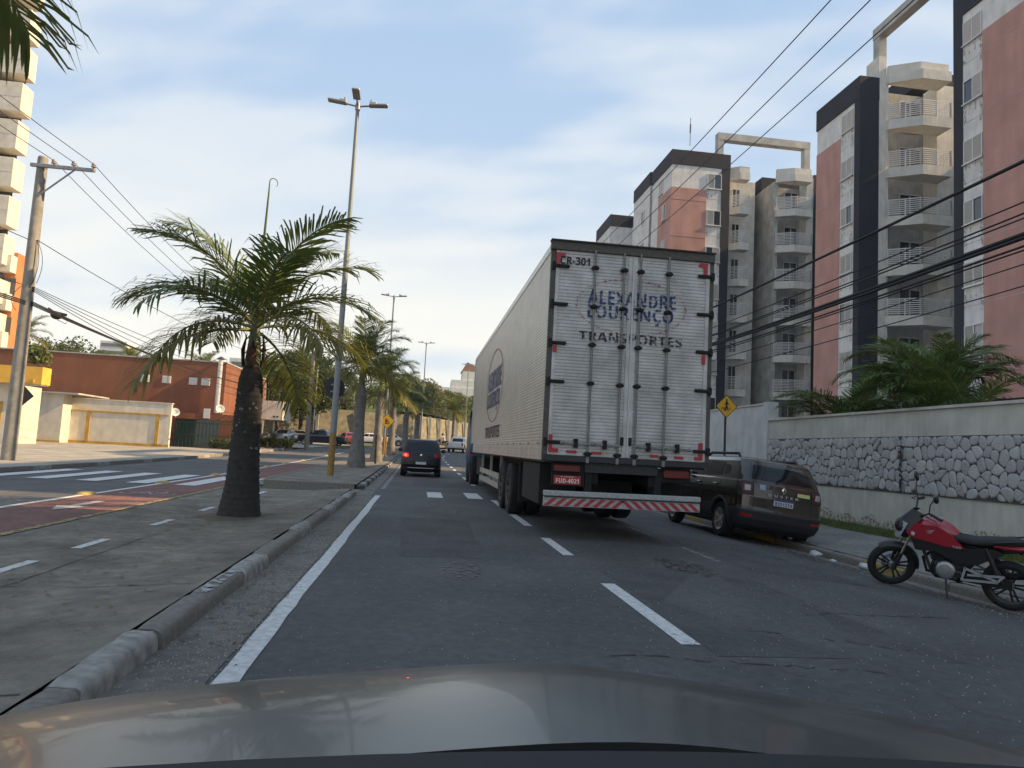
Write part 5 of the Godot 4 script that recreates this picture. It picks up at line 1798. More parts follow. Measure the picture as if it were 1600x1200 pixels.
func wheel_parts(t: Node3D, c: Vector3, r: float, width: float, rim_m: String, spokes: int, out := -1.0) -> void:
	# axle along x; the face points to out (-1 left, 1 right)
	var ty := Mb.new()
	var hw := width / 2
	ty.lathe(Vector3.ZERO, Vector3.RIGHT, [Vector2(r * 0.62, -hw * 0.9), Vector2(r * 0.72, -hw), Vector2(r * 0.93, -hw), Vector2(r * 0.985, -hw * 0.8), Vector2(r, -hw * 0.5), Vector2(r, hw * 0.5), Vector2(r * 0.985, hw * 0.8), Vector2(r * 0.93, hw), Vector2(r * 0.72, hw), Vector2(r * 0.62, hw * 0.9)], 28)
	var w := put(ty, "wheel", "tyre", t)
	w.position = c
	var rm := Mb.new()
	var fx := out * hw
	rm.lathe(Vector3.ZERO, V(out, 0, 0), [Vector2(r * 0.60, -hw * 0.8), Vector2(r * 0.60, hw * 0.8), Vector2(r * 0.645, hw * 0.95), Vector2(r * 0.645, hw * 0.99), Vector2(r * 0.56, hw * 0.9), Vector2(r * 0.54, hw * 0.2)], 24)
	for i in spokes:
		var a := TAU * i / spokes
		var d := V(0, cos(a), sin(a))
		rm.bar(V(fx * 0.62, 0, 0) + d * r * 0.08, V(fx * 0.8, 0, 0) + d * r * 0.59, r * 0.06, r * 0.17, d.cross(Vector3.RIGHT))
	rm.lathe(V(fx * 0.5, 0, 0), V(out, 0, 0), [Vector2(r * 0.18, 0), Vector2(r * 0.16, hw * 0.3), Vector2(0, hw * 0.32)], 14)
	put(rm, "rim", rim_m, w)
	var dk := Mb.new()
	dk.lathe(V(fx * 0.05, 0, 0), V(out, 0, 0), [Vector2(r * 0.45, -0.03), Vector2(r * 0.45, 0), Vector2(r * 0.3, 0.01), Vector2(0, 0.011)], 20)
	put(dk, "brake_drum", "steel_dark", w)

func build_truck() -> void:
	var t := thing("box_truck", "dirty white box truck with worn lettering on its rear doors", "truck", V(3.05, 0, -10.4))
	var W := 1.25
	var Y0 := 1.14
	var Y1 := 4.38
	var LEN := 14.7
	# left flank in sheets
	var n := 15
	var pw := (LEN - 0.1) / n
	var sheet_m := corrugated(pw - 0.006, Y1 - Y0 - 0.32, 0.05, 0.007).mesh()
	var short_m := corrugated(pw - 0.006, Y1 - 1.42 - 0.12, 0.05, 0.007).mesh()
	for i in n:
		var o := put(short_m if i == n - 1 else sheet_m, "side_sheet", "truck_side", t)
		# sheet's +x runs along -z... face -x
		o.transform = Transform3D(Basis(V(0, 0, 1), V(0, 1, 0), V(-1, 0, 0)), V(-W, (1.42 if i == n - 1 else Y0 + 0.22), -0.06 - (i + 1) * pw))
	slab_box(t, "side_rail", "truck_side", -W - 0.008, -W + 0.03, Y0, Y0 + 0.22, -0.05, -LEN + pw + 0.05)
	slab_box(t, "roof_rail", "truck_side", -W - 0.012, -W + 0.04, Y1 - 0.11, Y1, -0.05, -LEN)
	slab_box(t, "corner_post", "truck_top", -W - 0.02, -W + 0.07, Y0, Y1, 0.0, -0.06)
	slab_box(t, "corner_post", "truck_top", W - 0.07, W + 0.01, Y0, Y1, 0.0, -0.06)
	slab_box(t, "front_post", "truck_side", -W - 0.015, -W + 0.05, 1.42, Y1, -LEN, -LEN - 0.06)
	slab_box(t, "side_wall", "truck_side", W - 0.04, W, Y0, Y1, -0.06, -LEN)
	slab_box(t, "roof", "truck_side", -W + 0.04, W - 0.04, Y1 - 0.05, Y1 - 0.01, -0.06, -LEN)
	slab_box(t, "front_wall", "truck_side", -W, W, Y0 + 0.3, Y1 - 0.01, -LEN, -LEN - 0.04)
	slab_box(t, "floor", "truck_frame", -W + 0.03, W - 0.04, Y0 - 0.03, Y0 + 0.06, -0.06, -LEN)
	var rv := Mb.new()
	for i in 46:
		for yy in [Y0 + 0.05, Y0 + 0.16]:
			rv.lathe(V(-W - 0.008, yy, -0.25 - i * 0.3), V(-1, 0, 0), [Vector2(0.009, 0), Vector2(0.007, 0.005), Vector2(0, 0.006)], 6)
	put(rv, "rivets", "truck_rod", t)
	var mk := Mb.new()
	for i in 10: mk.box(V(-W - 0.012, Y0 + 0.245, -0.5 - i * 0.95), V(0.006, 0.035, 0.12))
	put(mk, "side_reflector", "side_red", t)
	# rear frame and doors
	slab_box(t, "top_beam", "truck_top", -W - 0.03, W, 4.265, Y1 + 0.01, 0.05, -0.06)
	slab_box(t, "rain_lip", "truck_frame", -W - 0.04, W + 0.01, Y1 + 0.01, Y1 + 0.03, 0.08, -0.06)
	slab_box(t, "rear_sill", "truck_frame", -W - 0.01, W, Y0, 1.225, 0.04, -0.06)
	for s in 2:
		var x0: float = -1.195 if s == 0 else 0.005
		var x1: float = -0.025 if s == 0 else 1.19
		var fr := Mb.new()
		for q in [[x0, x0 + 0.05], [x1 - 0.06, x1]]: fr.box(V((q[0] + q[1]) / 2, 2.745, -0.005), V(q[1] - q[0], 3.03, 0.03))
		for y in [1.25, 2.255, 2.83, 4.24]: fr.box(V((x0 + x1) / 2, y, -0.008), V(x1 - x0 - 0.111, 0.045, 0.03))
		var door := put(fr, "rear_door", "truck_door", t)
		for q in [[1.273, 2.232], [2.278, 2.807], [2.853, 4.217]]:
			var pm := put(corrugated(x1 - x0 - 0.111, q[1] - q[0], 0.05, 0.008), "door_panel", "truck_door", door)
			pm.position = V(x0 + 0.05, q[0], 0.0)
	var gk := Mb.new()
	gk.box(V(-0.01, 2.745, 0.012), V(0.026, 3.02, 0.02))
	put(gk, "door_seal", "shutter", t)
	for x in [-0.605, -0.16, 0.097, 0.538]:
		var r := Mb.new()
		r.tube([V(x, 1.19, 0.045), V(x, 4.29, 0.045)], 0.015, 10)
		var rod := put(r, "lock_rod", "truck_rod", t)
		for y in [4.025, 3.44, 2.867, 2.292, 1.26]:
			var g := Mb.new()
			g.cbox(V(x, y, 0.04), V(0.115, 0.05, 0.07), 0.018)
			g.cbox(V(x, y - 0.002, 0.045), V(0.06, 0.065, 0.085), 0.015)
			put(g, "rod_guide", "truck_black", rod)
		var ft := Mb.new()
		ft.cbox(V(x, 1.17, 0.05), V(0.05, 0.09, 0.03), 0.006)
		put(ft, "rod_foot", "truck_rod", rod)
	for s in [-1, 1]:
		for y in ([4.02, 3.445, 2.865, 2.294, 1.407] if s < 0 else [4.042, 3.452, 2.876, 2.291, 1.383]):
			var hm := Mb.new()
			hm.cbox(V(s * 1.115, y, 0.03), V(0.24, 0.05, 0.035), 0.01)
			hm.tube([V(s * 1.235, y - 0.06, 0.03), V(s * 1.235, y + 0.06, 0.03)], 0.024, 8)
			hm.cbox(V(s * 1.235, y, -0.0), V(0.05, 0.1, 0.1), 0.008)
			put(hm, "hinge", "truck_black", t)
	for q in [[-0.79, -0.99, -0.63], [-0.357, -0.53, -0.18], [0.302, 0.12, 0.48], [0.743, 0.56, 0.93]]:
		var b := Mb.new()
		b.bar(V(q[1], 1.405, 0.05), V(q[2], 1.395, 0.05), 0.02, 0.03)
		b.ball(V(q[1], 1.405, 0.05), V(0.035, 0.03, 0.02)); b.ball(V(q[2], 1.395, 0.05), V(0.035, 0.03, 0.02))
		var hb := put(b, "door_handle", "truck_rod", t)
		slab_box_in(hb, "handle_catch", "truck_black", V(q[0], 1.405, 0.05), V(0.055, 0.13, 0.06))
	for x in [-0.093, 0.03]: slab_box(t, "padlock_hasp", "truck_black", x - 0.02, x + 0.02, 1.41, 1.53, 0.04, 0.0)
	# red reflectors
	for q in [[-1.2, -1.06, 4.17, 4.225], [-1.2, -1.14, 4.01, 4.17], [1.02, 1.15, 4.19, 4.245], [1.09, 1.15, 4.05, 4.19], [-1.19, -1.13, 2.73, 2.83], [1.1, 1.15, 2.69, 2.85], [-1.185, -1.13, 1.32, 1.52], [-1.185, -1.04, 1.26, 1.32], [1.09, 1.15, 1.3, 1.51], [1.03, 1.15, 1.25, 1.3],
		[-0.915, -0.765, 1.26, 1.3], [-0.537, -0.393, 1.26, 1.3], [0.344, 0.47, 1.26, 1.3], [0.72, 0.855, 1.255, 1.295]]:
		slab_box(t, "reflector", "stripe_red", q[0], q[1], q[2], q[3], 0.024, 0.004)
	# lettering on the doors, flaking
	letters(t, "lettering", "ALEXANDRE", "worn_blue", V(-0.01, 3.60, 0.013), 1.36, 0.21)
	letters(t, "lettering", "LOURENÇO", "worn_blue", V(-0.03, 3.35, 0.013), 1.32, 0.26)
	letters(t, "lettering", "TRANSPORTES", "worn_black", V(-0.01, 3.0, 0.013), 1.58, 0.145)
	letters(t, "fleet_number", "CR-301", "print_black", V(-0.91, 4.115, 0.013), 0.45, 0.115)
	var el := Mb.new()
	var er := []
	for i in 49:
		var a := TAU * i / 48
		er.append([V(-0.02 + cos(a) * 0.86, 3.48 + sin(a) * 0.43, 0.012), V(-0.02 + cos(a) * 0.83, 3.48 + sin(a) * 0.405, 0.012)])
	el.grid(er)
	put(el, "logo_ring", "worn_red", t)
	# flank logo
	var lb := Basis(V(0, 0, 1), V(0, 1, 0), V(-1, 0, 0))
	letters(t, "lettering", "ALEXANDRE", "side_blue", V(-W - 0.012, 3.02, -7.7), 3.15, 0.50, lb)
	letters(t, "lettering", "LOURENÇO", "side_blue", V(-W - 0.012, 2.46, -7.85), 3.0, 0.52, lb)
	letters(t, "lettering", "TRANSPORTES", "side_black", V(-W - 0.012, 1.69, -7.75), 3.5, 0.30, lb)
	var el2 := Mb.new()
	er = []
	for i in 65:
		var a := TAU * i / 64
		er.append([V(-W - 0.011, 2.86 + sin(a) * 0.92, -7.75 + cos(a) * 1.95), V(-W - 0.011, 2.86 + sin(a) * 0.885, -7.75 + cos(a) * 1.87)])
	el2.grid(er)
	put(el2, "logo_ring", "side_red", t)
	# tail lamps, plate, underride bumper
	slab_box(t, "lamp_bar", "truck_black", -1.1, -0.62, 0.78, 1.12, -0.06, -0.1)
	slab_box(t, "lamp_bar", "truck_black", 0.55, 1.0, 0.9, 1.12, -0.06, -0.1)
	for q in [[-1.08, -0.69, 0.985, 1.085], [0.575, 0.96, 0.965, 1.08]]:
		var lm := Mb.new()
		lm.cbox(V((q[0] + q[1]) / 2, (q[2] + q[3]) / 2, -0.03), V(q[1] - q[0], q[3] - q[2], 0.07), 0.012)
		put(lm, "tail_lamp", "tail_dull", t)
	var pl := Mb.new()
	pl.cbox(V(-0.87, 0.865, -0.045), V(0.4, 0.13, 0.012), 0.004)
	var po := put(pl, "number_plate", "plate_red", t)
	letters(po, "plate_text", "FUD-4021", "print_white", V(-0.87, 0.855, -0.036), 0.34, 0.065)
	letters(po, "plate_town", "SP - SAO PAULO", "print_white", V(-0.87, 0.912, -0.036), 0.2, 0.014)
	var bp := Mb.new()
	bp.cbox(V(-0.045, 0.672, 0.0), V(2.35, 0.075, 0.12), 0.01)
	bp.cbox(V(-0.045, 0.555, 0.0), V(2.35, 0.14, 0.06), 0.006)
	var bo := put(bp, "underride_bumper", "bumper_grey", t)
	slab_box_in(bo, "bumper_edge", "truck_frame", V(-0.045, 0.625, 0.035), V(2.34, 0.016, 0.03))
	var k := 0
	for i in range(-8, 8):
		var x := -0.045 + (i + 0.5) * 0.143
		var sl := 0.065 if i < 0 else -0.065
		var sp := Mb.new()
		sp.prism(PackedVector2Array([Vector2(x - sl - 0.037, 0.495), Vector2(x - sl + 0.037, 0.495), Vector2(x + sl + 0.037, 0.605), Vector2(x + sl - 0.037, 0.605)]), Transform3D(Basis.IDENTITY, V(0, 0, 0.03)), 0.004)
		put(sp, "bumper_stripe", "stripe_red", bo)
	for x in [-0.55, 0.5]: slab_box(t, "bumper_hanger", "truck_black", x - 0.05, x + 0.05, 0.6, 1.1, -0.06, -0.2)
	# chassis
	for x in [-0.45, 0.42]: slab_box(t, "chassis_rail", "truck_black", x - 0.05, x + 0.05, 0.82, 1.1, -0.1, -17.2)
	slab_box(t, "cross_member", "truck_frame", -0.62, 0.48, 0.99, 1.13, -0.02, -0.12)
	for z in [-4.1, -5.4]:
		var ax := Mb.new()
		ax.tube([V(-1.0, 0.5, z), V(-0.25, 0.5, z), V(0, 0.5, z), V(0.25, 0.5, z), V(1.0, 0.5, z)], [0.07, 0.09, 0.24, 0.09, 0.07], 12)
		put(ax, "axle", "truck_black", t)
		for s in [-1, 1]:
			wheel_parts(t, V(s * 1.08, 0.505, z), 0.505, 0.29, "rim_dark", 8, s)
			wheel_parts(t, V(s * 0.74, 0.505, z), 0.505, 0.27, "rim_dark", 0, s)
	for s in [-1, 1]:
		slab_box(t, "mud_flap", "truck_black", s * 1.2, s * 0.62, 0.34, 1.05, -2.75, -2.8)
	slab_box(t, "tool_box", "truck_black", -1.2, -0.62, 0.47, 1.08, -0.55, -2.3)
	slab_box(t, "spare_carrier", "truck_black", 0.62, 1.15, 0.55, 1.05, -0.9, -2.4)
	slab_box(t, "air_tank", "truck_black", -0.4, 0.4, 0.55, 0.85, -1.0, -2.2)
	# side guards
	for y in [0.44, 0.66]: slab_box(t, "side_guard", "truck_cream", -1.2, -1.16, y - 0.075, y + 0.055, -6.2, -11.2)
	for z in [-6.3, -8.6, -11.1]: slab_box(t, "guard_post", "truck_cream", -1.16, -1.1, 0.4, 1.12, z - 0.03, z + 0.03)
	slab_box(t, "fuel_tank", "truck_black", -1.12, -0.55, 0.45, 1.0, -11.6, -13.4)
	# cab
	var cab := Mb.new()
	var rings := []
	for q in [[0.55, 1.2, -15.3, -17.3], [0.9, 1.25, -15.25, -17.4], [1.9, 1.25, -15.2, -17.42], [2.5, 1.2, -15.2, -17.2], [3.0, 1.1, -15.2, -16.95], [3.12, 0.9, -15.3, -16.7]]:
		rings.append([V(-q[1], q[0], q[2]), V(-q[1], q[0], q[3] + 0.2), V(-q[1] + 0.2, q[0], q[3]), V(q[1] - 0.2, q[0], q[3]), V(q[1], q[0], q[3] + 0.2), V(q[1], q[0], q[2])])
	cab.grid(rings, true)
	put(cab, "cab", "truck_blue", t)
	slab_box(t, "cab_window", "car_glass", -1.265, -1.22, 1.95, 2.6, -15.7, -16.8)
	slab_box(t, "windscreen", "car_glass", -1.0, 1.0, 1.95, 2.75, -17.35, -17.45)
	slab_box(t, "cab_step", "truck_black", -1.23, -0.7, 0.4, 0.9, -15.0, -15.9)
	slab_box(t, "marker_lamp", "tail_red", -1.27, -1.1, 1.05, 1.18, -14.95, -15.02)
	for s in [-1, 1]:
		wheel_parts(t, V(s * 1.08, 0.505, -16.6), 0.505, 0.29, "rim_dark", 8, s)
		wheel_parts(t, V(s * 1.08, 0.505, -14.9), 0.505, 0.29, "rim_dark", 8, s)

# ---------- cars: a hull of horizontal rings; windows, lamps and plates lie on the same surface
func lay(L: Array, y: float) -> Array:
	for i in L.size() - 1:
		if y <= L[i + 1][0]:
			var t: float = clampf((y - L[i][0]) / (L[i + 1][0] - L[i][0]), 0, 1)
			var o := []
			for k in L[i].size(): o.append(lerpf(L[i][k], L[i + 1][k], t))
			return o
	return L[L.size() - 1]
func warp(x: float, z: float, l: Array) -> Vector2:
	var u: float = (z - (l[2] + l[3]) / 2) / ((l[2] - l[3]) / 2)
	var v: float = x / l[1]
	return Vector2(x * (1.0 - 0.04 * u * u * u * u), z - 0.07 * u * u * u * v * v)
func hull_side(L: Array, z: float, y: float, s: float, off: float) -> Vector3:
	var l := lay(L, y)
	var rc: float = minf(0.14, l[1] * 0.4)
	var x: float = l[1]
	if z > l[2] - rc: x -= rc - sqrt(maxf(0.0, rc * rc - pow(minf(z, l[2]) - (l[2] - rc), 2)))
	if z < l[3] + rc: x -= rc - sqrt(maxf(0.0, rc * rc - pow(maxf(z, l[3]) - (l[3] + rc), 2)))
	var p := warp(x * s, clampf(z, l[3], l[2]), l)
	return V(p.x + off * s, y, p.y)
func hull_end(L: Array, x: float, y: float, rear: bool, off: float) -> Vector3:
	var l := lay(L, y)
	var rc: float = minf(0.14, l[1] * 0.4)
	var dz := 0.0
	if absf(x) > l[1] - rc: dz = rc - sqrt(maxf(0.0, rc * rc - pow(minf(absf(x), l[1]) - (l[1] - rc), 2)))
	var p := warp(clampf(x, -l[1], l[1]), (l[2] - dz) if rear else (l[3] + dz), l)
	return V(p.x, y, p.y + (off if rear else -off))
func patch(f: Callable, c: Array, nu := 6, nv := 4) -> Mb:
	var rows := []
	for j in nv + 1:
		var row := []
		for i in nu + 1:
			var a: Vector2 = c[0].lerp(c[1], float(i) / nu)
			var b: Vector2 = c[3].lerp(c[2], float(i) / nu)
			var q := a.lerp(b, float(j) / nv)
			row.append(f.call(q))
		rows.append(row)
	var m := Mb.new()
	m.grid(rows)
	return m
func hull(L: Array, y0: float, y1: float, axles: Array, arch: float, wr: float, closed: bool) -> Mb:
	var ys := []
	var y := y0
	while y < y1 - 0.005:
		ys.append(y)
		y += 0.03
	ys.append(y1)
	for l in L:
		if l[0] > y0 + 0.004 and l[0] < y1 - 0.004: ys.append(l[0])
	ys.sort()
	var rows := []
	for yy in ys:
		var l := lay(L, yy)
		var rc: float = minf(0.14, l[1] * 0.4)
		var pts := []
		for i in 11: pts.append(hull_end(L, lerpf(-l[1] + rc, l[1] - rc, i / 10.0), yy, true, 0))
		for i in range(1, 5):
			var a := PI / 2 * i / 5.0
			var w := warp(l[1] - rc + sin(a) * rc, l[2] - rc + cos(a) * rc, l)
			pts.append(V(w.x, yy, w.y))
		for i in 57: pts.append(hull_side(L, lerpf(l[2] - rc, l[3] + rc, i / 56.0), yy, 1.0, 0))
		for i in range(1, 5):
			var a := PI / 2 * i / 5.0
			var w := warp(l[1] - rc + cos(a) * rc, l[3] + rc - sin(a) * rc, l)
			pts.append(V(w.x, yy, w.y))
		for i in 11: pts.append(hull_end(L, lerpf(l[1] - rc, -l[1] + rc, i / 10.0), yy, false, 0))
		for i in range(1, 5):
			var a := PI / 2 * i / 5.0
			var w := warp(-(l[1] - rc + sin(a) * rc), l[3] + rc - cos(a) * rc, l)
			pts.append(V(w.x, yy, w.y))
		for i in 57: pts.append(hull_side(L, lerpf(l[3] + rc, l[2] - rc, i / 56.0), yy, -1.0, 0))
		for i in range(1, 5):
			var a := PI / 2 * i / 5.0
			var w := warp(-(l[1] - rc + cos(a) * rc), l[2] - rc + sin(a) * rc, l)
			pts.append(V(w.x, yy, w.y))
		for i in pts.size():
			var p: Vector3 = pts[i]
			for az in axles:
				if Vector2(p.z - az, p.y - wr).length() < arch and absf(p.x) > 0.5:
					p.x = signf(p.x) * minf(absf(p.x), l[1] - 0.27)
			pts[i] = p
		rows.append(pts)
	var m := Mb.new()
	m.grid(rows, true)
	var capf := func(row: Array) -> void:
		var c := Vector3.ZERO
		for p in row: c += p
		c /= row.size()
		for i in row.size(): m.tri(c, row[i], row[(i + 1) % row.size()])
	if closed: capf.call(rows[rows.size() - 1])
	return m
func car(called: String, label: String, L: Array, o: Dictionary, at: Vector3, turn: float, group := "") -> Node3D:
	var t := thing(called, label, o.get("cat", "car"), at, turn, group)
	var wr: float = o.wr
	var split: float = o.get("split", 0.42)
	put(hull(L, L[0][0], split, o.axles, wr + 0.07, wr, false), "lower_body", o.get("lower", "plastic"), t)
	put(hull(L, split, L[L.size() - 1][0], o.axles, wr + 0.07, wr, true), "body", o.paint, t)
	var und := Mb.new()
	und.box(V(0, L[0][0] + 0.08, (L[0][2] + L[0][3]) / 2), V(L[0][1] * 1.15, 0.22, (L[0][2] - L[0][3]) * 0.94))
	put(und, "underbody", "under", t)
	for az in o.axles:
		for s in [-1, 1]:
			wheel_parts(t, V(s * (o.track), wr, az), wr, 0.215, o.get("rim", "rim"), o.get("spokes", 5), s)
			var ar := Mb.new()
			var pts := []
			for i in 17:
				var a := lerpf(-0.25, PI + 0.25, i / 16.0)
				pts.append(hull_side(L, az + cos(a) * (wr + 0.085), maxf(wr + sin(a) * (wr + 0.085), L[0][0]), s, -0.012))
			ar.tube(pts, o.get("arch_r", 0.022), 6)
			put(ar, "arch_trim", o.get("arch_m", "plastic"), t)
	for s in [-1.0, 1.0]:
		for w in o.side_windows:
			put(patch(func(q): return hull_side(L, q.x, q.y, s, 0.006), w, 8, 5), "side_window", "car_glass", t)
	if o.has("rear_window"):
		put(patch(func(q): return hull_end(L, q.x, q.y, true, 0.006), o.rear_window, 12, 5), "rear_window", "car_glass", t)
	if o.has("windscreen"):
		put(patch(func(q): return hull_end(L, q.x, q.y, false, 0.006), o.windscreen, 12, 6), "windscreen", "car_glass", t)
	for s in [-1.0, 1.0]:
		var mm := Mb.new()
		var mp := hull_side(L, o.mirror.x, o.mirror.y, s, 0.0)
		mm.tube([mp - V(s * .03, 0, 0), mp + V(s * 0.1, 0.03, 0)], 0.025, 6)
		mm.ball(mp + V(s * 0.15, 0.05, 0), V(0.1, 0.075, 0.06))
		put(mm, "wing_mirror", o.get("mirror_m", "plastic"), t)
		for h in o.get("lamps", []):
			put(patch(func(q): return hull_end(L, q.x * s, q.y, true, 0.008), h[0], 6, 4), "tail_lamp", h[1] if not (h.size() > 2 and s < 0) else h[2], t)
		for h in o.get("headlamps", []):
			put(patch(func(q): return hull_end(L, q.x * s, q.y, false, 0.008), h, 5, 3), "headlamp", "lens", t)
	return t
func v2(a: Array) -> Array:
	var o := []
	for i in range(0, a.size(), 2): o.append(Vector2(a[i], a[i + 1]))
	return o

func plate(t: Node3D, L: Array, y: float, s: String, w := 0.4) -> void:
	var p := hull_end(L, 0, y, true, 0.02)
	var m := Mb.new()
	m.cbox(p, V(w, 0.13, 0.014), 0.004)
	var o := put(m, "number_plate", "plate_white", t)
	slab_box_in(o, "plate_band", "plate_blue", p + V(0, 0.048, 0.0085), V(w - 0.01, 0.032, 0.002))
	if s != "": letters(o, "plate_text", s, "print_black", p + V(0, -0.018, 0.009), w * 0.86, 0.065)

func build_vehicles() -> void:
	# brown SUV at the kerb
	var D := [[0.24, .78, 1.93, -1.98], [0.32, .86, 2.06, -2.1], [0.45, .895, 2.13, -2.16], [0.60, .905, 2.15, -2.18], [0.68, .90, 2.11, -2.17], [0.88, .905, 2.10, -2.15], [1.06, .90, 2.07, -2.1], [1.14, .885, 2.04, -1.9], [1.17, .87, 2.02, -1.25], [1.28, .85, 1.97, -1.0], [1.43, .81, 1.88, -.62], [1.54, .775, 1.80, -.4], [1.605, .735, 1.74, -.27], [1.64, .64, 1.64, -.12], [1.655, .4, 1.3, .1]]
	var so := {wr = 0.345, track = 0.775, axles = [1.27, -1.38], paint = "brown_paint", split = 0.63, spokes = 6, arch_r = 0.04, mirror = Vector2(-0.72, 1.18),
		side_windows = [v2([1.22, 1.24, 1.46, 1.28, 1.38, 1.44, 1.18, 1.47]), v2([0.28, 1.2, 1.14, 1.22, 1.1, 1.5, 0.3, 1.52]), v2([-0.85, 1.19, 0.2, 1.2, 0.22, 1.52, -0.35, 1.49])],
		rear_window = v2([-0.66, 1.22, 0.66, 1.22, 0.58, 1.5, -0.58, 1.5]), windscreen = v2([0.7, 1.2, -0.7, 1.2, -0.58, 1.53, 0.58, 1.53]),
		lamps = [[v2([0.62, 0.90, 0.898, 0.90, 0.882, 1.16, 0.62, 1.16]), "plastic"], [v2([0.655, 0.94, 0.855, 0.94, 0.845, 1.125, 0.655, 1.125]), "tail_dull"]], headlamps = [v2([0.45, 0.8, 0.8, 0.83, 0.8, 0.97, 0.45, 0.95])]}
	var gx := 6.92
	var gz := -15.38
	var d := car("parked_suv", "brown SUV with roof rails parked against the right kerb", D, so, V(gx, gy(gx, gz) + 0.01, gz), 0.0)
	d.rotation.z = -0.112
	d.rotation.x = 0.0
	for s in [-1.0, 1.0]:
		var lp := hull_end(D, 0.755 * s, 1.03, true, 0.02)
		var ln := Mb.new()
		ln.cbox(lp, V(0.13, 0.12, 0.03), 0.015, Basis(Vector3.UP, 0.35 * s))
		put(ln, "lamp_lens", "tail_clear", d)
		var rr := Mb.new()
		var rp := []
		for z in [1.35, 1.25, 0.9, 0.4, -0.1, -0.25]: rp.append(V(s * 0.62, 1.635 if z in [1.35, -0.25] else 1.705, z))
		rr.tube(rp, [0.02, 0.03, 0.028, 0.028, 0.03, 0.02], 8)
		put(rr, "roof_rail", "plastic", d)
		var rf := patch(func(q): return hull_end(D, q.x * s, q.y, true, 0.01), v2([0.62, 0.49, 0.86, 0.49, 0.86, 0.54, 0.62, 0.54]), 4, 2)
		put(rf, "bumper_reflector", "tail_red", d)
	var an := Mb.new()
	an.tube([V(-0.0, 1.64, 1.38), V(0.06, 1.88, 1.62)], [0.011, 0.006], 6)
	put(an, "antenna", "plastic", d)
	plate(d, D, 0.83, "RID1374", 0.4)
	var by := hull_end(D, 0, 0.955, true, 0.012)
	letters(d, "badge_letters", "D U S T E R", "alu", by + V(0, 0.0, 0), 0.62, 0.045)
	var em := Mb.new()
	var ec := hull_end(D, 0, 1.075, true, 0.02)
	em.grid([[ec + V(0, .075, 0), ec + V(.05, 0, 0.01), ec + V(0, -.075, 0), ec + V(-.05, 0, .01)], [ec + V(0, .035, 0.012), ec + V(.02, 0, 0.016), ec + V(0, -.035, 0.012), ec + V(-.02, 0, .016)]], true, true)
	put(em, "emblem", "chrome", d)
	var s1 := patch(func(q): return hull_end(D, q.x, q.y, true, 0.009), v2([0.3, 1.0, 0.58, 1.0, 0.58, 1.07, 0.3, 1.07]), 4, 2)
	put(s1, "sticker", "sticker_lime", d)
	put(patch(func(q): return hull_end(D, q.x, q.y, true, 0.009), v2([-0.5, 1.03, -0.38, 1.03, -0.38, 1.13, -0.5, 1.13]), 3, 2), "sticker", "sticker_blue", d)
	for s in [-1.0, 1.0]:
		for zz in [1.18, 0.25, -0.83]:
			var sm := Mb.new()
			var pts := []
			for i in 8: pts.append(hull_side(D, zz, lerpf(0.66, 1.15, i / 7.0), s, 0.0))
			sm.tube(pts, 0.004, 4)
			put(sm, "door_seam", "under", d)
		for zz in [0.95, 0.05]:
			var hm := Mb.new()
			var hp := hull_side(D, zz, 1.03, s, 0.015)
			hm.cbox(hp, V(0.03, 0.035, 0.19), 0.01)
			put(hm, "door_handle", "brown_paint", d)
	var hs := Mb.new()
	for s in [-1.0, 1.0]:
		var pts := []
		for i in 9: pts.append(hull_end(D, 0.615 * s, lerpf(0.66, 1.18, i / 8.0), true, 0.001))
		hs.tube(pts, 0.005, 4)
	put(hs, "hatch_seam", "under", d)
	# black hatchback ahead in our lane
	var K := [[0.2, .68, 1.6, -1.62], [0.3, .755, 1.74, -1.76], [0.48, .785, 1.81, -1.82], [0.62, .79, 1.80, -1.83], [0.80, .79, 1.77, -1.80], [0.92, .78, 1.73, -1.70], [0.96, .765, 1.70, -1.05], [1.15, .72, 1.58, -.76], [1.32, .665, 1.46, -.45], [1.42, .61, 1.36, -.24], [1.46, .52, 1.24, -.08], [1.478, .3, 1.0, .1]]
	var ko := {wr = 0.295, track = 0.68, axles = [1.15, -1.28], paint = "black_paint", split = 0.40, spokes = 6, rim = "rim_dark", mirror = Vector2(-0.62, 0.97),
		side_windows = [v2([0.25, 1.0, 1.2, 1.02, 1.05, 1.3, 0.27, 1.33]), v2([-0.75, 1.0, 0.17, 1.0, 0.19, 1.33, -0.3, 1.3])],
		rear_window = v2([-0.66, 1.0, 0.66, 1.0, 0.56, 1.34, -0.56, 1.34]), windscreen = v2([0.62, 1.0, -0.62, 1.0, -0.55, 1.35, 0.55, 1.35]),
		lamps = [[v2([0.50, 0.77, 0.785, 0.77, 0.78, 0.92, 0.52, 0.90]), "tail_red", "tail_red"]], headlamps = [v2([0.4, 0.7, 0.7, 0.74, 0.7, 0.85, 0.4, 0.82])]}
	var kc := V(0.15, 0.02, -30.35)
	kc.y = gy(kc.x, kc.z)
	var kw := car("hatchback", "black hatchback driving ahead with its left indicator lit", K, ko, kc, -0.01)
	plate(kw, K, 0.55, "", 0.4)
	var sgl := patch(func(q): return hull_end(K, q.x, q.y, true, 0.013), v2([-0.70, 0.80, -0.58, 0.80, -0.58, 0.88, -0.70, 0.88]), 3, 2)
	put(sgl, "indicator", "tail_lit", kw)
	var eb := Mb.new()
	eb.ball(hull_end(K, 0, 0.83, true, 0.01), V(0.05, 0.06, 0.015))
	put(eb, "emblem", "chrome", kw)
	for s in [-1.0, 1.0]:
		var rr := Mb.new()
		rr.tube([V(s * .55, 1.45, 1.2), V(s * .55, 1.50, 1.0), V(s * .55, 1.50, 0.0), V(s * .55, 1.45, -.15)], 0.02, 6)
		put(rr, "roof_rail", "silver_paint", kw)
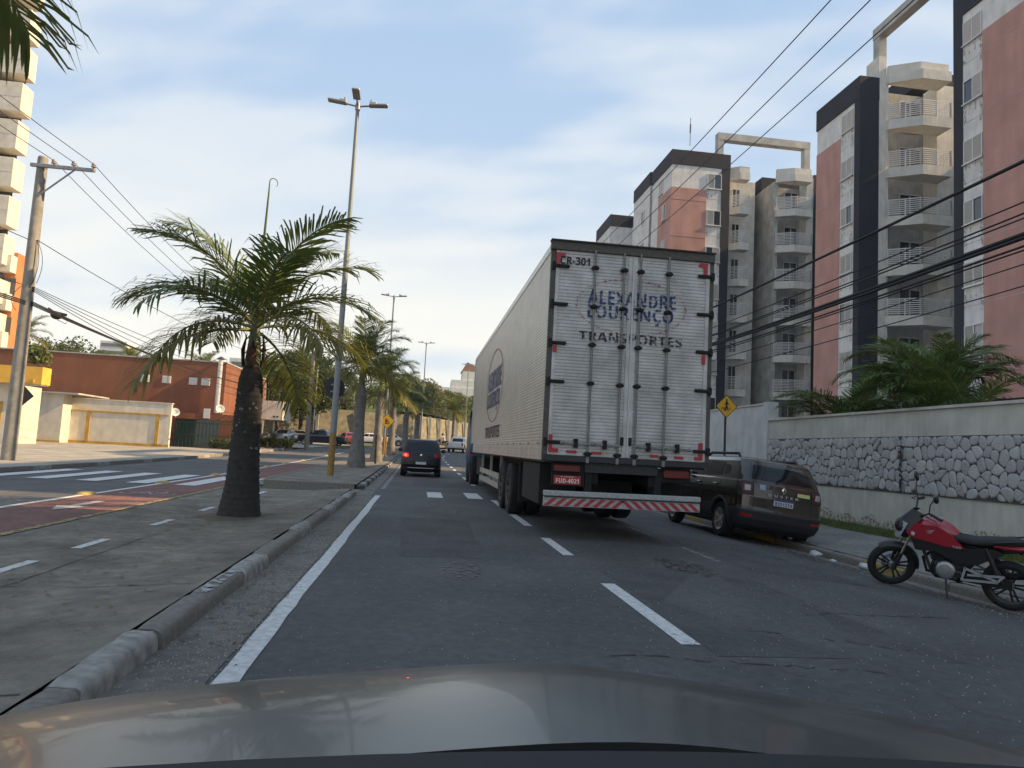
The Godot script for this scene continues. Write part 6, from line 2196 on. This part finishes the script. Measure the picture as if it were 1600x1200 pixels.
	slab_box(kw, "bumper_strip", "silver_paint", -0.5, 0.5, 0.335, 0.36, 1.79, 1.76)
	var il := OmniLight3D.new()
	il.name = "indicator_glow"
	il.light_color = Color(1.0, 0.4, 0.15)
	il.light_energy = 0.05
	il.omni_range = 3.0
	il.light_size = 0.05
	il.shadow_enabled = true
	kw.add_child(il)
	il.position = hull_end(K, -0.64, 0.84, true, 0.06)
	# generic shapes for the rest
	var PK := [[0.3, .78, 2.45, -2.35], [0.42, .88, 2.55, -2.5], [0.6, .90, 2.6, -2.55], [0.95, .90, 2.6, -2.5], [1.06, .88, 2.58, -2.3], [1.08, .86, 0.75, -1.3], [1.3, .78, 0.65, -0.95], [1.55, .70, 0.5, -0.55], [1.66, .62, 0.4, -.35], [1.70, .4, 0.2, -.1]]
	var pko := {wr = 0.37, track = 0.78, axles = [1.5, -1.6], paint = "dark_paint", split = 0.44, cat = "pickup", mirror = Vector2(-0.9, 1.12),
		side_windows = [v2([-0.1, 1.14, 0.62, 1.14, 0.52, 1.52, -0.08, 1.54]), v2([-1.1, 1.13, -0.18, 1.13, -0.18, 1.54, -0.6, 1.5])],
		rear_window = v2([-0.62, 1.16, 0.62, 1.16, 0.58, 1.5, -0.58, 1.5]), windscreen = v2([0.7, 1.15, -0.7, 1.15, -0.58, 1.58, 0.58, 1.58]), lamps = [[v2([0.74, 0.7, 0.89, 0.7, 0.89, 1.0, 0.74, 1.0]), "tail_red"]]}
	var at_road := func(px: float, z: float) -> Vector3:
		var p := at_z(px, 700, z)
		return V(p.x, gy(p.x, z) + 0.02, z)
	pko.paint = "white_paint"
	var wp := car("white_pickup", "white pickup driving away beyond the black hatchback", PK, pko, at_road.call(716, -80.0), -0.2)
	wp.position.y -= 0.02
	pko.paint = "dark_paint"
	car("dark_pickup", "dark pickup parked sideways in the car park", PK, pko, at_road.call(503, -78.0), PI / 2 - 0.15)
	var SD := [[0.2, .74, 2.0, -2.05], [0.32, .83, 2.15, -2.18], [0.5, .86, 2.2, -2.22], [0.75, .86, 2.18, -2.2], [0.92, .84, 2.12, -1.95], [0.97, .82, 1.55, -1.0], [1.15, .75, 1.3, -0.75], [1.34, .66, 0.95, -.4], [1.42, .56, 0.75, -.2], [1.45, .35, 0.5, 0.0]]
	var sdo := {wr = 0.31, track = 0.74, axles = [1.3, -1.35], paint = "white_paint", split = 0.36, mirror = Vector2(-0.7, 1.0), lower = "plastic",
		side_windows = [v2([0.2, 1.0, 1.25, 1.02, 0.95, 1.3, 0.2, 1.34]), v2([-0.78, 1.0, 0.12, 1.0, 0.12, 1.34, -0.35, 1.3])],
		rear_window = v2([-0.66, 1.02, 0.66, 1.02, 0.56, 1.33, -0.56, 1.33]), windscreen = v2([0.66, 1.02, -0.66, 1.02, -0.56, 1.33, 0.56, 1.33]), lamps = [[v2([0.6, 0.72, 0.85, 0.72, 0.84, 0.88, 0.6, 0.88]), "tail_red"]], headlamps = [v2([0.45, 0.65, 0.8, 0.68, 0.78, 0.8, 0.45, 0.78])]}
	for q in [["white_sedan", "white sedan parked sideways beyond the second palm", 574, -90.0, "white_paint", PI / 2], ["red_hatchback", "red hatchback parked beside the white sedan", 543, -87.0, "red_paint", 0.4], ["silver_car", "silver car parked facing the street beside the far pole", 465, -84.0, "silver_paint", PI + 0.3],
		["dark_sedan", "dark sedan parked behind the dark pickup", 492, -90.0, "dark_paint", PI / 2], ["grey_car", "grey car half hidden behind the hall's plants", 443, -82.0, "silver_paint", PI - 0.3], ["pale_sedan", "white sedan parked behind the wooden stake's palm", 606, -93.0, "white_paint", PI / 2]]:
		sdo.paint = q[4]
		car(q[0], q[1], SD, sdo, at_road.call(q[2], q[3]), q[5], "cars in the car park")
	# the motorcycle at the kerb
	var mc := motorcycle("red_motorcycle", "red and black motorcycle leaning on its stand at the kerb", "red_paint")
	mc.position = V(6.82, -0.318, -8.66)
	mc.rotation = V(0.06, 0.70, 0.15)
	# riders far ahead
	for q in [[690, -96.0, "far motorcyclist in a pale jacket before the lit stone wall", "cloth_pale", PI / 2 - 0.3], [634, -92.0, "far motorcyclist in dark clothes beside the palm row", "cloth_dark", 0.5]]:
		var p: Vector3 = at_road.call(q[0], q[1])
		p.y = gy(p.x, q[1]) + 0.02
		var b := motorcycle("far_motorcycle", "small dark motorcycle under " + ("the pale-jacketed rider" if q[3] == "cloth_pale" else "the dark-clothed rider"), "moto_black")
		b.position = p
		b.rotation.y = q[4]
		rider(p, q[4], q[3], q[2])

func motorcycle(called: String, label: String, paint: String) -> Node3D:
	var t := thing(called, label, "motorcycle")
	var R := 0.30
	for z in [-0.66, 0.66]:
		var hw := 0.045 if z < 0 else 0.055
		var ty := Mb.new()
		ty.lathe(Vector3.ZERO, Vector3.RIGHT, [Vector2(R - 0.085, -hw * 0.7), Vector2(R - 0.05, -hw), Vector2(R - 0.018, -hw * 0.75), Vector2(R, -hw * 0.25), Vector2(R, hw * 0.25), Vector2(R - 0.018, hw * 0.75), Vector2(R - 0.05, hw), Vector2(R - 0.085, hw * 0.7)], 32)
		var w := put(ty, "wheel", "tyre", t)
		w.position = V(0, R, z)
		var rm := Mb.new()
		rm.lathe(Vector3.ZERO, Vector3.RIGHT, [Vector2(R - 0.1, -hw * 0.6), Vector2(R - 0.08, -hw * 0.75), Vector2(R - 0.08, hw * 0.75), Vector2(R - 0.1, hw * 0.6), Vector2(R - 0.1, -hw * 0.6)], 28)
		for i in 5:
			for e in [-0.16, 0.16]:
				var a: float = TAU * i / 5 + 0.3
				rm.bar(V(0, cos(a + e * 2.2), sin(a + e * 2.2)) * 0.04, V(0, cos(a + e), sin(a + e)) * (R - 0.095), 0.022, 0.02, Vector3.RIGHT)
		put(rm, "rim", "moto_black", w)
		var hb := Mb.new()
		hb.lathe(V(-0.06, 0, 0), Vector3.RIGHT, [Vector2(0, 0), Vector2(0.045, 0), Vector2(0.05, 0.03), Vector2(0.05, 0.09), Vector2(0.045, 0.12), Vector2(0, 0.12)], 14)
		put(hb, "hub", "engine", w)
		if z < 0:
			var ds := Mb.new()
			ds.lathe(V(0.055, 0, 0), Vector3.RIGHT, [Vector2(0.07, 0), Vector2(0.12, 0), Vector2(0.12, 0.005), Vector2(0.07, 0.005), Vector2(0.07, 0)], 22)
			put(ds, "brake_disc", "moto_silver", w)
	for s in [-1, 1]:
		var f := Mb.new()
		f.tube([V(s * .09, .27, -.665), V(s * .09, .5, -.57)], 0.026, 10)
		put(f, "fork_leg", "moto_black", t)
		var f2 := Mb.new()
		f2.tube([V(s * .09, .48, -.578), V(s * .09, .88, -.42)], 0.017, 10)
		put(f2, "fork_tube", "chrome", t)
		var sh := Mb.new()
		sh.tube([V(s * .13, .34, .60), V(s * .13, .5, .52), V(s * .13, .74, .42)], [0.022, 0.035, 0.02], 10)
		put(sh, "shock", "moto_black", t)
		var sw := Mb.new()
		sw.bar(V(s * .1, .36, .15), V(s * .1, .30, .68), 0.03, 0.05)
		put(sw, "swingarm", "moto_black", t)
	var fd := Mb.new()
	var rows := []
	for i in 15:
		var a := lerpf(-0.55, 1.75, i / 14.0)
		var c := V(0, R + cos(a) * (R + 0.03), -0.66 + sin(a) * (R + 0.03))
		var n := V(0, cos(a), sin(a))
		var w := 0.068 * (1.0 - 0.4 * pow(absf(i - 6) / 8.0, 2))
		rows.append([c - n * 0.05 + V(-w, 0, 0), c - n * 0.012 + V(-w * 0.85, 0, 0), c + n * 0.006, c - n * 0.012 + V(w * 0.85, 0, 0), c - n * 0.05 + V(w, 0, 0)])
	fd.grid(rows)
	put(fd, "front_fender", "moto_black", t)
	# headlamp nacelle with smoked visor
	var hl := Mb.new()
	hl.ball(V(0, .83, -.52), V(.13, .14, .11), Basis(Vector3.RIGHT, -0.35))
	put(hl, "headlamp_shell", "moto_black", t)
	var ln := Mb.new()
	var lrow := []
	for i in 6:
		var v := i / 5.0
		var row := []
		for j in 9:
			var u := (j / 8.0 - 0.5) * 2.0
			var hw := lerpf(0.075, 0.14, sin(v * PI * 0.6))
			row.append(V(u * hw, lerpf(.71, .95, v), -.635 + 0.05 * u * u + 0.07 * v * v))
		lrow.append(row)
	ln.grid(lrow, false, true)
	put(ln, "headlamp_lens", "lens", t)
	var vs := Mb.new()
	lrow = []
	for i in 6:
		var v := i / 5.0
		var row := []
		for j in 9:
			var u := (j / 8.0 - 0.5) * 2.0
			row.append(V(u * lerpf(.165, .11, v), lerpf(.90, 1.10, v) - 0.05 * u * u, lerpf(-.63, -.42, v) + 0.12 * u * u))
		lrow.append(row)
	vs.grid(lrow, false, true)
	put(vs, "visor", "moto_black", t)
	var hb2 := Mb.new()
	hb2.tube([V(-.36, 1.09, -.2), V(-.24, 1.13, -.3), V(-.1, 1.03, -.36), V(.1, 1.03, -.36), V(.24, 1.13, -.3), V(.36, 1.09, -.2)], 0.012, 8)
	put(hb2, "handlebar", "moto_black", t)
	for s in [-1, 1]:
		var g := Mb.new()
		g.tube([V(s * .25, 1.125, -.295), V(s * .37, 1.088, -.193)], 0.019, 9)
		put(g, "grip", "seat", t)
		var lv := Mb.new()
		lv.tube([V(s * .24, 1.12, -.33), V(s * .3, 1.12, -.36), V(s * .41, 1.09, -.27)], 0.007, 6)
		put(lv, "lever", "moto_black", t)
		var ms := Mb.new()
		ms.tube([V(s * .23, 1.13, -.3), V(s * .29, 1.26, -.31), V(s * .35, 1.36, -.29)], 0.007, 6)
		var mo := put(ms, "mirror_stalk", "moto_black", t)
		var mb := Mb.new()
		mb.ball(V(s * .40, 1.39, -.28), V(.085, .055, .025), Basis(Vector3.BACK, s * 0.35))
		put(mb, "mirror", "moto_black", mo)
		for z in [-.47, .86]:
			var ib := Mb.new()
			ib.tube([V(s * .07, .82 if z < 0 else .70, z), V(s * .16, .83 if z < 0 else .70, z)], 0.009, 6)
			ib.ball(V(s * .19, .83 if z < 0 else .70, z), V(.045, .028, .028))
			put(ib, "indicator", "tail_clear", t)
	# tank, shrouds, seat, tail
	var tk := Mb.new()
	rows = []
	for q in [[-.40, .05, .80, .88], [-.34, .115, .73, .97], [-.22, .145, .70, 1.005], [-.08, .145, .70, .99], [.04, .115, .70, .93], [.12, .07, .72, .86]]:
		var row := []
		for k in 16:
			var a := TAU * k / 16
			var cy: float = (q[2] + q[3]) / 2
			var hy: float = (q[3] - q[2]) / 2
			row.append(V(signf(cos(a)) * pow(absf(cos(a)), 0.75) * q[1], cy + signf(sin(a)) * pow(absf(sin(a)), 0.8) * hy, q[0]))
		rows.append(row)
	tk.grid(rows, true)
	put(tk, "fuel_tank", paint, t)
	var cap := Mb.new()
	cap.lathe(V(0, .99, -.12), V(0, 1, -0.05), [Vector2(.045, 0), Vector2(.045, .02), Vector2(0, .022)], 16)
	put(cap, "filler_cap", "moto_silver", t)
	for s in [-1.0, 1.0]:
		var sd := Mb.new()
		var xf := Transform3D(Basis(V(0, 0, 1), V(0, 1, 0), V(-1, 0, 0)), V(s * 0.155 + 0.012, 0, 0))
		sd.prism(PackedVector2Array([Vector2(-.46, .80), Vector2(-.36, .92), Vector2(-.1, .93), Vector2(.06, .84), Vector2(.2, .70), Vector2(.0, .69), Vector2(-.2, .72), Vector2(-.4, .74)]), xf, 0.025)
		var so := put(sd, "tank_shroud", paint, t)
		if s < 0:
			letters(so, "badge_letters", "160", "moto_silver", V(-0.172, .705, .12), 0.1, 0.03, Basis(V(0, 0, 1), V(0, 1, 0), V(-1, 0, 0)))
			var wg := Mb.new()
			for k in 4: wg.prism(PackedVector2Array([Vector2(-.24 + k * .008, .86 - k * .013), Vector2(-.12 - k * 0.012, .875 - k * .013), Vector2(-.15 - k * .012, .862 - k * .013)]), Transform3D(Basis(V(0, 0, 1), V(0, 1, 0), V(-1, 0, 0)), V(-.169, 0, 0)), 0.004)
			put(wg, "wing_emblem", "moto_silver", so)
		var bd := Mb.new()
		bd.prism(PackedVector2Array([Vector2(-.42, .76), Vector2(-.2, .74), Vector2(.05, .70), Vector2(.22, .70), Vector2(.5, .74), Vector2(.62, .70), Vector2(.35, .52), Vector2(.1, .50), Vector2(-.1, .60), Vector2(-.35, .58)]), Transform3D(Basis(V(0, 0, 1), V(0, 1, 0), V(-1, 0, 0)), V(s * 0.13 + 0.01, 0, 0)), 0.02)
		put(bd, "side_cover", "moto_black", t)
		var ft := Mb.new()
		var bx := Transform3D(Basis(V(0, 0, 1), V(0, 1, 0), V(-1, 0, 0)), V(s * 0.16 + 0.008, 0, 0))
		for q in [[.18, .30, .22, .47], [.2, .46, .56, .36], [.2, .31, .56, .35], [.24, .38, .6, .43], [.54, .34, .62, .44]]:
			ft.bar(V(s * .16, q[1], q[0]), V(s * .16, q[3], q[2]), 0.018, 0.026, Vector3.UP)
		put(ft, "footrest_bracket", "moto_silver", t)
		var pg := Mb.new()
		pg.tube([V(s * .12, .31, .12), V(s * .28, .32, .12)], 0.014, 7)
		put(pg, "foot_peg", "seat", t)
	var st := Mb.new()
	rows = []
	for q in [[.0, .08, .76, .85], [.1, .12, .74, .845], [.3, .135, .74, .83], [.45, .13, .76, .86], [.65, .115, .79, .89], [.82, .07, .81, .88], [.86, .02, .83, .86]]:
		var row := []
		for k in 14:
			var a := TAU * k / 14
			row.append(V(signf(cos(a)) * pow(absf(cos(a)), 0.6) * q[1], (q[2] + q[3]) / 2 + signf(sin(a)) * pow(absf(sin(a)), 0.7) * (q[3] - q[2]) / 2, q[0]))
		rows.append(row)
	st.grid(rows, true)
	put(st, "seat", "seat", t)
	var tl := Mb.new()
	tl.grid([[V(-.11, .74, .5), V(-.1, .80, .5), V(.1, .80, .5), V(.11, .74, .5)], [V(-.1, .74, .75), V(-.09, .81, .75), V(.09, .81, .75), V(.1, .74, .75)], [V(-.05, .78, .96), V(-.05, .83, .95), V(.05, .83, .95), V(.05, .78, .96)]], true)
	put(tl, "tail_cowl", paint, t)
	slab_box(t, "tail_lamp", "tail_red", -.045, .045, .775, .83, .975, .95)
	var rfn := Mb.new()
	rfn.grid([[V(-.06, .74, .7), V(.06, .74, .7)], [V(-.07, .66, .9), V(.07, .66, .9)], [V(-.07, .5, 1.0), V(.07, .5, 1.0)]])
	put(rfn, "rear_fender", "moto_black", t)
	var gr := Mb.new()
	gr.tube([V(-.13, .82, .5), V(-.15, .88, .75), V(-.1, .9, .92), V(.1, .9, .92), V(.15, .88, .75), V(.13, .82, .5)], 0.012, 7)
	put(gr, "grab_rail", "moto_black", t)
	# engine and exhaust
	var eg := Mb.new()
	eg.cbox(V(0, .37, .02), V(.25, .24, .40), 0.05)
	eg.cbox(V(0, .56, .16), V(.2, .26, .24), 0.03)
	put(eg, "crankcase", "moto_black", t)
	var cy := Mb.new()
	for k in 7: cy.cbox(V(0, .49 + k * .028, -.09 - k * .006), V(.19, .016, .19), 0.005)
	cy.cbox(V(0, .56, -.1), V(.14, .24, .14), 0.01)
	put(cy, "cylinder", "moto_black", t)
	for s in [-1, 1]:
		var cc := Mb.new()
		cc.lathe(V(s * .11, .38, .0), V(s, 0, 0), [Vector2(.115, 0), Vector2(.11, .035), Vector2(.08, .05), Vector2(.05, .052), Vector2(.045, .065), Vector2(0, .067)], 20)
		put(cc, "crank_cover", "engine", t)
		var c2 := Mb.new()
		c2.cbox(V(s * .125, .345, .15), V(.05, .1, .16), 0.015)
		put(c2, "gear_cover", "moto_black", t)
	var ex := Mb.new()
	ex.tube([V(.04, .55, -.2), V(.05, .45, -.3), V(.07, .28, -.26), V(.12, .24, -.05), V(.15, .26, .25)], 0.02, 9)
	ex.tube([V(.16, .27, .25), V(.17, .32, .45), V(.18, .42, .85)], [.035, .05, .05], 12)
	put(ex, "exhaust", "moto_black", t)
	var fr := Mb.new()
	fr.tube([V(0, .86, -.40), V(0, .6, -.3), V(0, .33, -.2), V(0, .27, .1)], 0.022, 8)
	fr.tube([V(0, .84, -.38), V(0, .72, .0), V(0, .68, .5), V(0, .74, .8)], 0.022, 8)
	fr.tube([V(0, .7, .2), V(0, .34, .2)], 0.025, 8)
	put(fr, "frame", "moto_black", t)
	var ch := Mb.new()
	ch.box(V(-.095, .33, .42), V(.02, .12, .55))
	put(ch, "chain_guard", "moto_black", t)
	var pivot := V(0, .88, -.42)
	var turn_b := Basis(V(0, .4, .158).normalized(), 0.55)
	for o in t.get_children():
		var nm := String(o.name)
		var front := false
		for k in ["fork", "front_fender", "headlamp", "visor", "handlebar", "grip", "lever", "mirror"]: front = front or nm.begins_with(k)
		if nm.begins_with("wheel") and o.position.z < 0: front = true
		if nm.begins_with("indicator") and (o as MeshInstance3D).mesh.get_aabb().position.z < 0: front = true
		if front: o.transform = Transform3D(turn_b, pivot - turn_b * pivot) * o.transform
	var ss := Mb.new()
	ss.tube([V(-.12, .28, .0), V(-.2, .13, .03), V(-.245, 0.035, .06)], 0.012, 7)
	ss.box(V(-.25, 0.035, .06), V(.07, .01, .05))
	put(ss, "side_stand", "moto_black", t)
	return t

# ---------- a seated rider as one continuous surface (surface nets on capsule distances)
func body_net(bones: Array, cell: float) -> Mb:
	var lo := Vector3.ONE * 1e9
	var hi := -Vector3.ONE * 1e9
	for b in bones:
		for q in [0, 1]:
			lo = lo.min(b[q] - Vector3.ONE * (b[2 + q] + 0.08)); hi = hi.max(b[q] + Vector3.ONE * (b[2 + q] + 0.08))
	var n := Vector3i(((hi - lo) / cell).ceil()) + Vector3i.ONE
	var f := PackedFloat32Array()
	f.resize(n.x * n.y * n.z)
	for k in n.z:
		for j in n.y:
			for i in n.x:
				var p := lo + V(i, j, k) * cell
				var s := 0.0
				for b in bones:
					var ab: Vector3 = b[1] - b[0]
					var t: float = clampf((p - b[0]).dot(ab) / maxf(ab.length_squared(), 1e-6), 0, 1)
					s += exp(-((p - (b[0] + ab * t)).length() - lerpf(b[2], b[3], t)) * 40.0)
				f[(k * n.y + j) * n.x + i] = -log(maxf(s, 1e-30)) / 40.0
	var at := func(i: int, j: int, k: int) -> float: return f[(k * n.y + j) * n.x + i]
	var m := Mb.new()
	var cid := {}
	for k in n.z - 1:
		for j in n.y - 1:
			for i in n.x - 1:
				var c := Vector3.ZERO
				var cnt := 0
				for e in 12:
					var ax := e / 4
					var o := [0, 0, 0]
					o[(ax + 1) % 3] = e & 1
					o[(ax + 2) % 3] = (e >> 1) & 1
					var a: float = at.call(i + o[0], j + o[1], k + o[2])
					var o2 := o.duplicate()
					o2[ax] = 1
					var b: float = at.call(i + o2[0], j + o2[1], k + o2[2])
					if (a < 0) != (b < 0):
						var p := V(o[0], o[1], o[2])
						p[ax] = a / (a - b)
						c += p
						cnt += 1
				if cnt > 0:
					cid[Vector3i(i, j, k)] = m.v.size()
					m.v.append(lo + (V(i, j, k) + c / cnt) * cell)
					var g := V(at.call(i + 1, j, k) - at.call(i, j, k), at.call(i, j + 1, k) - at.call(i, j, k), at.call(i, j, k + 1) - at.call(i, j, k))
					m.n.append(g.normalized())
	for k in range(1, n.z - 1):
		for j in range(1, n.y - 1):
			for i in range(1, n.x - 1):
				for ax in 3:
					var d := Vector3i.ZERO
					d[ax] = 1
					var a: float = at.call(i, j, k)
					var b: float = at.call(i + d.x, j + d.y, k + d.z)
					if (a < 0) == (b < 0): continue
					var u := Vector3i.ZERO
					var w := Vector3i.ZERO
					u[(ax + 1) % 3] = 1; w[(ax + 2) % 3] = 1
					var p := Vector3i(i, j, k)
					var q := [p - u - w, p - w, p, p - u]
					var ok := true
					for r in q: ok = ok and cid.has(r)
					if not ok: continue
					if a < 0: m.idx.append_array([cid[q[0]], cid[q[2]], cid[q[1]], cid[q[0]], cid[q[3]], cid[q[2]]])
					else: m.idx.append_array([cid[q[0]], cid[q[1]], cid[q[2]], cid[q[0]], cid[q[2]], cid[q[3]]])
	return m
func rider(at: Vector3, turn: float, cloth: String, label: String) -> void:
	var t := thing("person", label, "person", at, turn, "motorcycle riders")
	var b := []
	b.append([V(0, .95, .28), V(0, 1.38, .14), .15, .17])
	b.append([V(0, 1.45, .12), V(0, 1.55, .08), .07, .06])
	b.append([V(0, 1.66, .05), V(0, 1.7, .05), .1, .105])
	for s in [-1, 1]:
		b.append([V(s * .18, 1.42, .12), V(s * .3, 1.2, -.02), .065, .05])
		b.append([V(s * .3, 1.2, -.02), V(s * .33, 1.03, -.22), .048, .036])
		b.append([V(s * .1, .93, .27), V(s * .2, .78, -.12), .095, .07])
		b.append([V(s * .2, .78, -.12), V(s * .2, .4, .1), .065, .045])
		b.append([V(s * .2, .37, .1), V(s * .2, .34, -.06), .05, .04])
	put(body_net(b, 0.045), "body", cloth, t)
	var h := Mb.new()
	h.ball(V(0, 1.7, .05), V(.14, .155, .16))
	put(h, "helmet", "moto_black", t)

func build_small_things() -> void:
	var sm := Mb.new()
	sm.grid([[V(-.13, 0, -.25), V(.13, 0, -.25), V(.13, 0, .25), V(-.13, 0, .25)], [V(-.07, .06, -.2), V(.07, .06, -.2), V(.07, .06, .2), V(-.07, .06, .2)]], true, true)
	sm.quad(V(-.07, .06, .2), V(.07, .06, .2), V(.07, .06, -.2), V(-.07, .06, -.2))
	var ms := sm.mesh()
	for z in [-14.6, -18.7, -23.3, -27.2, -31.0, -35.0, -40.2, -45.0, -50.0]:
		var x := -6.13
		var o := solo(ms, "lane_stud", "stud", "raised yellow stud along the cycle lane's white line", "road stud", V(x, med_y(x, z) - 0.028, z), "studs along the cycle lane")
		o.rotation.y = 0.05
	var r := RandomNumberGenerator.new()
	r.seed = 8
	for q in [[7.25, -12.55, .13, "crumpled pale paper lying behind the brown SUV"], [7.28, -11.0, .16, "crumpled plastic bag in the gutter between SUV and motorcycle"], [7.1, -11.7, .07, "small scrap of litter in the gutter"]]:
		var m := Mb.new()
		var rows := []
		for i in 6:
			var row := []
			for j in 9:
				var th := PI * (0.02 + 0.96 * i / 5.0)
				var ph := TAU * j / 9
				var rr: float = q[2] * r.randf_range(0.6, 1.15)
				row.append(V(sin(th) * cos(ph) * rr, cos(th) * rr * 0.55 + q[2] * 0.3, sin(th) * sin(ph) * rr))
			rows.append(row)
		m.grid(rows, true)
		solo(m, "litter", "litter", q[3], "litter", V(q[0], gy(q[0], q[1]), q[1]))
	# grit and small stones on the asphalt, thicker in the gutters
	var gm := Mb.new()
	for i in 7000:
		var gut := r.randf() < 0.55
		var x := (r.randf_range(-1.39, -0.95) if r.randf() < 0.65 else r.randf_range(6.5, 7.45)) if gut else r.randf_range(-0.9, 6.6)
		var z := -3.2 - 13.0 * pow(r.randf(), 1.3)
		var s := r.randf_range(0.002, 0.006) * (1.5 if gut else 1.0)
		var c := V(x, gy(x, z) + 0.004, z)
		var a := r.randf() * TAU
		var pa := V(cos(a), 0, sin(a)) * s * 1.3
		var pb := V(cos(a + 2.1), 0, sin(a + 2.1)) * s
		var pc := V(cos(a + 4.2), 0, sin(a + 4.2)) * s * 1.1
		var tp := V(0, s * 1.2, 0)
		gm.tri(c + pa, c + tp, c + pb); gm.tri(c + pb, c + tp, c + pc); gm.tri(c + pc, c + tp, c + pa)
	var go := put(gm, "loose_grit", "grit", self)
	go.set_meta("kind", "stuff")
	tag(go, "loose grit and tiny stones scattered over the asphalt and gutters", "gravel")
	# dry leaves and twigs
	var lf := Mb.new()
	for i in 1500:
		var onm := r.randf() < 0.6
		var x := r.randf_range(-4.2, -1.7) if onm else (r.randf_range(-1.4, -1.0) if r.randf() < 0.5 else r.randf_range(6.3, 7.4))
		var z := r.randf_range(-17.5, -4.5)
		var y := (med_y(x, z) if onm else gy(x, z)) + 0.012
		var a := r.randf() * TAU
		var d := V(cos(a), 0, sin(a)) * r.randf_range(0.01, 0.045)
		var s := V(-sin(a), 0, cos(a)) * r.randf_range(0.004, 0.014)
		lf.quad(V(x, y, z) - d, V(x, y + .004, z) + s, V(x, y + 0.006, z) + d, V(x, y, z) - s)
	var ll := put(lf, "fallen_leaves", "palm_dry", self)
	ll.set_meta("kind", "stuff")
	tag(ll, "dry leaf bits and twigs scattered over median and gutters", "leaves")

# ---------- the car we sit in: bonnet, wings and the dashboard top
func build_own_car() -> void:
	var t := thing("own_car", "silver car bonnet and black dashboard top in the foreground", "car", V(0.14, 0, 0))
	var hb := Mb.new()
	var rows := []
	for i in 23:
		var z := lerpf(-0.72, -1.9, i / 22.0)
		var row := []
		for j in 45:
			var x := lerpf(-0.95, 0.95, j / 44.0)
			var y := bonnet(x, z)
			row.append(V(x, y, z))
		rows.append(row)
	hb.grid(rows)
	put(hb, "bonnet", "hood_paint", t)
	for s in [-1.0, 1.0]:
		var wg := Mb.new()
		rows = []
		for i in 12:
			var z := lerpf(-0.72, -1.9, i / 11.0)
			rows.append([V(s * 0.955, bonnet(0.95, z) - 0.004, z), V(s * 0.985, bonnet(0.95, z) - 0.06, z), V(s * 0.99, 0.55, z), V(s * 0.96, 0.3, z)])
		wg.grid(rows, false, s < 0)
		put(wg, "front_wing", "hood_paint", t)
	var nb := Mb.new()
	rows = []
	for i in 6:
		var row := []
		for j in 21:
			var x := lerpf(-0.96, 0.96, j / 20.0)
			row.append(V(x, lerpf(bonnet(x, -1.9) - 0.01, 0.25, i / 5.0), -1.91 - 0.22 * sin(PI * 0.5 * i / 5.0) + 0.12 * x * x))
		rows.append(row)
	nb.grid(rows)
	put(nb, "front_bumper", "hood_paint", t)
	var cw := Mb.new()
	cw.grid([[V(-.85, .90, -.5), V(0, .95, -.52), V(.85, .90, -.5)], [V(-.85, .87, -.73), V(0, .925, -.75), V(.85, .87, -.73)]])
	put(cw, "scuttle", "dash", t)
	var db := Mb.new()
	rows = []
	for i in 9:
		var v := i / 8.0
		var row := []
		for j in 21:
			var x := lerpf(-0.8, 0.8, j / 20.0)
			row.append(V(x, 1.038 - 0.055 * x * x - 0.10 * (1.0 - v) * (1.0 - v), lerpf(-0.12, -0.53, v) + 0.12 * x * x))
		rows.append(row)
	db.grid(rows)
	put(db, "dashboard", "dash", t)
	var wp := Mb.new()
	wp.tube([V(.70, .955, -.60), V(.66, .965, -.66), V(.62, .95, -.72)], 0.010, 7)
	put(wp, "wiper_arm", "dash", t)
func bonnet(x: float, z: float) -> float:
	var d := -z
	var y := 0.948 - 0.03 * (d - 0.72) - 0.42 * pow(maxf(d - 0.86, 0.0), 2.0)
	y -= 0.115 * x * x + 0.07 * pow(absf(x) / 0.95, 8.0)
	y += 0.012 * exp(-pow(x / 0.4, 2.0)) + 0.012 * exp(-pow((x - 0.12) / 0.2, 2.0))
	return y
